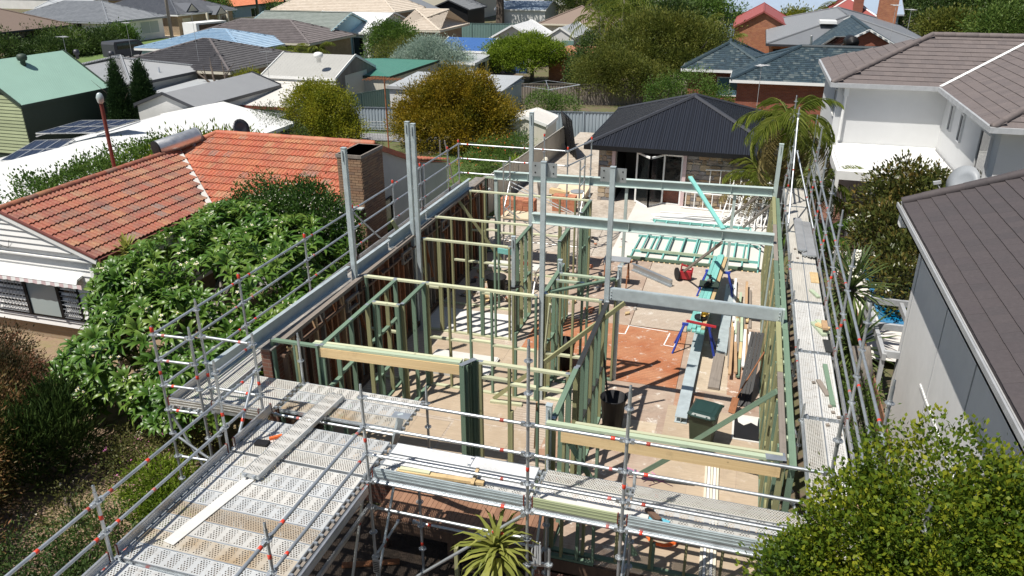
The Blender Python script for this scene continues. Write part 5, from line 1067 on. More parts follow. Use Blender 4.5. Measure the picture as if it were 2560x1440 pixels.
t = thing('lintel', 'long front lintel of raw pine with a green top between the left frame and the post pack', 'lintel', (-5.7, 11.45, .6)); a, b = (-7.25, 11.43), (-4.4, 11.52)
bar_o('lintel_beam', (a[0], 11.40, .62), (b[0]+.02, 11.50, .62), .045, .19, 'raw_pine', t); bar_o('top_plate', (a[0]-.1, 11.43, .745), (b[0]-.02, 11.54, .745), .09, .045, 'pale_green_timber', t); bar_o('top_plate', (a[0]-.1, 11.525, .745), (b[0]-.02, 11.63, .745), .07, .045, 'pale_timber', t)
pk = thing('post_pack', 'thick bundle of green studs supporting the end of the front lintel', 'post', (-4.2, 11.6, F))
for i in range(5): bar_o('stud', (-4.35+.047*(i % 2), 11.42+.06*i, F), (-4.35+.047*(i % 2), 11.42+.06*i, .765-.02*(i % 2)), .055, .09, ('green_timber', 'olive_timber')[i > 3], pk, (1, 0, 0))
for i in range(3): bar_o('stud', (-4.28+.05*i, 11.74, F), (-4.28+.05*i, 11.74, .72), .045, .09, 'green_timber', pk, (0, 1, 0))
bar_o('connector_plate', (-4.38, 11.40, .772), (-4.20, 11.72, .772), .10, .004, 'galv_tube', pk)
wallframe('pale front frame right of the post pack', 'x', -4.1, -2.45, 11.66, .55, 'pale_timber', OL, 'pale_timber', (.42,))
fr = wallframe('front right frame under the long lintel', 'x', -2.45, -1.6, 10.05, .28, 'pale_green_timber', OL, 'green_timber', ())
t = thing('lintel', 'long right-hand front lintel with two pale green plates over raw pine', 'lintel', (-.7, 10.06, .6))
bar_o('lintel_beam', (-2.2, 10.0, .61), (1.05, 10.02, .61), .045, .2, 'raw_pine', t); bar_o('top_plate', (-2.44, 10.02, .80), (1.06, 10.04, .80), .09, .045, 'pale_green_timber', t); bar_o('top_plate', (-2.0, 10.10, .81), (1.06, 10.13, .81), .06, .045, 'pale_timber', t)
bar_o('connector_plate', (.82, 10.05, .826), (1.1, 10.08, .826), .2, .004, 'galv_tube', t)
fw = wallframe('low front wall of studs under the right-hand walkway', 'x', -2.4, 1.0, 10.2, .55, 'green_timber', OL, 'green_timber', (), (), -.35)
# right-hand long wall
rwf = thing('wall_frame', 'long right boundary wall frame of weathered green studs', 'wall frame', (1.1, 17, F))
for i in range(5): bar_o('top_plate', (1.075, 9.98+2.8*i, T-.0225+.002*(i % 2)), (1.075, 9.98+2.8*(i+1)-.01, T-.0225), .095, .045, ('weathered_timber', 'olive_timber', 'green_timber')[i % 3], rwf)
bar_o('bottom_plate', (1.06, 10.0, F+.0225), (1.06, 24, F+.0225), .09, .045, 'green_timber', rwf)
for i in range(32):
    y = 10.05+i*.447; bar_o('stud', (1.06, y, F+.046), (1.06+rnd.uniform(-.01, .01), y, T-.05), .045, .09, rnd.choice(OL), rwf, (1, 0, 0))
    if i % 3 == 1: bar_o('stud', (1.05, y+.06, F+.046), (1.05, y+.05, T-.05), .045, .09, rnd.choice(['olive_timber', 'raw_pine', 'green_timber']), rwf, (1, 0, 0))
for z in (-.95, -.1):
    for i in range(31): y = 10.07+i*.447; bar_o('nogging', (1.06, y+.03, z+.03*(i % 2)), (1.06, y+.40, z+.03*(i % 2)), .085, .045, 'olive_timber', rwf)
orf = thing('wall_frame', 'outer green wall plate with short blocks beside the right walkway', 'wall frame', (1.22, 17, F))
for i in range(3): bar_o('top_plate', (1.215-.01*i, 10.0+4.65*i, .70), (1.21-.01*i, 10.0+4.65*(i+1)-.01, .70), .10, .045, 'green_timber', orf)
for i in range(28): y = 10.3+i*.5; bar_o('block', (1.12, y, .69), (1.165, y, .69), .09, .04, 'pale_green_timber', orf)
for i in range(12): y = 10.1+i*1.2; bar_o('stud', (1.21, y, F), (1.21, y, .67), .045, .09, 'green_timber', orf, (1, 0, 0))
# ------------------------------------------------------------------ steel
def column(label, x, y, z0, z1, s=.10, cap=True, br=False, mat='galv_steel', lean=0):
    t = thing('steel_column', label, 'steel column', (x, y, z0)); bar_o('post', (x, y, z0), (x+lean, y, z1), s, s, mat, t)
    box_o('cap_plate', x+lean-s/2-.008, x+lean+s/2+.008, y-s/2-.008, y+s/2+.008, z1, z1+.01, mat, t)
    if br:
        p = box_o('bracket_plate', x-.26, x+.26, y+s/2+.001, y+s/2+.013, z1-.32, z1-.03, 'galv_tube', t); mb = MB()
        for u in (-.19, .19):
            for v_ in (-.24, -.1): mb.tube((x+u, y+s/2-.006, z1+v_), (x+u, y+s/2+.002, z1+v_), .016, 8)
        mb.build('bolt_hole', 'black', p)
    else:
        p = box_o('bracket_plate', x-.006, x+.006, y-.08, y+.12, z1-.28, z1-.05, 'galv_tube', t)
    return t
column('tall galvanised column at the left end of the long cross wall', -8.12, 14.66, F, 3.71); column('tall galvanised column standing behind and left of its twin on the left wall', -8.02, 17.75, F, 3.68); column('tall galvanised column at the start of the second cross wall', -7.72, 17.42, F, 3.71)
column('tall galvanised column where the middle beam begins', -5.33, 19.62, F, 3.71); column('tall galvanised column with wide bolt plates left of the hall', -3.78, 14.88, F, 3.66, .10, True, True); column('tall galvanised column with wide bolt plates at the end of the front beam', -2.40, 15.02, F, 3.62, .10, True, True)
column('galvanised column at the right end of the rear beam beside the palm', 1.10, 23.95, F, 2.35, .12, mat='primed_steel')
for lab, x, y, z in (('short bracketed steel post at the back left of the corridor doorhead', -3.72, 16.3, 1.03), ('short bracketed steel post at the right end of the corridor doorhead', -2.33, 16.25, 1.04), ('short steel post tied with dark strap in the corridor', -5.18, 17.45, 1.06), ('short steel post stub at the left end of the right-hand lintel', -2.44, 10.18, 1.02)): column(lab, x, y, F, z, .09, True, False, 'galv_steel')
t = thing('strap', 'dark strap knotted around the corridor steel post', 'strap', (-5.18, 17.4, -.2)); mb = MB().ring((-5.18, 17.45, -.32), .075, .09, .05, 12); mb.path([(-5.1, 17.4, -.28), (-4.95, 17.36, -.2), (-4.85, 17.3, -.26)], .018, 5); mb.path([(-5.1, 17.4, -.3), (-4.98, 17.4, -.1)], .015, 5); mb.build('knot', 'black', t)
def ubeam(label, p0, p1, h, fw_, mat, pfc=False, tf=.014, tw_=.01, stiff=(), side=1):
    t = thing('steel_beam', label, 'steel beam', p0); p0, p1 = Vector(p0), Vector(p1); d = (p1-p0).normalized(); s = d.cross(Vector((0, 0, 1))); zt = Vector((0, 0, 1)); mb = MB()
    off = s*(side*fw_/2) if pfc else Vector((0, 0, 0))
    mb.bar(p0+off-zt*tf/2, p1+off-zt*tf/2, fw_, tf); mb.bar(p0+off-zt*(h-tf/2), p1+off-zt*(h-tf/2), fw_, tf); mb.bar(p0-zt*h/2, p1-zt*h/2, tw_, h-2*tf); mb.build('beam', mat, t)
    for k in stiff: q = p0+(p1-p0)*k; bar_o('stiffener_plate', q-s*(fw_/2-.01)-zt*h/2, q+s*(fw_/2-.01)-zt*h/2, .012, h-2*tf, mat, t)
    for k in (.012, .988):
        q = p0+(p1-p0)*k; 
        for z in (.07, .14, .21): tube_o('bolt', q-s*.02-zt*z, q+s*.02-zt*z, .014, 'galv_tube', t, 6)
    return t
ubeam('rear steel I-beam across the back of the house', (-7.62, 23.45, 1.03), (1.03, 23.92, 1.03), .26, .17, 'primed_steel', stiff=(.13, .36, .62, .86))
ubeam('middle steel I-beam across the big room', (-5.27, 19.55, 1.03), (1.02, 19.55, 1.03), .28, .19, 'primed_steel', stiff=(.42, .8))
ubeam('front galvanised channel beam between the bracketed column and the right wall', (-2.34, 15.0, 1.03), (1.12, 14.88, 1.03), .27, .08, 'galv_steel', True, side=-1)
for lab, a, b in (('long galvanised channel on the left wall nearest the front', (-8.40, 9.8, 1.03), (-8.26, 14.58, 1.03)), ('galvanised channel on the left wall behind the first column', (-8.24, 14.85, .98), (-8.2, 16.6, .98)), ('galvanised channel on the left wall beside the twin columns', (-8.2, 16.65, 1.03), (-8.18, 19.0, 1.03)), ('rearmost galvanised channel along the left wall', (-8.18, 19.05, 1.03), (-8.12, 22.4, 1.03))): ubeam(lab, a, b, .30, .09, 'galv_steel', True, side=1)
for lab, x, y, z0, z1, s in (('slim prop post under the rear beam at the joist ends', -3.33, 23.72, F, .78, .09), ('vertical steel prop welded under the right half of the rear beam', -.05, 23.9, F, .78, .09), ('steel post carrying the right end of the middle beam', 1.05, 19.45, F, .77, .10), ('steel post carrying the right end of the front channel beam', 1.12, 14.95, F, 1.02, .11), ('steel post under the left end of the rear beam', -7.55, 23.45, F, .77, .10)):
    t = thing('steel_column', lab, 'steel column', (x, y, z0)); bar_o('post', (x, y, z0), (x, y, z1), s, s, 'primed_steel', t); box_o('base_plate', x-.09, x+.09, y-.09, y+.09, z0, z0+.012, 'galv_tube', t)
def stick(label, a, b, w_=.09, h=.045, mat='green_timber', name='timber_brace', cat='timber', up=(0, 0, 1)):
    o = bar_o(name, a, b, w_, h, mat, None, up); return tag(o, label, cat)
stick('green diagonal brace from the right wall down to the floor behind the bin', (1.02, 12.2, .70), P(1690, 1130, -1.82), .045, .09); stick('teal board leaning on the middle beam with its end in the air', P(1725, 442, 1.85), P(1808, 572, 1.05), .11, .045, 'teal_timber')
stick('grey timber prop leaning from the middle beam down to the red saw', P(1805, 606, .72), P(1702, 684, -1.78), .05, .07, 'weathered_timber'); stick('olive brace crossing the black-topped wall from the hall floor', P(1562, 757, .95), P(1362, 905, -.2), .045, .09, 'olive_timber')
stick('long olive brace leaning against the left columns', P(980, 552, 1.2), P(1066, 690, -.6), .045, .09, 'olive_timber'); stick('olive diagonal brace in the back left room', P(1144, 498, .7), P(1260, 660, -1.5), .045, .09, 'olive_timber')
stick('olive floor brace in front of the hall frame', P(1235, 996, F+.05), P(1320, 935, -.9), .045, .09, 'olive_timber'); stick('loose pale offcut lying on the hall floor', P(1226, 1003, F+.03), P(1305, 1012, F+.03), .09, .06, 'pale_timber')
stick('dark green diagonal brace beneath the right-hand lintel', (-2.15, 10.12, .55), (-.95, 10.3, -1.7), .045, .09); stick('green diagonal brace rising to the right under the front walkway', P(1600, 1185, -1.7), P(1700, 1130, -.9), .045, .09)
stick('dark brace leaning at the right end of the rear beam', P(1805, 560, F), P(1895, 490, .3), .045, .09, 'weathered_timber'); stick('second dark brace leaning beside the right wall', P(1858, 568, F), P(1930, 510, .2), .045, .09, 'weathered_timber')
stick('thin brown batten hanging beside the hall frame', P(1342, 1005, .2), P(1336, 1120, -1.4), .03, .03, 'copper_board'); stick('pale leaning batten in the hall corner', P(1375, 760, .7), P(1358, 910, -1.0), .03, .06, 'pale_timber')
stick('green diagonal top plate bridging the corridor corner', (-3.62, 14.98, .80), (-2.40, 16.08, .80), .09, .045)
# ------------------------------------------------------------------ scaffolding
RT = .0245
def ros_mesh():
    def mk():
        mb = MB().ring((0, 0, -.005), .024, .038, .01, 16).ring((0, 0, -.0045), .052, .063, .009, 20)
        for i in range(8): a = math.pi*i/4; mb.bar((.036*math.cos(a), .036*math.sin(a), 0), (.054*math.cos(a), .054*math.sin(a), 0), .014, .009)
        return mb.tube((0, 0, -.05), (0, 0, .05), .028, 10).mesh('rosette', 'galv_tube')
    return cached('ros', mk)
def standard(t, x, y, z0, z1, cap=False, levels=None, band=True):
    s = tube_o('standard', (x, y, z0), (x, y, z1), RT, 'galv_tube', t, 12); k = math.ceil((z0+.1)/.5)
    tube_o('spigot', (x, y, z1), (x, y, z1+.10), .019, 'galv_tube', s, 8)
    while k*.5 < z1-.02: link('rosette', ros_mesh(), s, Matrix.Translation((x, y, k*.5))); k += 1
    if cap: tube_o('red_cap', (x, y, z1-.01), (x, y, z1+.08), .033, 'red_paint', s, 10)
    if band: z = z0+.27*(z1-z0) if z1 < 1 else .72; tube_o('paint_band', (x, y, z), (x, y, z+.07), RT+.0025, 'red_paint', s, 12)
    return s
def ledger(t, a, b, band=(.16,), name='ledger', wedge=True):
    a, b = Vector(a), Vector(b); d = (b-a).normalized(); s = tube_o(name, a+d*.05, b-d*.05, RT, 'galv_tube', t, 12)
    for k in band: q = a+(b-a)*k; tube_o('paint_band', q, q+d*rnd.uniform(.045, .06), RT+.003, rnd.choice(('red_paint', 'red_paint', 'faded_red', 'dull_red')), s, 12)
    if wedge:
        for q, e in ((a, d), (b, -d)): bar_o('wedge_head', q+e*.045, q+e*.10, .05, .06, 'galv_tube', s)
    return s
def plank(t, p0, p1, w_=.30, mat='plank_grouped', h=.07, name='deck_plank'):
    """steel scaffold plank: ribbed deck sheet with turned-down sides and hook ends"""
    p0, p1 = Vector(p0), Vector(p1); L = round((p1-p0).length, 3)
    def mk():
        mb = MB().add([(0, 0, 0), (L, 0, 0), (L, w_, 0), (0, w_, 0)], [(0, 1, 2, 3)], 0)
        mb.box(0, L, -.004, .006, -h, .005, 1).box(0, L, w_-.006, w_+.004, -h, .005, 1).box(0, L, .006, .028, -h, -h+.006, 1).box(0, L, w_-.028, w_-.006, -h, -h+.006, 1)
        for x in (0, L-.012): mb.box(x, x+.012, .006, w_-.006, -h, .003, 1)
        for x in (-.05, L+.0): mb.box(x, x+.05, .05, .09, -.045, -.002, 1).box(x, x+.05, w_-.09, w_-.05, -.045, -.002, 1)
        return mb.mesh('deck_plank', [mat, 'galv_tube'])
    me = cached(('plank', L, w_, mat), mk); d = (p1-p0).normalized(); s = Vector((-d.y, d.x, 0)).normalized(); n = d.cross(s); o = p0-s*w_/2
    return link(name, me, t, Matrix(((d.x, s.x, n.x, o.x), (d.y, s.y, n.y, o.y), (d.z, s.z, n.z, o.z), (0, 0, 0, 1))))
def toeboard(t, a, b, h=.15, mat='aluminium', z=.09):
    a, b = Vector((*a, z+h/2)), Vector((*b, z+h/2)); d = (b-a).normalized(); s = Vector((-d.y, d.x, 0)); o = bar_o('toe_board', a, b, .028, h, mat, t); a, b = a+d*.001, b-d*.001
    for k in (-.055, .0, .05): bar_o('rib', a+s*.0+Vector((0, 0, k)), b+Vector((0, 0, k)), .036, .012, mat, o)
    bar_o('end_clip', a, a+d*.018, .04, h+.02, 'rust_red', o); bar_o('end_clip', b-d*.018, b, .04, h+.02, 'rust_red', o)
DK = ['plank_grouped', 'plank_grouped_blue', 'plank_grouped', 'plank_even', 'plank_grouped_blue', 'plank_grouped_rust']
# front run
fs_ = thing('scaffold', 'front scaffold run with perforated decks along the street side of the house', 'scaffold', (-1.5, 9.3, G))
YS, YI = 8.85, 9.80; XS = (-4.97, -2.42, -1.04, 1.53)
for x, z in zip(XS, (1.62, 2.72, 2.25, 2.25)): standard(fs_, x, YS, G, z)
for x, z in ((-4.55, -.1), (-2.36, .26), (-1.0, .26), (1.50, .26)): standard(fs_, x, YI if x > -4 else 9.75, G, z)
for a, b in zip(XS, XS[1:]):
    for z in (1.5, 1.0, .5, 0, -.5): 
        if z == -.5 and a > -2.5: continue
        ledger(fs_, (a, YS, z), (b, YS, z), (.84,) if a < -2 else ((.72,) if a < -1.5 else (.1,)))
    ledger(fs_, (a, YI, -.05), (b, YI, -.05), (.14, .86)); 
    if a < -2.5:
        ledger(fs_, (a+.4, YI, -.55), (b, YI, -.55), (.88,)); ledger(fs_, (a+.2, YI, -1.5), (b, YI, -1.5), (.14,))
for x in XS: ledger(fs_, (x, YS, 0), (x, YI, 0), ()); ledger(fs_, (x, YS, -1.5), (x, YI, -1.5), (.4,)); ledger(fs_, (x, YS, -2.0), (x, YI, -.5), (.3,), 'brace')
ledger(fs_, (XS[1], YS-.03, 0), (XS[0]+.35, YS-.03, -2.05), (.22,), 'brace'); ledger(fs_, (XS[0]-.05, YS+.03, .15), (XS[0]-.25, YS-.6, -2.2), (.35,), 'brace')
for i, (a, b) in enumerate(zip(XS, XS[1:])):
    ms = (('plank_grouped', 'plank_ribbed', 'plank_ribbed'), ('plank_even', 'plank_pale', 'plank_even'), ('plank_grouped', 'plank_grouped_blue', 'plank_even'))[i]
    for k, mt in enumerate(ms): plank(fs_, (a+.06, YS+.165+.315*k, .085), (b-.06, YS+.165+.315*k, .085), .29, mt)
    toeboard(fs_, (a+.06, YS+.02), (b-.05, YS+.02), .16, 'galv_steel' if i != 1 else 'green_board')
plank(fs_, (-3.55, YS+.795, .094), (-2.48, YS+.795, .094), .30, 'plank_ribbed')
# platform at the front left
ps = thing('scaffold', 'wide perforated scaffold platform reaching out over the front garden', 'scaffold', (-6.2, 7, G)); XL, XRr = -7.48, -4.97
for x, y, z in ((XL, 6.27, 1.16), (XRr, 6.27, 1.16), (XL, 8.85, 1.62), (XL, 3.7, 1.16), (XRr, 3.7, 1.16), (XL, 9.87, 1.60), (XL, 11.18, .98), (XRr, 11.2, .28)): standard(ps, x, y, G, z)
for x in (XL, XRr):
    for z in (1.0, .5, 0): ledger(ps, (x, 3.7, z), (x, 6.27, z), (.62, .93)); ledger(ps, (x, 6.27, z), (x, 8.85, z), (.35, .08) if x == XL else (.12, .9))
for y in (3.7, 6.27, 8.85, 10.1, 11.2): ledger(ps, (XL, y, 0), (XRr, y, 0), (.2,))
ledger(ps, (XL, 8.85, 1.5), (XL, 9.87, 1.5), (.75,)); ledger(ps, (XL, 8.85, 1.0), (XL, 9.87, 1.0), (.55,)); ledger(ps, (XL, 8.85, .5), (XL, 9.87, .5), (.5,)); ledger(ps, (XL, 8.95, -.1), (XL, 9.8, 1.0), (.4,), 'brace')
ledger(ps, (XL, 6.35, .13), (XL+.02, 8.8, .13), (.85,))
pm = {0: 'plank_grouped_blue', 1: 'plank_grouped_rust', 2: 'plank_grouped', 3: 'plank_even_rust', 4: 'plank_grouped_blue', 5: 'plank_grouped', 6: 'plank_grouped_blue', 7: 'plank_grouped'}
for i in range(8): plank(ps, (XL+.07, 3.87+.316*i, .08), (XRr-.06, 3.87+.316*i, .08), .305, DK[i % 6])
for i in range(8): plank(ps, (XL+.07, 6.45+.312*i, .085), (XRr-.06, 6.45+.312*i, .085), .303, pm[i])
for i, mt in enumerate(('plank_even', 'plank_grouped', 'plank_grouped_blue')): plank(ps, (XL+.07, 8.99+.315*i, .088), (XRr-.06, 8.99+.315*i, .088), .303, mt)
for i, mt in enumerate(('plank_grouped_rust', 'plank_grouped_blue', 'plank_grouped')): plank(ps, (XL+.12, 10.32+.315*i, .085), (XRr-.05, 10.32+.315*i, .085), .305, mt)
for i in range(4): plank(ps, (-8.55, 9.98+.315*i, .085), (XL+.0, 9.98+.315*i, .085), .305, 'plank_even')
toeboard(ps, (XL+.04, 3.7), (XL+.04, 6.2)); toeboard(ps, (XL+.04, 6.33), (XL+.04, 8.78)); toeboard(ps, (XL+.04, 8.95), (XL+.04, 10.05)); toeboard(ps, (XRr+.06, 3.6), (XRr+.06, 8.7), .15, 'aluminium', -.1); toeboard(ps, (-8.5, 9.83), (XL-.05, 9.83))
bar_o('edge_beam', (XRr-.02, 3.6, -.02), (XRr-.02, 8.75, -.02), .05, .12, 'weathered_timber', ps); bar_o('edge_beam', (XRr+.04, 3.6, -.38), (XRr+.04, 8.75, -.38), .05, .06, 'aluminium', ps)
t = thing('step_plank', 'loose perforated plank lying across the platform as a ramp', 'plank', (-6.6, 9.4, .1)); plank(t, (-6.655, 8.24, .20), (-6.535, 10.74, .19), .30, 'plank_grouped', .07, 'plank')
tag(bar_o('white_board', (-6.66, 8.42, .10), (-6.92, 6.70, .10), .19, .012, 'white_sheet', None), 'long flat white offcut board lying on the perforated platform', 'board')
# left run
ls = thing('scaffold', 'long left scaffold run beside the frangipani and the terracotta house', 'scaffold', (-9, 17, G)); XO, XI = -9.35, -8.62
YL = (9.70, 12.2, 14.72, 17.05, 19.5, 21.47, 23.8, 24.85)
for y in YL: standard(ls, XO, y, G, 1.56, True, band=y < 10); standard(ls, XI, y+(.04 if y < 10 else 0), G, 1.62 if y < 10 else .06)
standard(ls, -8.50, 9.87, G, 2.1)
for a, b in zip(YL, YL[1:]):
    for z in (1.5, 1.0, .5): ledger(ls, (XO, a, z), (XO, b, z), (.12,) if a > 12 else (.9,))
    ledger(ls, (XI, a, 0), (XI, b, 0), ()); ledger(ls, (XO, a, 0), (XO, b, 0), ())
    for k in range(2): plank(ls, (XO+.20+.33*k, a+.05, .085), (XO+.20+.33*k, b-.05, .085), .31, 'plank_even')
    toeboard(ls, (XO+.03, a+.05), (XO+.03, b-.05))
for z in (1.5, 1.0, .5, 0): ledger(ls, (XO, 9.70, z), (XI, 9.74, z), (.25,))
for z in (1.5, .5, 0): ledger(ls, (-8.5, 9.87, z), (XL, 9.87, z), (.72,))
for y in YL[1:]: ledger(ls, (XO, y, 0), (XI, y, 0), ())
toeboard(ls, (XO+.03, 9.72), (XI, 9.75)); ledger(ls, (XO, 17.05, 1.45), (XO+.02, 19.5, -.6), (), 'brace'); ledger(ls, (XO, 9.75, -.1), (XI+.1, 9.76, -1.9), (), 'brace'); ledger(ls, (XO, 9.7, -.5), (XI, 9.74, -1.0), ()); ledger(ls, (XO, 9.7, -1.0), (XI, 9.74, -1.0), ())
# rear rails
bs = thing('scaffold', 'rear scaffold guard rails with red caps behind the back beam', 'scaffold', (-7, 25.4, G))
for x, y in ((-6.75, 24.85), (-5.5, 24.85), (-5.05, 26.6), (-6.75, 26.6)): standard(bs, x, y, G, 1.56, True, band=False)
for z in (1.5, 1.0, .5): ledger(bs, (XO, 24.85, z), (-6.75, 24.85, z), (.12, .9)); ledger(bs, (-6.75, 24.85, z), (-5.5, 24.85, z), (.3,))
for z in (1.5, 1.0): ledger(bs, (-5.5, 24.85, z), (-5.05, 26.6, z), ())
for k in range(2): plank(bs, (XO+.1, 24.5-.33*k, .085), (-8.15, 24.5-.33*k, .085), .31, 'plank_pale')
# right run
rs = thing('scaffold', 'long right scaffold run with two-plank decks beside the neighbour garden', 'scaffold', (1.9, 17, G)); VO, VI = 2.26, 1.53
YR = (7.4, 9.97, 12.53, 15.09, 17.66, 20.22, 22.78, 25.35, 27.6)
for i, y in enumerate(YR): standard(rs, VO, y, G, 2.25 if i < 7 else 2.5, band=i > 2); standard(rs, VI, y, G, .24 if i < 7 else 3.1)
for i, (a, b) in enumerate(zip(YR, YR[1:])):
    for z in (1.5, 1.0, .5): ledger(rs, (VO, a, z), (VO, b, z), (.13,) if z != 1.0 else (.86,))
    ledger(rs, (VI, a, 0), (VI, b, 0), (.1,) if i % 2 else (.86,)); ledger(rs, (VO, a, 0), (VO, b, 0), ()); ledger(rs, (VI, b, 0), (VO, b, 0), ())
    ms = ('plank_even_rust', 'plank_even') if i < 1 else (('plank_even', 'plank_pale') if i == 1 else (('plank_pale', 'plank_pale') if i < 4 else ('plank_ply', 'plank_ply')))
    for k in range(2): plank(rs, (VI+.17+.315*k, a+.05, .085+.002*k), (VI+.17+.315*k, b-.05, .085+.002*k), .305, ms[k])
    toeboard(rs, (VO-.03, a+.06), (VO-.03, b-.06), .15, 'aluminium', .06)
    if i > 5:
        for z in (1.5, 1.0): ledger(rs, (VI, a if i > 6 else b, z), (VI, b if i > 6 else b+.01, z), ())
ledger(rs, (VI, 22.78, .2), (VI, 25.35, 2.9), (.5,), 'brace'); ledger(rs, (VO, 22.78, .1), (VI+.1, 25.35, 1.9), (.4,), 'brace'); ledger(rs, (VO, 25.35, 2.2), (VO, 27.6, .2), (.2,), 'brace'); ledger(rs, (VI, 27.6, .1), (VI, 25.35, 2.0), (.3,), 'brace')
for y in (9.97, 12.53, 15.09): ledger(rs, (VI, y, -.4), (1.28, y+.3, .0), (), 'wall_tie')
t = thing('loose_sheet', 'stack of grey corrugated planks lying on the far right walkway', 'planks', (1.9, 22, .1))
for i, (x, a, b) in enumerate(((1.95, 20.7, 23.6), (2.08, 20.6, 23.5), (1.84, 20.9, 23.7))): plank(t, (x, a, .16+.03*i), (x-.03, b, .16+.03*i), .22, 'plank_ribbed', .04, 'plank')
stick('green timber offcut lying on the right walkway', (2.06, 13.0, .115), (2.02, 14.55, .115), .08, .045, 'green_timber', 'timber_offcut'); stick('dark board laid along the right walkway edge', (2.14, 15.15, .11), (2.12, 15.7, .11), .14, .02, 'black_timber', 'timber_offcut'); stick('splintered grey offcut on the right walkway', (1.86, 13.9, .11), (2.0, 13.35, .11), .09, .03, 'weathered_timber', 'timber_offcut')
tag(box_o('plywood_offcut', 1.98, 2.17, 18.9, 19.6, .09, .105, 'raw_pine'), 'square plywood offcut on the ribbed right walkway', 'offcut'); stick('small green broken offcut on the ribbed right walkway', (1.95, 18.35, .12), (2.1, 17.95, .12), .09, .04, 'pale_green_timber', 'timber_offcut')
t = thing('offcut_pile', 'short pile of pale green offcuts on the right walkway by the middle standard', 'offcuts', (2.0, 16.2, .1))
for i, (a, b, z, mt) in enumerate((((1.9, 16.5), (2.1, 15.9), .12, 'pale_green_timber'), ((2.0, 16.6), (2.16, 16.0), .13, 'pale_green_timber'), ((1.95, 16.3), (2.2, 16.1), .18, 'raw_pine'), ((2.1, 16.35), (2.1, 15.95), .24, 'copper_board'))): bar_o('offcut', (*a, z), (*b, z), .11, .045, mt, t)
for i, p in enumerate(((1.75, 13.75), (1.98, 12.95), (2.02, 12.75), (2.1, 12.6), (1.9, 12.3), (2.08, 12.05), (1.7, 20.5), (1.66, 21.2), (2.0, 21.3))):
    tag(MB().prism([(p[0], p[1], .1), (p[0]+.06, p[1]+.02, .1), (p[0]+.05, p[1]+.08, .1), (p[0]-.01, p[1]+.06, .1)], (0, 0, .02)).build('wood_chip', 'weathered_timber'), ('pale chip of wood on the right walkway nearest the front', 'chip of wood beside the dark offcut on the right walkway', 'wood chip just in front of the green offcut on the right walkway', 'second wood chip in front of the green offcut', 'small wood chip in the middle of the near right deck', 'wood chip close to the toe board on the near right deck', 'wood chip on the far ribbed walkway deck', 'wood chip near the inner edge of the far ribbed walkway', 'wood chip beside the far corrugated plank stack')[i], 'wood chip', 'wood chips on the right walkway')
# alloy mobile tower
mt_ = thing('mobile_tower', 'white alloy mobile tower scaffold with a timber platform at the back of the house', 'scaffold tower', (-5.8, 23, F))
for x in (-7.05, -4.62):
    for y in (22.65, 23.35): tube_o('upright', (x, y, F), (x, y, 1.55 if x < -6 else 1.75), .026, 'aluminium', mt_, 8)
    for i in range(7): tube_o('rung', (x, 22.65, F+.3+.5*i), (x, 23.35, F+.3+.5*i), .02, 'aluminium', mt_, 6)
for a, b in (((-7.05, 22.65, -1.4), (-4.62, 22.65, .1)), ((-4.62, 22.65, -1.4), (-7.05, 22.65, .1)), ((-7.05, 23.35, .6), (-4.62, 23.35, -.3)), ((-7.05, 22.65, .0), (-7.05, 23.35, .75)), ((-4.62, 22.65, -.2), (-4.62, 23.35, .6)), ((-7.05, 22.65, -.3), (-4.62, 22.65, -.3)), ((-7.05, 23.35, .75), (-4.62, 23.35, -.25)), ((-7.05, 23.35, -.3), (-4.62, 23.35, -.3)), ((-7.05, 22.65, -1.0), (-4.62, 22.65, -1.0))): tube_o('brace', a, b, .02, 'aluminium', mt_, 6)
box_o('platform', -7.15, -4.55, 22.62, 23.38, -.27, -.22, 'plywood', mt_)
# ------------------------------------------------------------------ loose things on site
def wheelie_bin(x, y, z, yaw):
    t = thing('wheelie_bin', 'dark green wheelie bin standing by the floor opening', 'bin', (x, y, z)); M0 = Matrix.Translation((x, y, z)) @ Matrix.Rotation(yaw, 4, 'Z')
    mb = MB(); lo = [(-.19, -.20), (.19, -.20), (.19, .17), (-.19, .17)]; hi = [(-.25, -.28), (.25, -.28), (.25, .26), (-.25, .26)]
    mb.add([(*p, .06) for p in lo]+[(*p, .86) for p in hi], [(3, 2, 1, 0), (4, 5, 6, 7), (0, 1, 5, 4), (1, 2, 6, 5), (2, 3, 7, 6), (3, 0, 4, 7)]); mb.box(-.27, .27, -.30, .28, .82, .875); mb.build('body', 'bin_body', t, False, M0)
    mb = MB(); A = [(-.285, -.33), (-.17, -.36), (.17, -.36), (.285, -.33), (.285, .26), (.2, .31), (-.2, .31), (-.285, .26)]
    mb.prism([(*p, .878) for p in A], (0, 0, .03)); B = [(p[0]*.86, p[1]*.86-.005) for p in A]; mb.add([(*p, .908) for p in A]+[(*p, .945) for p in B], [(i, (i+1) % 8, (i+1) % 8+8, i+8) for i in range(8)]+[tuple(range(8, 16))]); mb.box(-.17, .17, -.2, .15, .946, .952)
    l = mb.build('lid', 'bin_green', t, False, M0); MB().tube((-.2, .31, .90), (.2, .31, .90), .02, 8).box(-.13, -.10, .26, .31, .85, .93).box(.10, .13, .26, .31, .85, .93).build('handle', 'bin_green', l, False, M0)
    mb = MB().box(-.30, .30, -.375, -.345, .86, .90); mb.build('lid_lip', 'bin_green', l, False, M0)
    for s_ in (-1, 1): MB().tube((s_*.2, .2, .1), (s_*.26, .2, .1), .1, 14).build('wheel', 'black', t, False, M0)
wheelie_bin(-.13, 13.95, F+.006, R(168))
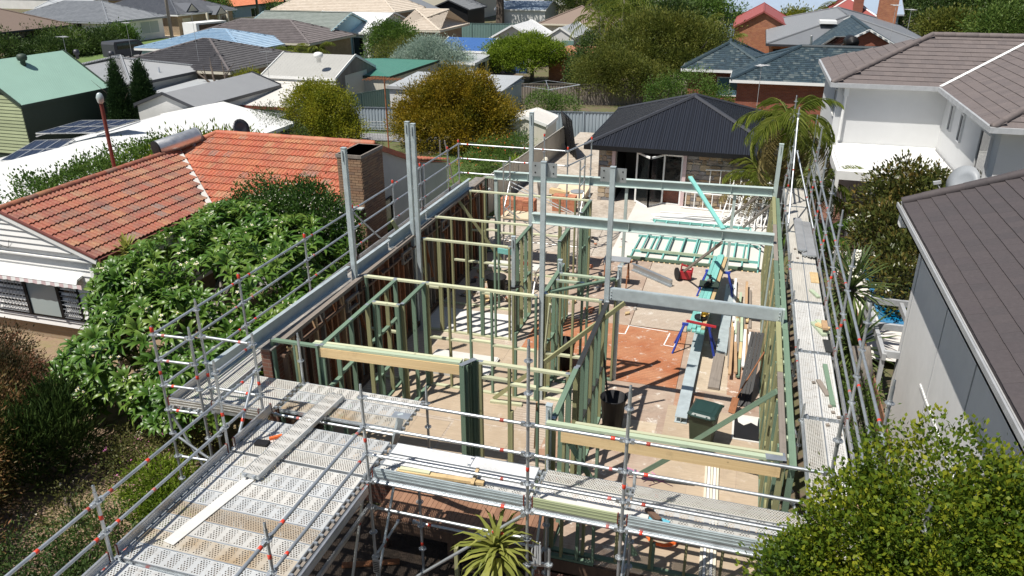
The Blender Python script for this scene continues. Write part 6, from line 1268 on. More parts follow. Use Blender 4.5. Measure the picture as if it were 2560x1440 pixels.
def tub(label, x, y, z, r, h, mat='black', pole=False):
    t = thing('rubbish_tub', label, 'tub', (x, y, z)); MB().lathe((x, y, z), [(r*.78, 0), (r, h), (r*1.06, h), (r*1.06, h-.03), (r*.97, h-.02), (r*.75, .04)], 22).build('body', mat, t, True)
    if pole:
        tag(bar_o('broom_handle', (x-.05, y, z+.1), (x-.32, y+.35, z+1.55), .028, .028, 'black', None), 'black broom handle standing in the black tub', 'broom handle')
tub('tall black plastic rubbish tub beside the dividing wall', -2.02, 14.25, F+.006, .27, .72, 'black', True); tub('black plastic tub in the hall behind the black-topped wall', -3.62, 16.5, F+.006, .27, .70); tub('low black tub among the debris in the back left room', -6.6, 20.4, F+.006, .3, .5); tub('pale grey bucket in the corridor by the doorway studs', -4.5, 18.9, F+.006, .16, .34, 'pvc_grey')
def sawhorse(label, x, y, w_=.95, h=.72):
    t = thing('sawhorse', label, 'sawhorse', (x, y, F), 'blue sawhorses under the timber'); bar_o('beam', (x-w_/2, y, F+h), (x+w_/2, y, F+h), .07, .06, 'blue_steel', t)
    for s_ in (-1, 1):
        for k in (-1, 1): bar_o('leg', (x+s_*(w_/2-.06), y+k*.03, F+h), (x+s_*(w_/2+.16), y+k*.30, F), .045, .03, 'blue_steel', t)
        bar_o('spreader', (x+s_*(w_/2), y-.16, F+.33), (x+s_*(w_/2), y+.16, F+.33), .02, .02, 'dark_steel', t)
sawhorse('blue folding sawhorse under the far end of the timber stack', -.28, 22.1, .72); sawhorse('blue folding sawhorse under the near end of the timber stack', -.60, 18.25, .72)
st_ = thing('timber_stack', 'stack of teal treated boards resting across the blue sawhorses', 'timber stack', (-.4, 20, F+.75))
for r_ in range(3):
    for k in range(4): o = rnd.uniform(-.15, .15); bar_o('board', (-.76+.11*k+rnd.uniform(-.01, .01), 17.75+o, F+.775+.048*r_), (-.42+.11*k+rnd.uniform(-.01, .01), 23.1+o*.6+rnd.uniform(-.2, .2), F+.775+.048*r_), .092, .045, 'teal_timber' if k < 3 or r_ < 2 else 'raw_pine', st_)
t = thing('tool_strap', 'dark teal wrap with a black nail gun on the timber stack', 'tool', (-.5, 20.4, F+.9)); box_o('wrap', -.72, -.2, 20.35, 20.85, F+.90, F+.915, 'dark_green', t); mb = MB().bar((-.52, 20.3, F+.98), (-.42, 20.7, F+1.0), .09, .09).bar((-.46, 20.55, F+1.0), (-.44, 20.6, F+1.2), .05, .05).tube((-.55, 20.25, F+1.0), (-.48, 20.4, F+1.05), .05, 10); mb.build('nail_gun', 'black', t); MB().lathe((-.47, 20.45, F+1.04), [(.05, 0), (.05, .08)], 10).build('magazine', 'aluminium', t)
t = thing('drop_saw', 'yellow and black saw with a red level on the near end of the timber stack', 'saw', (-.5, 18.2, F+.92)); mb = MB().lathe((-.52, 18.3, F+.92), [(.16, 0), (.16, .05), (.07, .07)], 14); mb.build('base', 'black', t); MB().bar((-.46, 18.25, F+.97), (-.40, 18.5, F+1.2), .10, .12).tube((-.5, 18.3, F+1.12), (-.38, 18.34, F+1.12), .11, 14).bar((-.42, 18.5, F+1.15), (-.40, 18.3, F+1.3), .05, .05).build('motor', 'yellow', t); MB().tube((-.53, 18.22, F+1.06), (-.52, 18.22, F+1.06), .13, 18).build('blade', 'aluminium', t)
tag(bar_o('spirit_level', (-.85, 18.02, F+.93), (-.12, 17.86, F+.93), .045, .05, 'red_plastic', None), 'red spirit level lying across the near end of the stack', 'spirit level')
t = thing('cut_off_saw', 'red cut-off saw with a black disc on the tan floor', 'saw', (-1.45, 23.1, F)); q = Vector((-1.5, 23.0, F+.2)); MB().tube(q+Vector((-.02, -.10, 0)), q+Vector((.02, -.08, 0)), .20, 20).build('disc', 'black', t); mb = MB().box(q.x+.08, q.x+.42, q.y-.12, q.y+.12, F+.06, F+.30).bar(q+Vector((.1, 0, .1)), q+Vector((.12, 0, .30)), .04, .16).bar(q+Vector((.12, 0, .28)), q+Vector((.42, 0, .22)), .05, .04).bar(q+Vector((.42, 0, -.15)), q+Vector((.45, 0, .2)), .05, .1); mb.build('body', 'red_plastic', t); MB().bar(q+Vector((0, -.06, 0)), q+Vector((.2, -.06, .02)), .03, .06).build('arm', 'dark_steel', t)
ubeam('long pale channel lying on the floor in the big room', (-.62, 14.75, F+.16), (-.50, 20.6, F+.16), .15, .26, 'galv_steel'); ubeam('short bright channel offcut lying near the joist ends', (-2.92, 23.35, F+.24), (-1.58, 22.3, F+.24), .23, .10, 'galv_tube', True)
bar_o_ = thing('steel_plate', 'long grey steel flat lying beside the right-hand timber pile', 'steel plate', (.2, 20, F)); bar_o('plate', (.07, 18.2, F+.05), (.13, 22.8, F+.05), .26, .08, 'galv_steel', bar_o_)
stick('wide weathered plank lying on the scuffed floor', (-.02, 16.4, F+.04), (.03, 18.15, F+.04), .26, .06, 'weathered_timber', 'plank', 'plank')
tp = thing('timber_pile', 'mixed timber offcuts piled along the right wall', 'timber pile', (.5, 19, F))
for i in range(26):
    x = .30+.075*(i % 7)+rnd.uniform(-.02, .02); a = rnd.uniform(16.6, 20.5); l = rnd.uniform(1.0, 3.2); z = F+.03+.048*(i//7)
    bar_o('board', (x, a, z), (x+rnd.uniform(-.06, .06), min(23.6, a+l), z+rnd.uniform(0, .02)), .07, .045, rnd.choice(['pale_green_timber', 'raw_pine', 'green_timber', 'olive_timber', 'copper_board', 'weathered_timber', 'paint_white_board']), tp)
bt = thing('tube_bundle', 'bundle of black rectangular tubes leaning on the right wall', 'tubes', (.75, 16.3, F))
for i in range(4):
    for j in range(2): bar_o('tube', (.55+.075*i, 15.85+.06*j, F), (.72+.075*i, 17.3+.06*j, F+1.15), .065, .055, 'black_metal', bt)
wt = thing('white_trim_bundle', 'bundle of long white mouldings strapped together on the front floor', 'mouldings', (.2, 12, F))
for i in range(5): bar_o('moulding', (.12+.055*i, 10.2, F+.03+.02*(i % 2)), (.02+.055*i, 13.4, F+.03+.02*(i % 2)), .045, .05, 'paint_white_board' if i % 2 else 'cream', wt)
bar_o('strap', (0.0, 12.0, F+.085), (.40, 12.03, F+.085), .04, .008, 'black', wt)
tag(bar_o('floor_batten', (-.9, 11.9, F+.02), (.95, 12.05, F+.02), .05, .03, 'black_timber', None), 'dark thin batten lying across the front floor', 'batten')
sv = thing('shovel', 'old brown-handled shovel leaning on the right wall near the floor opening', 'shovel', (.7, 15.8, F)); tube_o('handle', (.48, 15.65, F+.3), (.98, 16.3, F+1.2), .017, 'rusty', sv, 8); MB().prism([(.36, 15.50, F+.02), (.50, 15.44, F+.02), (.56, 15.62, F+.32), (.42, 15.68, F+.32)], (-.01, -.015, .008)).build('blade', 'rusty', sv)
sheetp = thing('sheet_stack', 'stack of white plaster sheets lying on the hall floor', 'sheets', (-6.3, 15.7, F))
for i in range(5): box_o('sheet', -6.95+.02*i, -5.25+.03*(i % 2), 15.25, 16.35, F+.01+.016*i, F+.024+.016*i, 'white_sheet', sheetp)
sp2 = thing('sheet_stack', 'white-topped stack of sheets behind the front walkway', 'sheets', (-3.6, 11.2, F))
for i in range(6): box_o('sheet', -3.9+.01*i, -2.75, 10.95, 11.30, F+.01+.05*i, F+.055+.05*i, 'white_sheet' if i == 5 else 'grey_paint', sp2)
# frames on the patio slab
for k, (lab, x0, x1, y0, y1, z) in enumerate((('teal stud frame lying flat on the patio slab', -3.3, .95, 24.55, 27.3, -2.06), ('second teal stud frame lying on top at the back of the slab', -3.0, .6, 25.6, 29.0, -1.97))):
    t = thing('lying_frame', lab, 'wall frame', ((x0+x1)/2, y0, z)); m_ = 'teal_timber'
    for y in (y0, y1) + ((y0+1.15,) if k == 0 else ()): bar_o('plate', (x0, y, z), (x1, y, z), .045, .09, m_ if y > y0 else 'pale_green_timber', t)
    n = 9
    for i in range(n): x = x0+.03+(x1-x0-.06)*i/(n-1); bar_o('stud', (x, y0+.02, z), (x+.08, y1-.02, z), .045, .085, m_, t)
t = thing('frame_stack', 'stack of green frames at the near edge of the patio slab', 'wall frame', (-1, 24.5, -2.1))
for i in range(3): bar_o('plate', (-3.3, 24.5-.02*i, -2.04+.095*i), (.9, 24.5-.02*i, -2.04+.095*i), .06, .09, ('olive_timber', 'pale_green_timber', 'green_timber')[i], t)
# white alloy scaffold parts heaped by the stone studio
def ladder(label, a, b, w_, n, mat='white_paint', up=(0, 0, 1)):
    a, b = Vector(a), Vector(b); t = thing('scaffold_ladder', label, 'ladder', a, 'white ladder frames heaped by the studio'); s = Vector(w_)
    for o in (Vector((0, 0, 0)), s): tube_o('stile', a+o, b+o, .026, mat, t, 8)
    for i in range(n): q = a+(b-a)*((i+.5)/n); tube_o('rung', q, q+s, .02, mat, t, 6)
    return t
ladder('white ladder frame standing upright on its side against the stone wall', (-2.15, 31.3, -2.05), (1.0, 31.1, -2.05), (0, .1, .62), 9); ladder('taller white ladder frame leaning behind the others on the stone wall', (-1.3, 31.5, -1.3), (1.1, 31.5, -1.25), (0, .06, .8), 6)
for i in range(6): ladder(('steep white ladder frame leaning leftmost on the heap', 'second steep white ladder frame from the teal board', 'third steep white ladder frame in the middle of the heap', 'fourth steep white ladder frame right of the heap middle', 'fifth steep white ladder frame close to the beam prop', 'last steep white ladder frame nearest the right wall')[i], (-.55+.28*i, 29.2+.05*i, -2.08), (-.15+.28*i, 31.0+.04*i, -.72+.03*i), (.5, -.05, -.06), 7)
hp = thing('pole_heap', 'heap of white alloy poles lying on the patio', 'poles', (-2, 29.7, -2.1))
for i in range(22): a = rnd.uniform(-.05, .05); y = 29.1+rnd.uniform(0, .85); z = -2.07+.055*(i//7); tube_o('pole', (-3.0+rnd.uniform(-.15, .3), y, z), (-.4+rnd.uniform(-.5, .9), y+a*6, z+rnd.uniform(0, .05)), .025, 'white_paint' if i % 6 else 'grey_paint', hp, 7)
for i in range(7): tube_o('pole', (.0+.25*i, 29.0+rnd.uniform(0, .5), -2.05+.03*i), (.4+.15*i, 30.9, -1.3+rnd.uniform(-.3, .3)), .024, 'white_paint', hp, 7)
# brick piles and materials at the back left
def brickpile(label, x0, y0, nx, ny, nz, z0):
    t = thing('brick_stack', label, 'bricks', (x0, y0, z0), 'brick stacks behind the back wall'); me = cached('bk', lambda: MB().box(0, .23, 0, .11, 0, .076).mesh('brick', 'brick_pile'))
    for k in range(nz):
        for j in range(ny):
            for i in range(nx):
                if 0 < i < nx-1 and 0 < j < ny-1 and k < nz-1: continue
                link('brick', me, t, Matrix.Translation((x0+.235*i+rnd.uniform(-.008, .008), y0+.116*j+rnd.uniform(-.006, .006), z0+.079*k)))
brickpile('orange brick stack with a board on top beside the stone studio', -7.15, 29.6, 4, 4, 8, -2.15); brickpile('larger orange brick stack near the cream side fence', -9.0, 28.4, 6, 4, 9, -2.15)
t = thing('sheet_pile', 'pile of grey sheets and a lid on the dirt by the studio', 'sheets', (-6.5, 31.3, -2.15))
for i in range(5): MB().prism([(-7.6+.04*i, 30.6, -2.14+.07*i), (-6.2+.03*i, 30.5, -2.14+.07*i), (-6.15, 32.3+.05*i, -2.14+.07*i), (-7.5, 32.4, -2.14+.07*i)], (0, 0, .05)).build('sheet', 'pale_concrete' if i % 2 else 'plywood', t)
MB().lathe((-6.5, 31.4, -1.79), [(.3, 0), (.3, .02), (.1, .03)], 18).build('lid', 'grey_paint', t); bar_o('board', (-7.5, 30.7, -1.62), (-6.7, 30.55, -1.68), .25, .2, 'raw_pine', t)
for i in range(120):
    q = (rnd.uniform(-5.0, -2.4), rnd.uniform(19.6, 27), 0); z = F+.01 if q[1] < 24.1 else -2.15
    if i < 70: q = (rnd.uniform(-7.6, -5.5), rnd.uniform(19.6, 21.8), 0); z = F+.01
    s_ = rnd.uniform(.05, .16); a = rnd.uniform(0, 3.1); c_, s2 = math.cos(a)*s_, math.sin(a)*s_
    tag(MB().prism([(q[0]-c_, q[1]-s2, z), (q[0]+s2*.6, q[1]-c_*.6, z), (q[0]+c_, q[1]+s2, z), (q[0]-s2*.6, q[1]+c_*.6, z)], (rnd.uniform(-.02, .02), 0, rnd.uniform(.02, .09))).build('debris', rnd.choice(['concrete', 'brick_pile', 'weathered_timber', 'white_sheet', 'raw_pine', 'dark_steel'])), 'broken lump of building rubble on the back rooms floor', 'rubble', 'rubble in the back rooms')
t = thing('work_trestle', 'red steel trestle standing among rubble in the corridor end', 'trestle', (-3.2, 22, F)); 
for x in (-3.6, -2.9): mb = MB().bar((x, 21.7, F), (x, 22.0, F+.8), .035, .035).bar((x, 22.3, F), (x, 22.0, F+.8), .035, .035); mb.build('leg', 'rusty', t)
bar_o('beam', (-3.7, 22, F+.8), (-2.8, 22, F+.8), .05, .05, 'rusty', t); box_o('top', -3.65, -2.85, 21.8, 22.2, F+.825, F+.85, 'grey_paint', t)
t = thing('work_bench', 'folding grey work bench with tools and a red drill in the back left room', 'workbench', (-6.2, 20.8, F)); box_o('top', -6.9, -5.4, 20.6, 21.1, F+.72, F+.76, 'white_sheet', t)
for x in (-6.8, -5.5):
    for k in (-1, 1): bar_o('leg', (x, 20.85+k*.2, F+.72), (x, 20.85-k*.3, F), .03, .03, 'aluminium', t)
mb = MB().bar((-5.9, 20.8, F+.84), (-5.65, 20.8, F+.84), .1, .12).bar((-5.7, 20.8, F+.8), (-5.68, 20.8, F+.98), .07, .06); mb.build('drill', 'red_plastic', t); MB().lathe((-6.05, 20.9, F+.76), [(.05, 0), (.05, .16), (.02, .2), (.02, .24)], 10).build('bottle', 'blind_glass', t)
stick('short teal beam held at the back of the corridor', P(1245, 626, .2), P(1282, 632, .2), .05, .14, 'teal_timber')
# small things on the front walkway
stick('raw pine offcuts lying on the front walkway', P(993, 1176, .13), P(1210, 1207, .13), .09, .045, 'raw_pine', 'timber_offcut'); stick('second thinner pine offcut beside it on the front walkway', P(1000, 1171, .16), P(1075, 1183, .16), .07, .04, 'pale_timber', 'timber_offcut'); stick('small pine cleat standing across the front walkway ledge', P(1180, 1212, .14), P(1195, 1172, .20), .05, .045, 'raw_pine', 'timber_offcut')
stick('dark weathered offcut over the cyan sheet on the front walkway', P(1618, 1272, .14), P(1648, 1302, .14), .09, .05, 'old_hardwood', 'timber_offcut')
q = P(1625, 1300, .10); tag(MB().prism([(q.x-.15, q.y-.1, .1), (q.x+.2, q.y-.14, .1), (q.x+.28, q.y+.05, .1), (q.x-.05, q.y+.14, .1)], (0, 0, .006)).build('cyan_sheet', 'cyan_sheet'), 'crumpled cyan plastic sheet on the front walkway', 'plastic sheet')
for i in range(3): tag(bar_o('white_strip', P(1350+90*i, 1243+17*i, .13), P(1440+90*i, 1262+17*i, .13), .15, .008, 'white_sheet', None), ('pale board strip beside the tall front standard on the walkway edge', 'middle pale board strip along the walkway edge', 'pale board strip ending at the cyan sheet on the walkway')[i], 'board strip', 'pale strips along the front walkway edge')
t = thing('paint_roller', 'black paint pad with an orange handle on the platform', 'tool', P(640, 1105, .1)); a, b = P(640, 1106, .11), P(680, 1098, .11); MB().bar(a, a+Vector((.22, .02, 0)), .14, .05).build('pad', 'black', t); bar_o('handle', b-Vector((.05, 0, 0)), b+Vector((.12, .12, .02)), .05, .04, 'orange', t)
t = thing('steel_post_stub', 'leaning steel post stub poking up between the scaffold decks', 'steel post', P(985, 1105, 0)); a, b = P(985, 1112, -.3), P(1002, 1040, .75); bar_o('post', a, b, .09, .09, 'galv_steel', t); MB().prism([b+Vector((-.14, -.07, .0)), b+Vector((.16, -.07, .0)), b+Vector((.16, .09, .0)), b+Vector((-.14, .09, .0))], (0, 0, .012)).build('cap_plate', 'galv_tube', t)
t = thing('extension_lead', 'orange hose coiled on the floor under the right walkway', 'hose', P(1640, 1380, F)); q = P(1655, 1350, F+.05); mb = MB()
mb.path([q+Vector((math.cos(a*.5)*(.22+.012*(a % 5)), math.sin(a*.5)*.15, .02*(a//12))) for a in range(40)], .016, 5); mb.path([q+Vector((.2, 0, 0)), q+Vector((.5, .2, .02)), q+Vector((.8, .1, .02))], .016, 5); mb.build('coil', 'orange', t)
mb = MB(); q = P(1615, 1190, -.3); 
for i in range(14): a = rnd.uniform(0, 6.28); mb.path([q+Vector((rnd.uniform(-.5, .5), rnd.uniform(-.1, .1), rnd.uniform(-.08, .08))), q+Vector((rnd.uniform(-.5, .5), rnd.uniform(-.1, .1), rnd.uniform(-.15, .1)))], .008, 4)
tag(mb.build('pink_tape', 'flower_pink'), 'tangle of pink tape hanging under the right walkway', 'tape')
t = thing('key_box', 'grey inspection tag hanging from the front scaffold standard', 'tag', P(940, 1400, -1.0)); q = P(941, 1412, -1.1); mb = MB().box(q.x-.055, q.x+.055, q.y-.01, q.y+.01, q.z-.16, q.z+.10); o = mb.build('tag_plate', 'aluminium', t); mb = MB().path([q+Vector((-.03, 0, .1)), q+Vector((-.03, 0, .17)), q+Vector((.03, 0, .17)), q+Vector((.03, 0, .1))], .008, 5); mb.build('shackle', 'galv_tube', t)
mb = MB()
for i in range(6): mb.box(q.x-.045, q.x+.045, q.y-.013, q.y-.010, q.z-.13+.035*i, q.z-.118+.035*i)
mb.build('tag_line', 'black', o)
# brown verandah boards below the front walkway
vd = thing('verandah', 'old brown verandah boards in the shade under the front walkway', 'verandah', (-4, 10.4, F))
for i in range(36): x = -5.6+.09*i; box_o('plank', x, x+.084, 10.05+rnd.uniform(-.015, .0), 11.28, -1.78, -1.74+rnd.uniform(0, .004), 'plank_deck', vd)
box_o('bearer', -5.65, -2.4, 10.1, 10.2, -2.0, -1.78, 'old_hardwood', vd); box_o('fascia', -5.65, -2.4, 10.0, 10.04, -2.0, -1.76, 'old_hardwood', vd)
for x in (-5.5, -4.2, -2.7): box_o('post', x-.05, x+.05, 10.15, 10.25, G, -1.98, 'old_hardwood', vd)
t = thing('junk_timber', 'dark old boards and rubble lying on the soil below the scaffold', 'timber', (-4, 8, G))
for i in range(22): x, y, a = rnd.uniform(-6.2, -2.2), rnd.uniform(6.4, 9.6), rnd.uniform(-.5, .5); l = rnd.uniform(.4, 1.3); bar_o('board', (x, y, G+.05+.03*(i % 4)), (x+l*math.cos(a), y+l*math.sin(a), G+.06+.03*(i % 4)), rnd.uniform(.08, .16), .03, rnd.choice(['old_hardwood', 'weathered_timber', 'rusty']), t)
tag(bar_o('green_post', (-3.62, 9.0, G), (-3.62, 9.0, -1.1), .06, .06, 'olive_timber', None), 'short green timber post beside the strap-leaved plant', 'post')
q = Vector((-3.4, 8.6, G)); tag(MB().prism([(q.x-.2, q.y-.2, G), (q.x+.25, q.y-.25, G), (q.x+.3, q.y+.2, G), (q.x-.1, q.y+.3, G)], (.02, 0, .22)).build('blue_tarp', 'tarp_blue'), 'crumpled blue tarp on the soil beside the strap-leaved plant', 'tarp')
t = thing('striped_rope', 'clear and white cable hanks hanging on the front corner standard', 'cable', (-2.2, 8.95, -.8)); mb = MB()
for k in range(3): mb.path([(-2.33+.05*k, 8.88, -.55), (-2.35+.06*k, 8.86, -.75-.1*k), (-2.31+.05*k, 8.86, -.95), (-2.30+.04*k, 8.88, -.6)], .012, 6)
mb.build('hank', 'pvc_grey', t)
t = thing('clamp_set', 'scaffold clamps fixed to the foot of the front corner standard', 'clamps', (-2.3, 8.9, -1.4)); mb = MB()
for z in (-1.0, -1.3, -1.6): mb.bar((-2.42, 8.88, z), (-2.05, 8.95, z), .05, .05).ring((-2.1, 8.95, z-.02), .03, .06, .03, 10)
tube_o('short_tube', (-2.1, 8.95, -1.9), (-2.1, 8.95, -.7), .024, 'galv_tube', t); mb.build('coupler', 'galv_tube', t)
# outdoor bits in the left back yard
t = thing('garden_chair', 'white plastic garden chairs stacked on the back lawn', 'chair', P(1182, 405, G)); q = P(1182, 408, G)
for k in range(2):
    box_o('seat', q.x-.28, q.x+.28, q.y-.25, q.y+.25, G+.42+.12*k, G+.46+.12*k, 'bin_body', t); box_o('backrest', q.x-.28, q.x+.28, q.y+.2, q.y+.25, G+.46+.12*k, G+.95+.1*k, 'bin_body', t)
for a in (-1, 1):
    for b in (-1, 1): box_o('leg', q.x+a*.25-.02, q.x+a*.25+.02, q.y+b*.22-.02, q.y+b*.22+.02, G, G+.42, 'bin_body', t)
t = thing('wire_gate', 'open wire mesh gate frame beside the lane behind the chimney', 'gate', (-22, 41, G)); a, b = P(905, 352, G), P(985, 355, G); mb = MB()
for z in (.1, 1.15): mb.tube(a+Vector((0, 0, z)), b+Vector((0, 0, z)), .025, 6)
for i in range(13): p_ = a+(b-a)*i/12; mb.tube(p_+Vector((0, 0, .1)), p_+Vector((0, 0, 1.15)), .025 if i in (0, 12) else .008, 5)
for i in range(6): mb.tube(a+Vector((0, 0, .25+.15*i)), b+Vector((0, 0, .25+.15*i)), .008, 4)
mb.build('frame', 'grey_paint', t); p_ = P(897, 350, G); box_o('post', p_.x-.08, p_.x+.08, p_.y-.08, p_.y+.08, G, G+1.5, 'black', t)
t = thing('ladder', 'weathered timber A-frame leaning beside the low tiled wing', 'ladder', (-11, 33, G)); a = P(1000, 350, .3)
for d in (-.25, .35): bar_o('stile', (-13.2+d, 33.4, G), (-13.3+d*.4, 33.2, -.4), .06, .05, 'weathered_timber', t)
for i in range(3): bar_o('rung', (-13.45+.05*i, 33.35, G+.5+.5*i), (-12.95-.05*i, 33.35, G+.5+.5*i), .04, .03, 'weathered_timber', t)
# the worker behind the rear beam
wk = thing('person', 'worker in a grey shirt and orange vest bending behind the rear beam', 'person', (-8.0, 31.3, -2.16)); ox, oy, oz = -8.02, 31.3, -2.16
vsk = {'pel': (0, 0, .92, .16), 'bel': (.02, -.03, 1.08, .155), 'che': (.08, -.10, 1.30, .17), 'nek': (.14, -.17, 1.48, .065), 'hd0': (.17, -.20, 1.56, .075), 'hd1': (.19, -.23, 1.66, .098), 'hd2': (.20, -.24, 1.74, .085),
       'shl': (-.12, -.08, 1.38, .085), 'ell': (-.34, -.16, 1.16, .058), 'wrl': (-.30, -.38, 1.02, .04), 'hnl': (-.27, -.46, .99, .045), 'shr': (.27, -.14, 1.38, .085), 'elr': (.42, -.26, 1.17, .058), 'wrr': (.33, -.45, 1.06, .04), 'hnr': (.30, -.52, 1.04, .045),
       'hpl': (-.10, 0, .86, .12), 'knl': (-.12, -.04, .48, .078), 'anl': (-.12, .04, .09, .05), 'fol': (-.12, -.12, .04, .045), 'hpr': (.10, 0, .86, .12), 'knr': (.13, -.02, .48, .078), 'anr': (.14, .06, .09, .05), 'for': (.15, -.11, .04, .045)}
ed = [('pel', 'bel'), ('bel', 'che'), ('che', 'nek'), ('nek', 'hd0'), ('hd0', 'hd1'), ('hd1', 'hd2'), ('che', 'shl'), ('shl', 'ell'), ('ell', 'wrl'), ('wrl', 'hnl'), ('che', 'shr'), ('shr', 'elr'), ('elr', 'wrr'), ('wrr', 'hnr'), ('pel', 'hpl'), ('hpl', 'knl'), ('knl', 'anl'), ('anl', 'fol'), ('pel', 'hpr'), ('hpr', 'knr'), ('knr', 'anr'), ('anr', 'for')]
ks = list(vsk); me = bpy.data.meshes.new('body'); me.from_pydata([(ox+v_[0], oy+v_[1], oz+v_[2]) for v_ in vsk.values()], [(ks.index(a), ks.index(b)) for a, b in ed], [])
bo = bpy.data.objects.new('body', me); col.objects.link(bo); md = bo.modifiers.new('skin', 'SKIN'); me.skin_vertices  # radii below
for sv_, k in zip(me.skin_vertices[0].data, ks): sv_.radius = (vsk[k][3], vsk[k][3]); sv_.use_root = k == 'pel'
bo.modifiers.new('sub', 'SUBSURF').levels = 2; bo.modifiers['sub'].render_levels = 2
dg = bpy.context.evaluated_depsgraph_get(); me2 = bpy.data.meshes.new_from_object(bo.evaluated_get(dg)); bpy.data.objects.remove(bo)
for k in ('shirt_grey', 'trousers', 'skin', 'orange', 'black'): me2.materials.append(MA[k])
for p_ in me2.polygons:
    z = p_.center.z-oz; dx = math.hypot(p_.center.x-ox-.08, p_.center.y-oy+.1); p_.use_smooth = True
    p_.material_index = 2 if (z > 1.44 or dx > .32 and z > .95) else (0 if dx > .24 and z > 1.0 else (3 if z > 1.02 else (4 if z < .1 else 1)))
link('body', me2, wk); MB().lathe((ox+.2, oy-.24, oz+1.72), [(.13, 0), (.135, .01), (.105, .03), (.09, .10), (.03, .13)], 16).build('hat', 'cream', wk, True)
for s_ in (-1, 1):
    mb = MB().path([(ox+.19+s_*.035, oy-.325, oz+1.675), (ox+.19+s_*.035, oy-.332, oz+1.675)], .013, 6); mb.build('eye', 'black', wk)
    h = Vector((ox-.27 if s_ < 0 else ox+.30, oy-.46 if s_ < 0 else oy-.52, oz+.99 if s_ < 0 else oz+1.04)); mb = MB()
    for i in range(4): b = h+Vector((-.03+.02*i, -.03, 0)); mb.path([b, b+Vector((0, -.045, -.01)), b+Vector((0, -.065, -.045+.004*abs(i-1))) ], .009, 6)
    mb.path([h+Vector((.03*-s_, 0, .0)), h+Vector((.05*-s_, -.04, -.01)), h+Vector((.04*-s_, -.07, -.02))], .01, 6); mb.build('hand', 'skin', wk)
MB().prism([(ox+.165, oy-.32, oz+1.60), (ox+.215, oy-.32, oz+1.60), (ox+.19, oy-.355, oz+1.625), ], (0, 0, .05)).build('nose', 'skin', wk); MB().bar((ox+.16, oy-.315, oz+1.585), (ox+.22, oy-.315, oz+1.585), .01, .008).build('mouth', 'flower_red', wk)
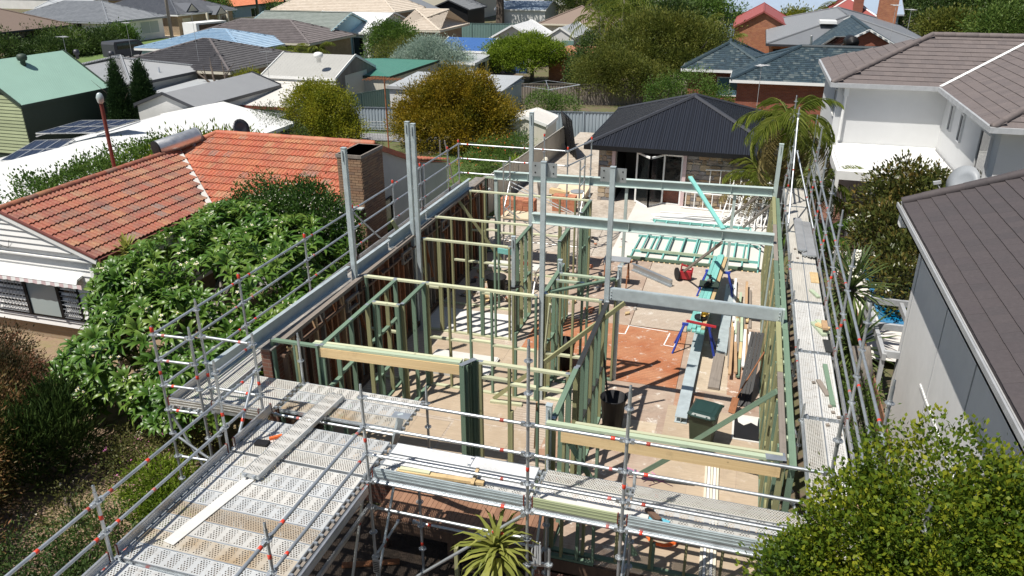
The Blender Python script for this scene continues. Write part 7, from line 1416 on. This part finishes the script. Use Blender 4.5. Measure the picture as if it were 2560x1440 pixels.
# ------------------------------------------------------------------ vegetation
def frangipani():
    t = thing('frangipani_tree', 'huge white-flowering frangipani with long glossy leaves beside the left scaffold', 'tree', (-12.4, 14.2, G))
    blobs = [(-12.5, 13.2, -1.05, 2.0, 2.1, 1.4), (-11.9, 15.4, -.5, 1.9, 2.1, 1.45), (-11.3, 17.4, -.35, 1.4, 1.6, 1.25), (-13.4, 15.6, -.3, 1.4, 1.9, 1.35), (-11.1, 12.5, -1.45, 1.3, 1.4, 1.1), (-13.0, 17.4, .0, 1.5, 1.6, 1.15), (-13.7, 12.7, -1.6, 1.2, 1.1, .95), (-14.3, 14.4, -.55, .8, 1.0, 1.1), (-10.4, 14.6, -1.1, 1.1, 1.5, 1.1), (-14.2, 18.3, -.1, .9, 1.2, .9)]
    trunk_mb(MB(), (-12.4, 14.4, G), (-12.4, 14.6, G+.9), .2, [(b[0], b[1], b[2]-.5) for b in blobs], None, .2).build('trunk', 'bark_pale', t)
    rg = np.random.default_rng(4); spots = []
    while len(spots) < 1450:
        b = blobs[rg.integers(len(blobs))]; d = rg.normal(size=3); d[2] = abs(d[2])*.95-.28; d /= np.linalg.norm(d); k = .66+.36*rg.random()**.7
        p = np.array(b[:3])+d*np.array(b[3:])*k
        if p[0] > -9.55: continue
        if sum((((p-np.array(c[:3]))/np.array(c[3:]))**2).sum() < .36 for c in blobs): continue
        spots.append((p, d))
    spots.sort(key=lambda s: np.linalg.norm(s[0]-np.array(cam.location))); P0, D, L, N = [], [], [], []; loose = []
    def lm(v): 
        def mk():
            mb = MB(); l, w_ = .34, .088; zs = [(0, 0, .02), (.1, .0, .3), (.3, .035, .8), (.55, .045, 1), (.8, .02, .65), (1, -.04, .03)]; q = []
            for a, z, k in zs: q += [(-w_/2*k, a*l, z+.012*k), (0, a*l, z), (w_/2*k, a*l, z+.012*k)]
            mb.add(q, [f for i in range(5) for f in ((3*i, 3*i+1, 3*i+4, 3*i+3), (3*i+1, 3*i+2, 3*i+5, 3*i+4))]); return mb.mesh('leaf', 'leaf_frangipani', True)
        return cached('frl', mk)
    me = lm(0); cnt = 0; mb = MB(); V0 = np.array([v_.co for v_ in me.vertices]); F0 = [tuple(p.vertices) for p in me.polygons]
    for si, (p, d) in enumerate(spots):
        n = int(rg.integers(9, 13)); ax = Vector(d)*.75+Vector((0, 0, .75))+Vector(rg.normal(size=3)*.25); ax.normalize(); q = ax.to_track_quat('Z', 'Y'); a0 = rg.random()*6.28
        for i in range(n):
            el = R(rg.uniform(2, 38) if i < n-3 else rg.uniform(40, 72)); s_ = rg.uniform(.8, 1.15)*(1 if i < n-3 else .7)
            mm = Matrix.Translation(Vector(p)) @ q.to_matrix().to_4x4() @ Matrix.Rotation(a0+i*2.4, 4, 'Z') @ Matrix.Rotation(el, 4, 'X') @ Matrix.Translation((0, .02, 0)) @ scl(s_, s_, s_)
            if cnt < 300: link('leaf', me, t, mm); cnt += 1
            else: mb.add((V0 @ np.array(mm.to_3x3()).T + np.array(mm.translation)).tolist(), F0)
    o = mb.build('leaf', 'leaf_frangipani', t, True); o['kind'] = 'stuff'
    fm = MB()
    for p, d in spots:
        if rg.random() < .2:
            c = Vector(p)+Vector((0, 0, .07))+Vector(d)*.06
            for j in range(int(rg.integers(2, 6))):
                o_ = c+Vector(rg.normal(size=3)*.06); a0 = rg.random()*6; u = Vector(d)+Vector((0, 0, .8)); u.normalize(); qq = u.to_track_quat('Z', 'Y')
                for k in range(5):
                    a = a0+k*1.2566; e = lambda r_, b_, z: o_+qq @ Vector((math.cos(a+b_)*r_, math.sin(a+b_)*r_, z)); fm.add([o_, e(.032, -.42, .012), e(.05, 0, .006), e(.032, .42, .012)], [(0, 1, 2, 3)], 0)
                    fm.add([o_+u*.004, e(.013, -.4, .008), e(.02, 0, .01), e(.013, .4, .008)], [(0, 1, 2, 3)], 1)
    o = fm.build('flower', ['flower_white', 'flower_yellow'], t); o['kind'] = 'stuff'
frangipani()
def bush(label, base, blobs, mat, ncl, per, csz, L, W, name='shrub', cat='shrub', group=None, flowers=None, **k):
    t = thing(name, label, cat, base, group); mb = MB()
    for b in blobs[:8]:
        e = Vector((b[0], b[1], b[2])); s_ = Vector(base)+Vector((rnd.uniform(-.15, .15), rnd.uniform(-.15, .15), 0)); mb.path([s_, (s_+e)/2+Vector((0, 0, .1)), e], .05, 5, None, .015)
    mb.build('stem', 'bark', t); sd = rnd.randrange(9999); crown('crown', blobs, ncl, per, csz, L, W, mat, t, seed=sd, **k)
    if flowers:
        rg = np.random.default_rng(sd+1); n, fm, s_, cl = flowers; B = np.array(blobs); kk = rg.integers(len(B), size=n); d = rg.normal(size=(n, 3)); d[:, 2] = np.abs(d[:, 2])*.8; d /= np.linalg.norm(d, axis=1)[:, None]; C = B[kk, :3]+d*B[kk, 3:6]*rg.uniform(.93, 1.06, n)[:, None]
        m_ = n*cl; P0 = np.repeat(C, cl, 0)+rg.normal(size=(m_, 3))*s_*.5; o = leafmesh('flower', P0, rg.normal(size=(m_, 3))+np.array([0, 0, .5]), np.full(m_, s_), np.full(m_, s_*.7), fm, t, seed=sd); o['kind'] = 'stuff'
    return t
bush('dense dark hedge tree dotted with tiny white flowers in front of the terracotta roof', (-12.6, 18.7, G), [(-12.9, 18.9, -.15, 1.4, 1.0, 1.45), (-11.7, 18.9, -.2, 1.2, 1.0, 1.5), (-12.3, 19.0, .2, 1.3, .9, 1.2), (-13.7, 19.1, -.5, .9, .8, 1.3), (-10.9, 18.8, -.6, .7, .8, 1.5)], 'leaf_darkhedge', 3300, 13, .26, .085, .05, 'tree', 'tree', None, (1500, 'flower_white', .045, 2), lo=.8)
bush('big glossy shrub tree filling the lower right corner', (2.6, 6.8, G), [(1.15, 7.45, .80, .52, .6, .85), (1.68, 7.5, 1.35, .66, .7, .98), (2.4, 7.5, 1.78, .74, .75, 1.02), (3.2, 7.6, 1.62, .82, .85, 1.08), (1.6, 7.0, .4, .9, .8, 1.1), (2.6, 6.8, .75, 1.05, .9, 1.3), (3.6, 7.0, 1.05, 1.1, 1.1, 1.45), (1.05, 7.0, -.2, .5, .55, .8), (1.85, 6.3, -.2, 1.0, .9, 1.2)], 'leaf_lilly', 8200, 14, .16, .060, .044, 'tree', 'tree', None, (90, 'copper_board', .018, 6), lo=.66, lump=.32)
# left side hedge, red frangipani and yard trees
bush('long green hedge between the white roofs and the terracotta ridge', (-23.4, 23.5, G), [(-24.6, 21.5, -1.2, 1.6, 1.5, 1.1), (-24.0, 23.5, -1.0, 1.5, 1.6, 1.15), (-23.2, 25.6, -.8, 1.5, 1.6, 1.1), (-22.0, 24.5, -1.2, 1.2, 1.4, 1.0), (-24.8, 19.8, -1.4, 1.3, 1.3, 1.0), (-21.3, 22.8, -1.4, 1.2, 1.2, .9)], 'leaf_hedge', 2900, 15, .34, .13, .075, 'hedge', 'hedge', lo=.78)
bush('leafy shrub with red flower clusters behind the hot water cylinder', (-20.2, 26.2, G), [(-21.3, 26.2, -.2, 1.3, 1.1, .9), (-19.9, 26.8, -.1, 1.4, 1.1, .85), (-18.7, 27.2, -.4, 1.1, 1.0, .8), (-22.3, 25.6, -.7, .9, 1.0, .8)], 'leaf_bright', 900, 10, .42, .22, .075, 'shrub', 'shrub', None, (60, 'flower_red', .10, 5), lo=.7)
for i, (u, v, h, r_) in enumerate(((305, 290, 3.7, .62), (362, 270, 3.5, .80))):
    b = ((-34.6, 37.0, G), (-35.1, 39.5, G))[i]; b = Vector(b); t = tree('cypress_tree', ('slim dark cypress left of its twin by the green shed', 'fuller dark cypress in front of the grey hip roof')[i], 'tree', b, [(b.x, b.y, G+.6+h*k*.92, r_*(1-k)**.75*1.05+.08, r_*(1-k)**.75*1.05+.08, h*.16) for k in (0.05, .15, .27, .4, .52, .64, .76, .87, .97)], .1, 'leaf_cypress', 1900, 14, .2, .16, .05, up=1.6, lo=.75, lump=.12)
bush('rounded yellow-green bush beside the cream skillion shed', (-22.6, 38.3, G), [(-23.1, 38.6, -.6, 1.4, 1.4, 1.35), (-21.9, 38.5, -.8, 1.4, 1.4, 1.3), (-22.6, 38.4, .05, 1.0, 1.0, .9), (-21.3, 37.8, -1.5, 1.3, 1.2, 1.0)], 'leaf_yellowgreen', 1900, 18, .32, .12, .06, 'tree', 'tree', lo=.7, lump=.4)
bush('dark straggly shrub to the left of the rounded yellow-green bush', (-24.6, 35.8, G), [(-24.8, 36.5, -1.2, 1.0, 1.0, 1.2), (-23.9, 35.6, -1.4, 1.1, 1.1, 1.0), (-22.8, 35.8, -1.6, 1.0, 1.0, .9)], 'leaf_dark', 900, 9, .3, .12, .03, lo=.6)
tree('golden_tree', 'large golden-olive feathery tree in the middle of the back yards', 'tree', (-15.5, 41.2, G), [(-16.8, 40.3, -.55, 1.5, 1.3, 1.15), (-14.4, 40.6, -.4, 1.5, 1.3, 1.15), (-15.5, 40.8, .55, 1.35, 1.2, 1.05), (-13.2, 40.8, -1.0, 1.2, 1.2, .95), (-17.7, 40.3, -1.2, 1.1, 1.1, .95), (-15.0, 39.8, -1.5, 2.3, 1.3, .95), (-16.5, 40.9, .35, .8, .8, .7), (-14.2, 41.0, .45, .9, .8, .7), (-13.6, 40.3, -.1, .7, .7, .6)], .22, 'leaf_golden', 4200, 22, .42, .15, .055, lo=.72, lump=.5)
bush('silver-grey feathery bush behind the flat pale garage roof', (-25.3, 62.6, G), [(-26.8, 61.8, -.8, 1.7, 1.5, 1.3), (-24.6, 61.6, -.5, 1.9, 1.5, 1.5), (-23.2, 61.5, -.9, 1.5, 1.4, 1.2), (-25.6, 61.8, .1, 1.5, 1.3, 1.0)], 'leaf_silver', 1700, 16, .42, .18, .055, lo=.7)
bush('dark green rounded tree in front of the glazed verandah house', (-33, 73, G), [(-34.2, 71.5, -.6, 2.2, 1.8, 1.6), (-32.6, 71.5, -.2, 2.0, 1.7, 1.5), (-33.6, 71.6, .4, 1.5, 1.4, 1.1)], 'leaf_hedge', 1100, 10, .5, .2, .1, 'tree', 'tree', lo=.7)
bush('olive-brown shrub beside the silver-grey bush', (-29.8, 67.0, G), [(-31, 67, -1.0, 1.8, 1.5, 1.2), (-29.2, 67, -.8, 1.9, 1.5, 1.4)], 'leaf_olive', 800, 10, .45, .18, .06, lo=.65)
tree('bright_tree', 'bright green flat-topped young tree by the brick garden wall', 'tree', (-18.0, 66.0, G), [(-20.0, 65.8, -.2, 2.0, 1.6, 1.0), (-18.0, 65.6, .3, 1.8, 1.6, .9), (-16.6, 65.6, -.1, 1.6, 1.5, .9), (-18.3, 65.0, -.7, 2.2, 1.4, .8), (-20.8, 65.4, -1.1, 1.2, 1.2, .8)], .16, 'leaf_bright', 1500, 18, .48, .2, .08, lo=.6, flat=.4)
tree('olive_tree', 'big spreading dark olive tree with drooping branches in the back yards', 'tree', (-6.4, 62.5, G), [(-9.4, 61.5, .6, 1.9, 1.7, 1.1), (-6.4, 62.0, 1.9, 2.2, 1.9, 1.25), (-3.9, 61.8, 1.2, 1.7, 1.7, 1.15), (-10.6, 60.6, -.5, 1.4, 1.4, .9), (-7.7, 60.5, .2, 2.2, 1.7, 1.0), (-4.6, 60.4, .0, 1.7, 1.7, 1.0), (-2.6, 61.0, .2, 1.2, 1.3, .95), (-8.0, 63, 2.0, 1.5, 1.5, 1.0), (-5.0, 62.5, 2.2, 1.4, 1.4, .9)], .3, 'leaf_olive', 3600, 20, .62, .22, .075, lo=.55, lump=.55)
tree('olive_tree', 'smaller grey-olive tree in front of the paling fence', 'tree', (-9.4, 57.5, G), [(-10.6, 57.0, -.5, 1.9, 1.6, 1.3), (-8.4, 57.0, -.4, 1.8, 1.6, 1.3), (-9.6, 57.2, .3, 1.6, 1.4, 1.0), (-6.9, 57.2, -.9, 1.4, 1.3, 1.0)], .16, 'leaf_olive', 2000, 16, .42, .16, .05, lo=.55, lump=.3)
bush('low fresh green shrub under the big olive tree near the studio roof', (-4.0, 54, G), [(-5.4, 54.0, -1.4, 1.5, 1.2, 1.2), (-3.6, 54.2, -1.0, 1.7, 1.3, 1.4), (-2.2, 54.0, -1.5, 1.3, 1.2, 1.0)], 'leaf_hedge', 1100, 10, .34, .14, .055, lo=.6)
bush('small green shrub beside the clothes hoist', (-12.4, 50, G), [(-12.8, 50, -1.6, 1.3, 1.1, .9), (-11.4, 50.1, -1.8, 1.1, 1.0, .8)], 'leaf_hedge', 600, 10, .3, .13, .05, lo=.6)
bush('dark leafy shrubs beside the brick garden wall', (-12.6, 63, G), [(-13.0, 63, -1.2, 1.2, 1.2, 1.3), (-11.9, 62, -1.5, 1.2, 1.2, 1.1), (-12.9, 66, .0, 1.2, 1.2, 1.2)], 'leaf_dark', 800, 10, .45, .22, .1, lo=.6)
for i, (lab, x, y, h, n, L) in enumerate((('tall feathery palm behind the big olive tree', -11.6, 74, 5.2, 26, 4.2), ('second tall palm with a brown hanging frond', -14.4, 78, 3.6, 22, 3.8), ('thin palm beside the white hip annex', -5.4, 92, 2.6, 14, 2.6), ('thin young palm in front of the red gable', -2.4, 82, 1.6, 12, 2.0), ('slim palm between the red gable and grey steel roof', 6.4, 103, 3.0, 16, 3.0))): palm(lab, (x, y, G), h, .17, n, L, 'leaf_palm', 2, droop=60, ll=.8, lw=.09, nl=16)
for i, (u, v, s_) in enumerate(((680, 150, 1.9), (735, 145, 1.7), (795, 138, 1.8))):
    b = P(u, v, G+1.5); b.z = G; palm(('leftmost', 'middle', 'rightmost')[i]+' of three clumping palms behind the grey ribbed garage roof', b, 1.5, .1, 22, 2.1, 'leaf_palm', 3, 'clumping palms behind the garage', droop=65, ll=.6, lw=.07, nl=16)
bush('small lime shrub left of the grey ribbed garage roof', (-33.2, 48, G), [(-33.4, 48, -.9, 1.0, .9, .9)], 'leaf_yellowgreen', 350, 9, .35, .2, .05)
t = thing('bare_tree', 'bare grey pruned tree beside the long grey shed', 'tree', (-35.2, 47.0, G)); trunk_mb(MB(), (-35.2, 46.8, G), (-35.2, 46.8, G+1.4), .17, [(-36.6, 46.6, .0), (-34.2, 46.6, .1), (-35.6, 47, .3), (-33.8, 47, -.4)]).build('trunk', 'bark', t)
# far left hedge belt and street trees
for i, (x, y, r_, h, mt) in enumerate(((-76.5, 71.5, 3.0, 2.3, 'leaf_dark'), (-73.0, 72.0, 2.6, 2.2, 'leaf_mid'), (-70.5, 74.0, 2.3, 2.0, 'leaf_dark'), (-80.5, 71.0, 3.2, 2.8, 'leaf_dark'), (-70.6, 75.8, 1.8, 2.0, 'leaf_mid'), (-72, 68.6, 2.4, 1.6, 'leaf_dark'), (-70.2, 77.6, 1.5, 2.2, 'leaf_hedge'), (-76, 66, 2.6, 2.2, 'leaf_dark'), (-70.5, 70, 2.0, 1.2, 'leaf_dark'), (-69.5, 72.6, 1.5, 1.0, 'leaf_dark'))):
    bush(('dense dark shrub at the left of the street hedge', 'olive shrub in the street hedge before the white house', 'dark shrub in the middle of the street hedge', 'tall dark shrub at the left edge of the street hedge', 'green shrub below the white house windows', 'low dark shrub at the front of the street hedge', 'rounded green shrub beside the lawn and mailbox', 'dark shrub behind the green shed ridge', 'low dark shrub above the green shed roof', 'last low dark shrub of the hedge near the van')[i], (x, y, G), [(x, y, G+h*.5, r_, r_*.9, h*.6), (x+r_*.5, y-.4, G+h*.4, r_*.7, r_*.7, h*.5)], mt, 420, 10, .7, .26, .13, lo=.6)
bush('round green street bush in front of the orange-roofed house', (-76.5, 104, G), [(-77, 104, -.3, 2.3, 2.2, 2.2), (-76, 104, .3, 1.8, 1.8, 1.6)], 'leaf_hedge', 500, 10, .7, .28, .15)
bush('yellow-green tree behind the brown roof at the top left', (-88, 104, 1), [(-90, 108, 3.0, 2.6, 2.4, 1.8)], 'leaf_yellowgreen', 300, 9, .8, .3, .14)
bush('green shrubs along the white paling fence', (-74, 116, G), [(-75.2, 117, -1.0, 2.2, 2, 1.5), (-71.8, 119, -.6, 2.6, 2, 1.8), (-70, 122, -.6, 2, 2, 1.6)], 'leaf_hedge', 500, 9, .8, .32, .15)
tree('street_tree', 'big dark street tree with a bare forking trunk beside the apartments', 'tree', (-36.8, 117, G), [(-39.5, 116, 7.0, 5.5, 4.5, 2.6), (-33.5, 117, 7.2, 5.5, 4.5, 2.8), (-36.5, 118, 8.6, 5, 4, 2.4), (-30, 118, 6.2, 3, 3, 2)], .55, 'leaf_dark', 900, 10, 1.0, .4, .18, lo=.5)
for i, (x, y, r_, h, mt) in enumerate(((24, 116, 6.5, 6.5, 'leaf_dark'), (33, 112, 7.5, 6.0, 'leaf_mid'), (29, 124, 7, 7.5, 'leaf_dark'), (19.5, 128, 5.5, 6.5, 'leaf_dark'), (40, 120, 8, 8, 'leaf_mid'), (22, 106, 3.5, 3.2, 'leaf_olive'), (27, 100, 5.0, 4.2, 'leaf_mid'), (35, 102, 6.0, 4.6, 'leaf_mid'), (16.5, 134, 5, 7.5, 'leaf_dark'))):
    tree('broadleaf_tree', ('dark broad tree at the top right behind the aerials', 'mid-green broad tree at the right edge of the skyline', 'tallest dark tree in the top right group', 'dark tree just right of the pale blue roof', 'large mid-green tree in the far right corner', 'small olive tree beside the grey steel roof', 'leafy mid-green tree over the brown tile ridge', 'wide mid-green tree at the right over the brown tile ridge', 'farthest dark tree beside the orange chimney')[i], 'tree', (x, y, G), [(x-r_*.4, y, G+h*.62, r_*.7, r_*.65, h*.36), (x+r_*.35, y-.5, G+h*.55, r_*.75, r_*.65, h*.38), (x, y+.5, G+h*.8, r_*.65, r_*.6, h*.28), (x+r_*.1, y-r_*.4, G+h*.38, r_*.9, r_*.5, h*.28)], .35, mt, 1000, 11, 1.0, .42, .18, lo=.5, lump=.3)
for i, (x, y, r_, h, mt) in enumerate(((-14, 116, 6, 7, 'leaf_mid'), (-6, 106, 4.0, 4.5, 'leaf_hedge'), (-22, 122, 6.5, 6.5, 'leaf_olive'), (-9.5, 100, 3.5, 4.5, 'leaf_dark'), (4.5, 106.5, 2.6, 3.0, 'leaf_yellowgreen'), (-28, 128, 5, 5.0, 'leaf_dark'), (-17, 108, 3.5, 5.0, 'leaf_mid'))):
    tree('broadleaf_tree', ('mid-green tree at the top centre behind the palms', 'green tree left of the white flat annex', 'tall olive tree at the top beside the street tree', 'dark tree behind the big olive tree', 'yellow-green tree between the red gable and grey roof', 'dark tree behind the pale shed', 'mid-green tree over the brown bungalow')[i], 'tree', (x, y, G), [(x-r_*.4, y, G+h*.6, r_*.7, r_*.6, h*.36), (x+r_*.4, y, G+h*.55, r_*.7, r_*.6, h*.36), (x, y, G+h*.82, r_*.6, r_*.55, h*.26)], .3, mt, 650, 11, .9, .36, .15, lo=.5, lump=.3)
# a belt of far trees and roofs fills the view beyond
rg = np.random.default_rng(2); P0 = []; 
for k in range(90): P0.append((rg.uniform(-260, 150), rg.uniform(170, 330), G+2.0, rg.uniform(6, 12), rg.uniform(5, 9), rg.uniform(3, 6)))
o = crown('far_woods', P0, 6000, 6, 2.6, 1.5, .8, 'leaf_dark', None, seed=8, lo=.6); o['kind'] = 'stuff'
for i in range(26):
    x, y = rnd.uniform(-170, 60), rnd.uniform(150, 200); w_ = rnd.uniform(9, 15); house('far_house', 'distant house %s roof %s' % (('with a low wide', 'with a small dark', 'with a pale', 'with a plain brown', 'with a weathered')[i % 5], ('beyond the apartments', 'beyond the orange-roofed house', 'far past the pale blue roof', 'far past the street trees', 'beyond the salmon hall', 'in the far left suburb')[i//5]), (x, x+w_, y, y+rnd.uniform(8, 11)), .4, 2.6, 'hipx', rnd.choice(['tile_brownfar', 'tile_mid', 'corr_palegrey', 'tile_orange', 'tile_slategrey', 'corr_white']), rnd.choice(['beige', 'brick_tan', 'render_white']), .4, gut=None, group=None)
# right side: palm, yucca, magnolia, fence planting
palm('ragged palm with yellowing fronds between the studio and the right walkway', (1.45, 28.3, G), 4.35, .17, 34, 2.3, 'leaf_palm', 15, droop=75, ll=.62, lw=.05, nl=26, emin=-45, emax=78); palm('lower palm clump with drooping fronds beside the stone wall', (.75, 30.6, -2.18), 1.4, .1, 16, 1.7, 'leaf_palm', 5, droop=60, ll=.5, lw=.045, nl=20, emin=0)
palm('green palm clump at the corner of the pergola', (3.0, 30.4, G), 1.7, .1, 18, 1.7, 'leaf_palm', 2, droop=60, ll=.5, lw=.05, nl=20, emin=-10)
palm('low green palm at the foot of the pergola post', (3.0, 27.2, G), .8, .1, 16, 1.5, 'leaf_hedge', 0, droop=60, ll=.45, lw=.05, nl=18, emin=-5)
bush('dark magnolia tree with big white blooms in front of the pergola', (4.9, 26.2, G), [(5.0, 27.6, -.6, 1.1, 1.0, 1.0), (5.6, 28.4, .0, 1.1, 1.0, .9), (4.7, 26.0, -.9, 1.0, 1.0, 1.1), (5.1, 24.5, -1.2, .9, 1.0, 1.0), (6.0, 27.5, -.4, 1.0, 1.0, 1.0), (4.9, 23.2, -1.5, .7, .8, .8), (6.5, 28.8, -.1, .9, .8, .7)], 'leaf_magnolia', 1700, 11, .3, .17, .075, 'tree', 'tree', None, (16, 'flower_white', .12, 7), lo=.66)
def yucca(label, x, y, z, n, L, mat, W=.05, flower=False, zt=0, cat='plant', group=None):
    t = thing('yucca' if cat == 'plant' else cat, label, cat, (x, y, z), group); rg = np.random.default_rng(int(abs(x*100+y*10))); c = Vector((x, y, z+zt))
    if zt: tube_o('trunk', (x, y, z), c, .09, 'bark', t, 8)
    dr = .52*L if cat == 'strap_plant' else .14*L
    me = cached(('yl', L, W, mat), lambda: MB().add([(-W/2, 0, 0), (W/2, 0, 0), (W*.6, L*.3, .04), (-W*.6, L*.3, .04), (W*.5, L*.6, -dr*.12), (-W*.5, L*.6, -dr*.12), (W*.3, L*.84, -dr*.5), (-W*.3, L*.84, -dr*.5), (0, L*(.96 if cat != 'strap_plant' else .9), -dr)], [(0, 1, 2, 3), (3, 2, 4, 5), (5, 4, 6, 7), (7, 6, 8)]).mesh('leaf', mat))
    for i in range(n):
        k = i/n; el = R(82-115*k+rg.uniform(-8, 8)); s_ = rg.uniform(.8, 1.1); link('leaf', me, t, Matrix.Translation(c-Vector((0, 0, .25*k))) @ Matrix.Rotation(i*2.4+rg.uniform(-.2, .2), 4, 'Z') @ Matrix.Rotation(el, 4, 'X') @ scl(s_, s_, s_))
    if flower:
        mb = MB(); tube_o('flower_stalk', c, c+Vector((0, 0, .75)), .02, 'pale_green_timber', t, 6)
        for i in range(90): h = rg.uniform(.25, .95); r_ = .16*(1.05-h)+.03; a = rg.random()*6.28; q = c+Vector((math.cos(a)*r_, math.sin(a)*r_, h)); mb.lathe(q, [(.01, .03), (.026, .01), (.02, -.03)], 6)
        o = mb.build('flower', 'flower_white', t, True); o['kind'] = 'stuff'
yucca('flowering yucca with a creamy bloom spike beside the right walkway', 3.2, 20.7, G, 110, 1.25, 'leaf_yucca', .06, True, 2.05); yucca('yucca with hanging yellow-green leaves below the flowering one', 3.15, 18.6, G, 90, 1.2, 'leaf_yucca', .055, False, 1.3); yucca('dark spiky plant in the side garden behind the near scaffold', 3.1, 14.6, G, 70, .9, 'leaf_yucca', .04, False, .8); yucca('spiky dracaena beside the near house wall', 3.3, 13.0, G, 70, .8, 'leaf_yucca', .04, False, 1.3); yucca('low spiky plant hidden by the glossy shrub tree', 2.8, 12.3, G, 60, .8, 'leaf_yucca', .04, False, .6)
bush('thin dark shrub along the side fence below the right walkway', (2.9, 15.5, G), [(2.9, 13.5, -1.9, .45, 1.3, .7), (3.0, 15.8, -1.8, .5, 1.3, .8), (2.9, 18.5, -2.0, .4, 1.3, .6), (2.9, 21, -1.8, .4, 1.2, .8)], 'leaf_mid', 1100, 9, .2, .09, .035, lo=.5)
yucca('yellow-green strap-leaved plant in front of the scaffold', -2.86, 8.75, G, 84, .66, 'leaf_strap', .062, False, 1.85, 'strap_plant'); yucca('broad-leaved variegated dracaena at the gable corner', -15.6, 15.9, G, 46, .55, 'leaf_strap', .085, False, 2.75, 'dracaena'); yucca('greener dracaena just below the variegated one', -15.2, 15.0, G, 50, .6, 'leaf_frangipani', .07, False, 2.0, 'dracaena')
palm('small feather palm at the corner of the white gable wall', (-15.2, 14.5, G), 1.3, .06, 9, 1.0, 'leaf_palm', 2, droop=60, ll=.4, lw=.03, nl=22)
# front garden, lower left
bush('copper-red shrub against the white gable wall', (-17.6, 13.4, G), [(-17.6, 12.9, -2.0, 1.2, .9, .75), (-16.4, 12.3, -2.05, 1.1, .9, .75), (-18.6, 12.6, -1.9, 1.2, .9, .85), (-15.8, 11.6, -1.9, .8, .8, .8)], 'leaf_copper', 2600, 11, .22, .09, .034, lo=.5)
bush('copper and green tall shrub at the lower left corner', (-13.4, 9.4, G), [(-13.5, 8.9, -1.5, .8, .7, 1.0), (-13.1, 7.9, -1.7, .8, .7, .8), (-14.2, 9.8, -1.4, .8, .7, 1.0), (-14.2, 8.8, -1.1, .7, .6, .85), (-12.4, 7.2, -2.0, .8, .7, .6)], 'leaf_olivecopper', 2600, 12, .22, .10, .028, lo=.5, lump=.35)
bush('dark copper-leaved shrub behind the tall one at the left edge', (-15.0, 11.6, G), [(-15.5, 11.3, -1.5, .8, .7, 1.0), (-14.8, 11.0, -1.8, .7, .6, .9), (-15.1, 10.4, -1.5, .7, .6, 1.0)], 'leaf_copper', 2200, 10, .2, .09, .02, lo=.5, up=.9)
bush('wispy dark feathery shrub with thin upright stems in the front garden', (-12.8, 10.2, G), [(-13.3, 10.9, -1.6, .55, .5, 1.0), (-12.8, 10.2, -1.7, .6, .5, 1.0), (-13.0, 9.6, -1.6, .5, .5, .95)], 'leaf_dark', 620, 9, .3, .24, .010, lo=.3, up=1.5)
bush('low rose bushes with pink and yellow blooms beside the platform', (-11.2, 11.4, G), [(-11.6, 12.0, -2.15, .9, .8, .6), (-10.6, 11.3, -2.1, .8, .8, .65), (-11.3, 10.5, -2.2, .8, .7, .5), (-10.4, 10.1, -2.2, .7, .7, .5)], 'leaf_garden', 850, 8, .22, .065, .035, 'rose_bush', 'shrub', None, (60, 'flower_pink', .04, 5), lo=.3)
bush('low shrub with cream blooms further into the front garden', (-12.2, 9.6, G), [(-12.1, 11.0, -2.3, .7, .7, .4), (-11.8, 9.2, -2.35, .8, .7, .35), (-10.9, 8.6, -2.3, .7, .7, .4)], 'leaf_garden', 420, 8, .22, .06, .03, 'rose_bush', 'shrub', None, (30, 'cream', .035, 4), lo=.3)
bush('bright green low bush below the platform edge', (-9.9, 9.7, G), [(-9.9, 9.8, -2.0, .75, .65, .55), (-9.5, 9.4, -2.1, .6, .55, .45)], 'leaf_bright', 650, 10, .16, .075, .04, lo=.6)
sheet('front_soil_shade', [(-9.6, 2), (1.2, 2), (1.2, 9.9), (-2.6, 9.9), (-2.6, 11.2), (-9.6, 11.2)], G+.04, 'shade_tinted_soil')  # sheet coloured darker to stand in for shade under the scaffold decks
bush('dark low shrubs in the shade of the platform', (-10.2, 8.0, G), [(-10.3, 8.5, -2.2, 1.0, .8, .5), (-9.8, 7.4, -2.2, .9, .8, .5), (-11.0, 7.6, -2.2, 1.0, .8, .5), (-10.5, 6.5, -2.2, 1.1, .8, .5)], 'leaf_dark', 1100, 9, .2, .08, .035, lo=.4)
bush('orange-flowering shrub beside the cream side fence', (-10.9, 36.4, G), [(-11.8, 36.2, -1.7, 1.1, 1.2, .8), (-10.8, 36.8, -1.5, .9, 1.1, .8), (-12.4, 35.4, -2.0, 1.0, 1.0, .6)], 'leaf_hedge', 900, 10, .24, .10, .035, 'shrub', 'shrub', None, (50, 'orange', .06, 4), lo=.5)
yucca('bright rosette plant against the cream side fence', -10.2, 34.6, G, 40, .6, 'leaf_bright', .09, False, .9); yucca('grassy dry clump on the brick house terrace', -3.1, 53.2, G, 60, 1.1, 'leaf_palm_dry', .05, False, .2)
# grass tufts on the lawns: uncountable
def tufts(name, n, area, z, h, mat, seed):
    rg = np.random.default_rng(seed); x = rg.uniform(area[0], area[1], n); y = rg.uniform(area[2], area[3], n); leafmesh(name, np.stack([x, y, np.full(n, z)], 1), rg.normal(size=(n, 3))*.45+np.array([0, 0, 1.0]), rg.uniform(.6, 1.3, n)*h, np.full(n, h*.16), mat, None, seed=seed)['kind'] = 'stuff'
tufts('grass', 26000, (-16, -9.8, 26, 40), G+.02, .07, 'grass_blade', 3); tufts('grass', 9000, (-24, -4, 43.2, 44.4), G+.02, .22, 'grass_blade', 4); tufts('grass', 5000, (-16.5, -9.9, 8, 15), G+.02, .06, 'grass_blade', 5)
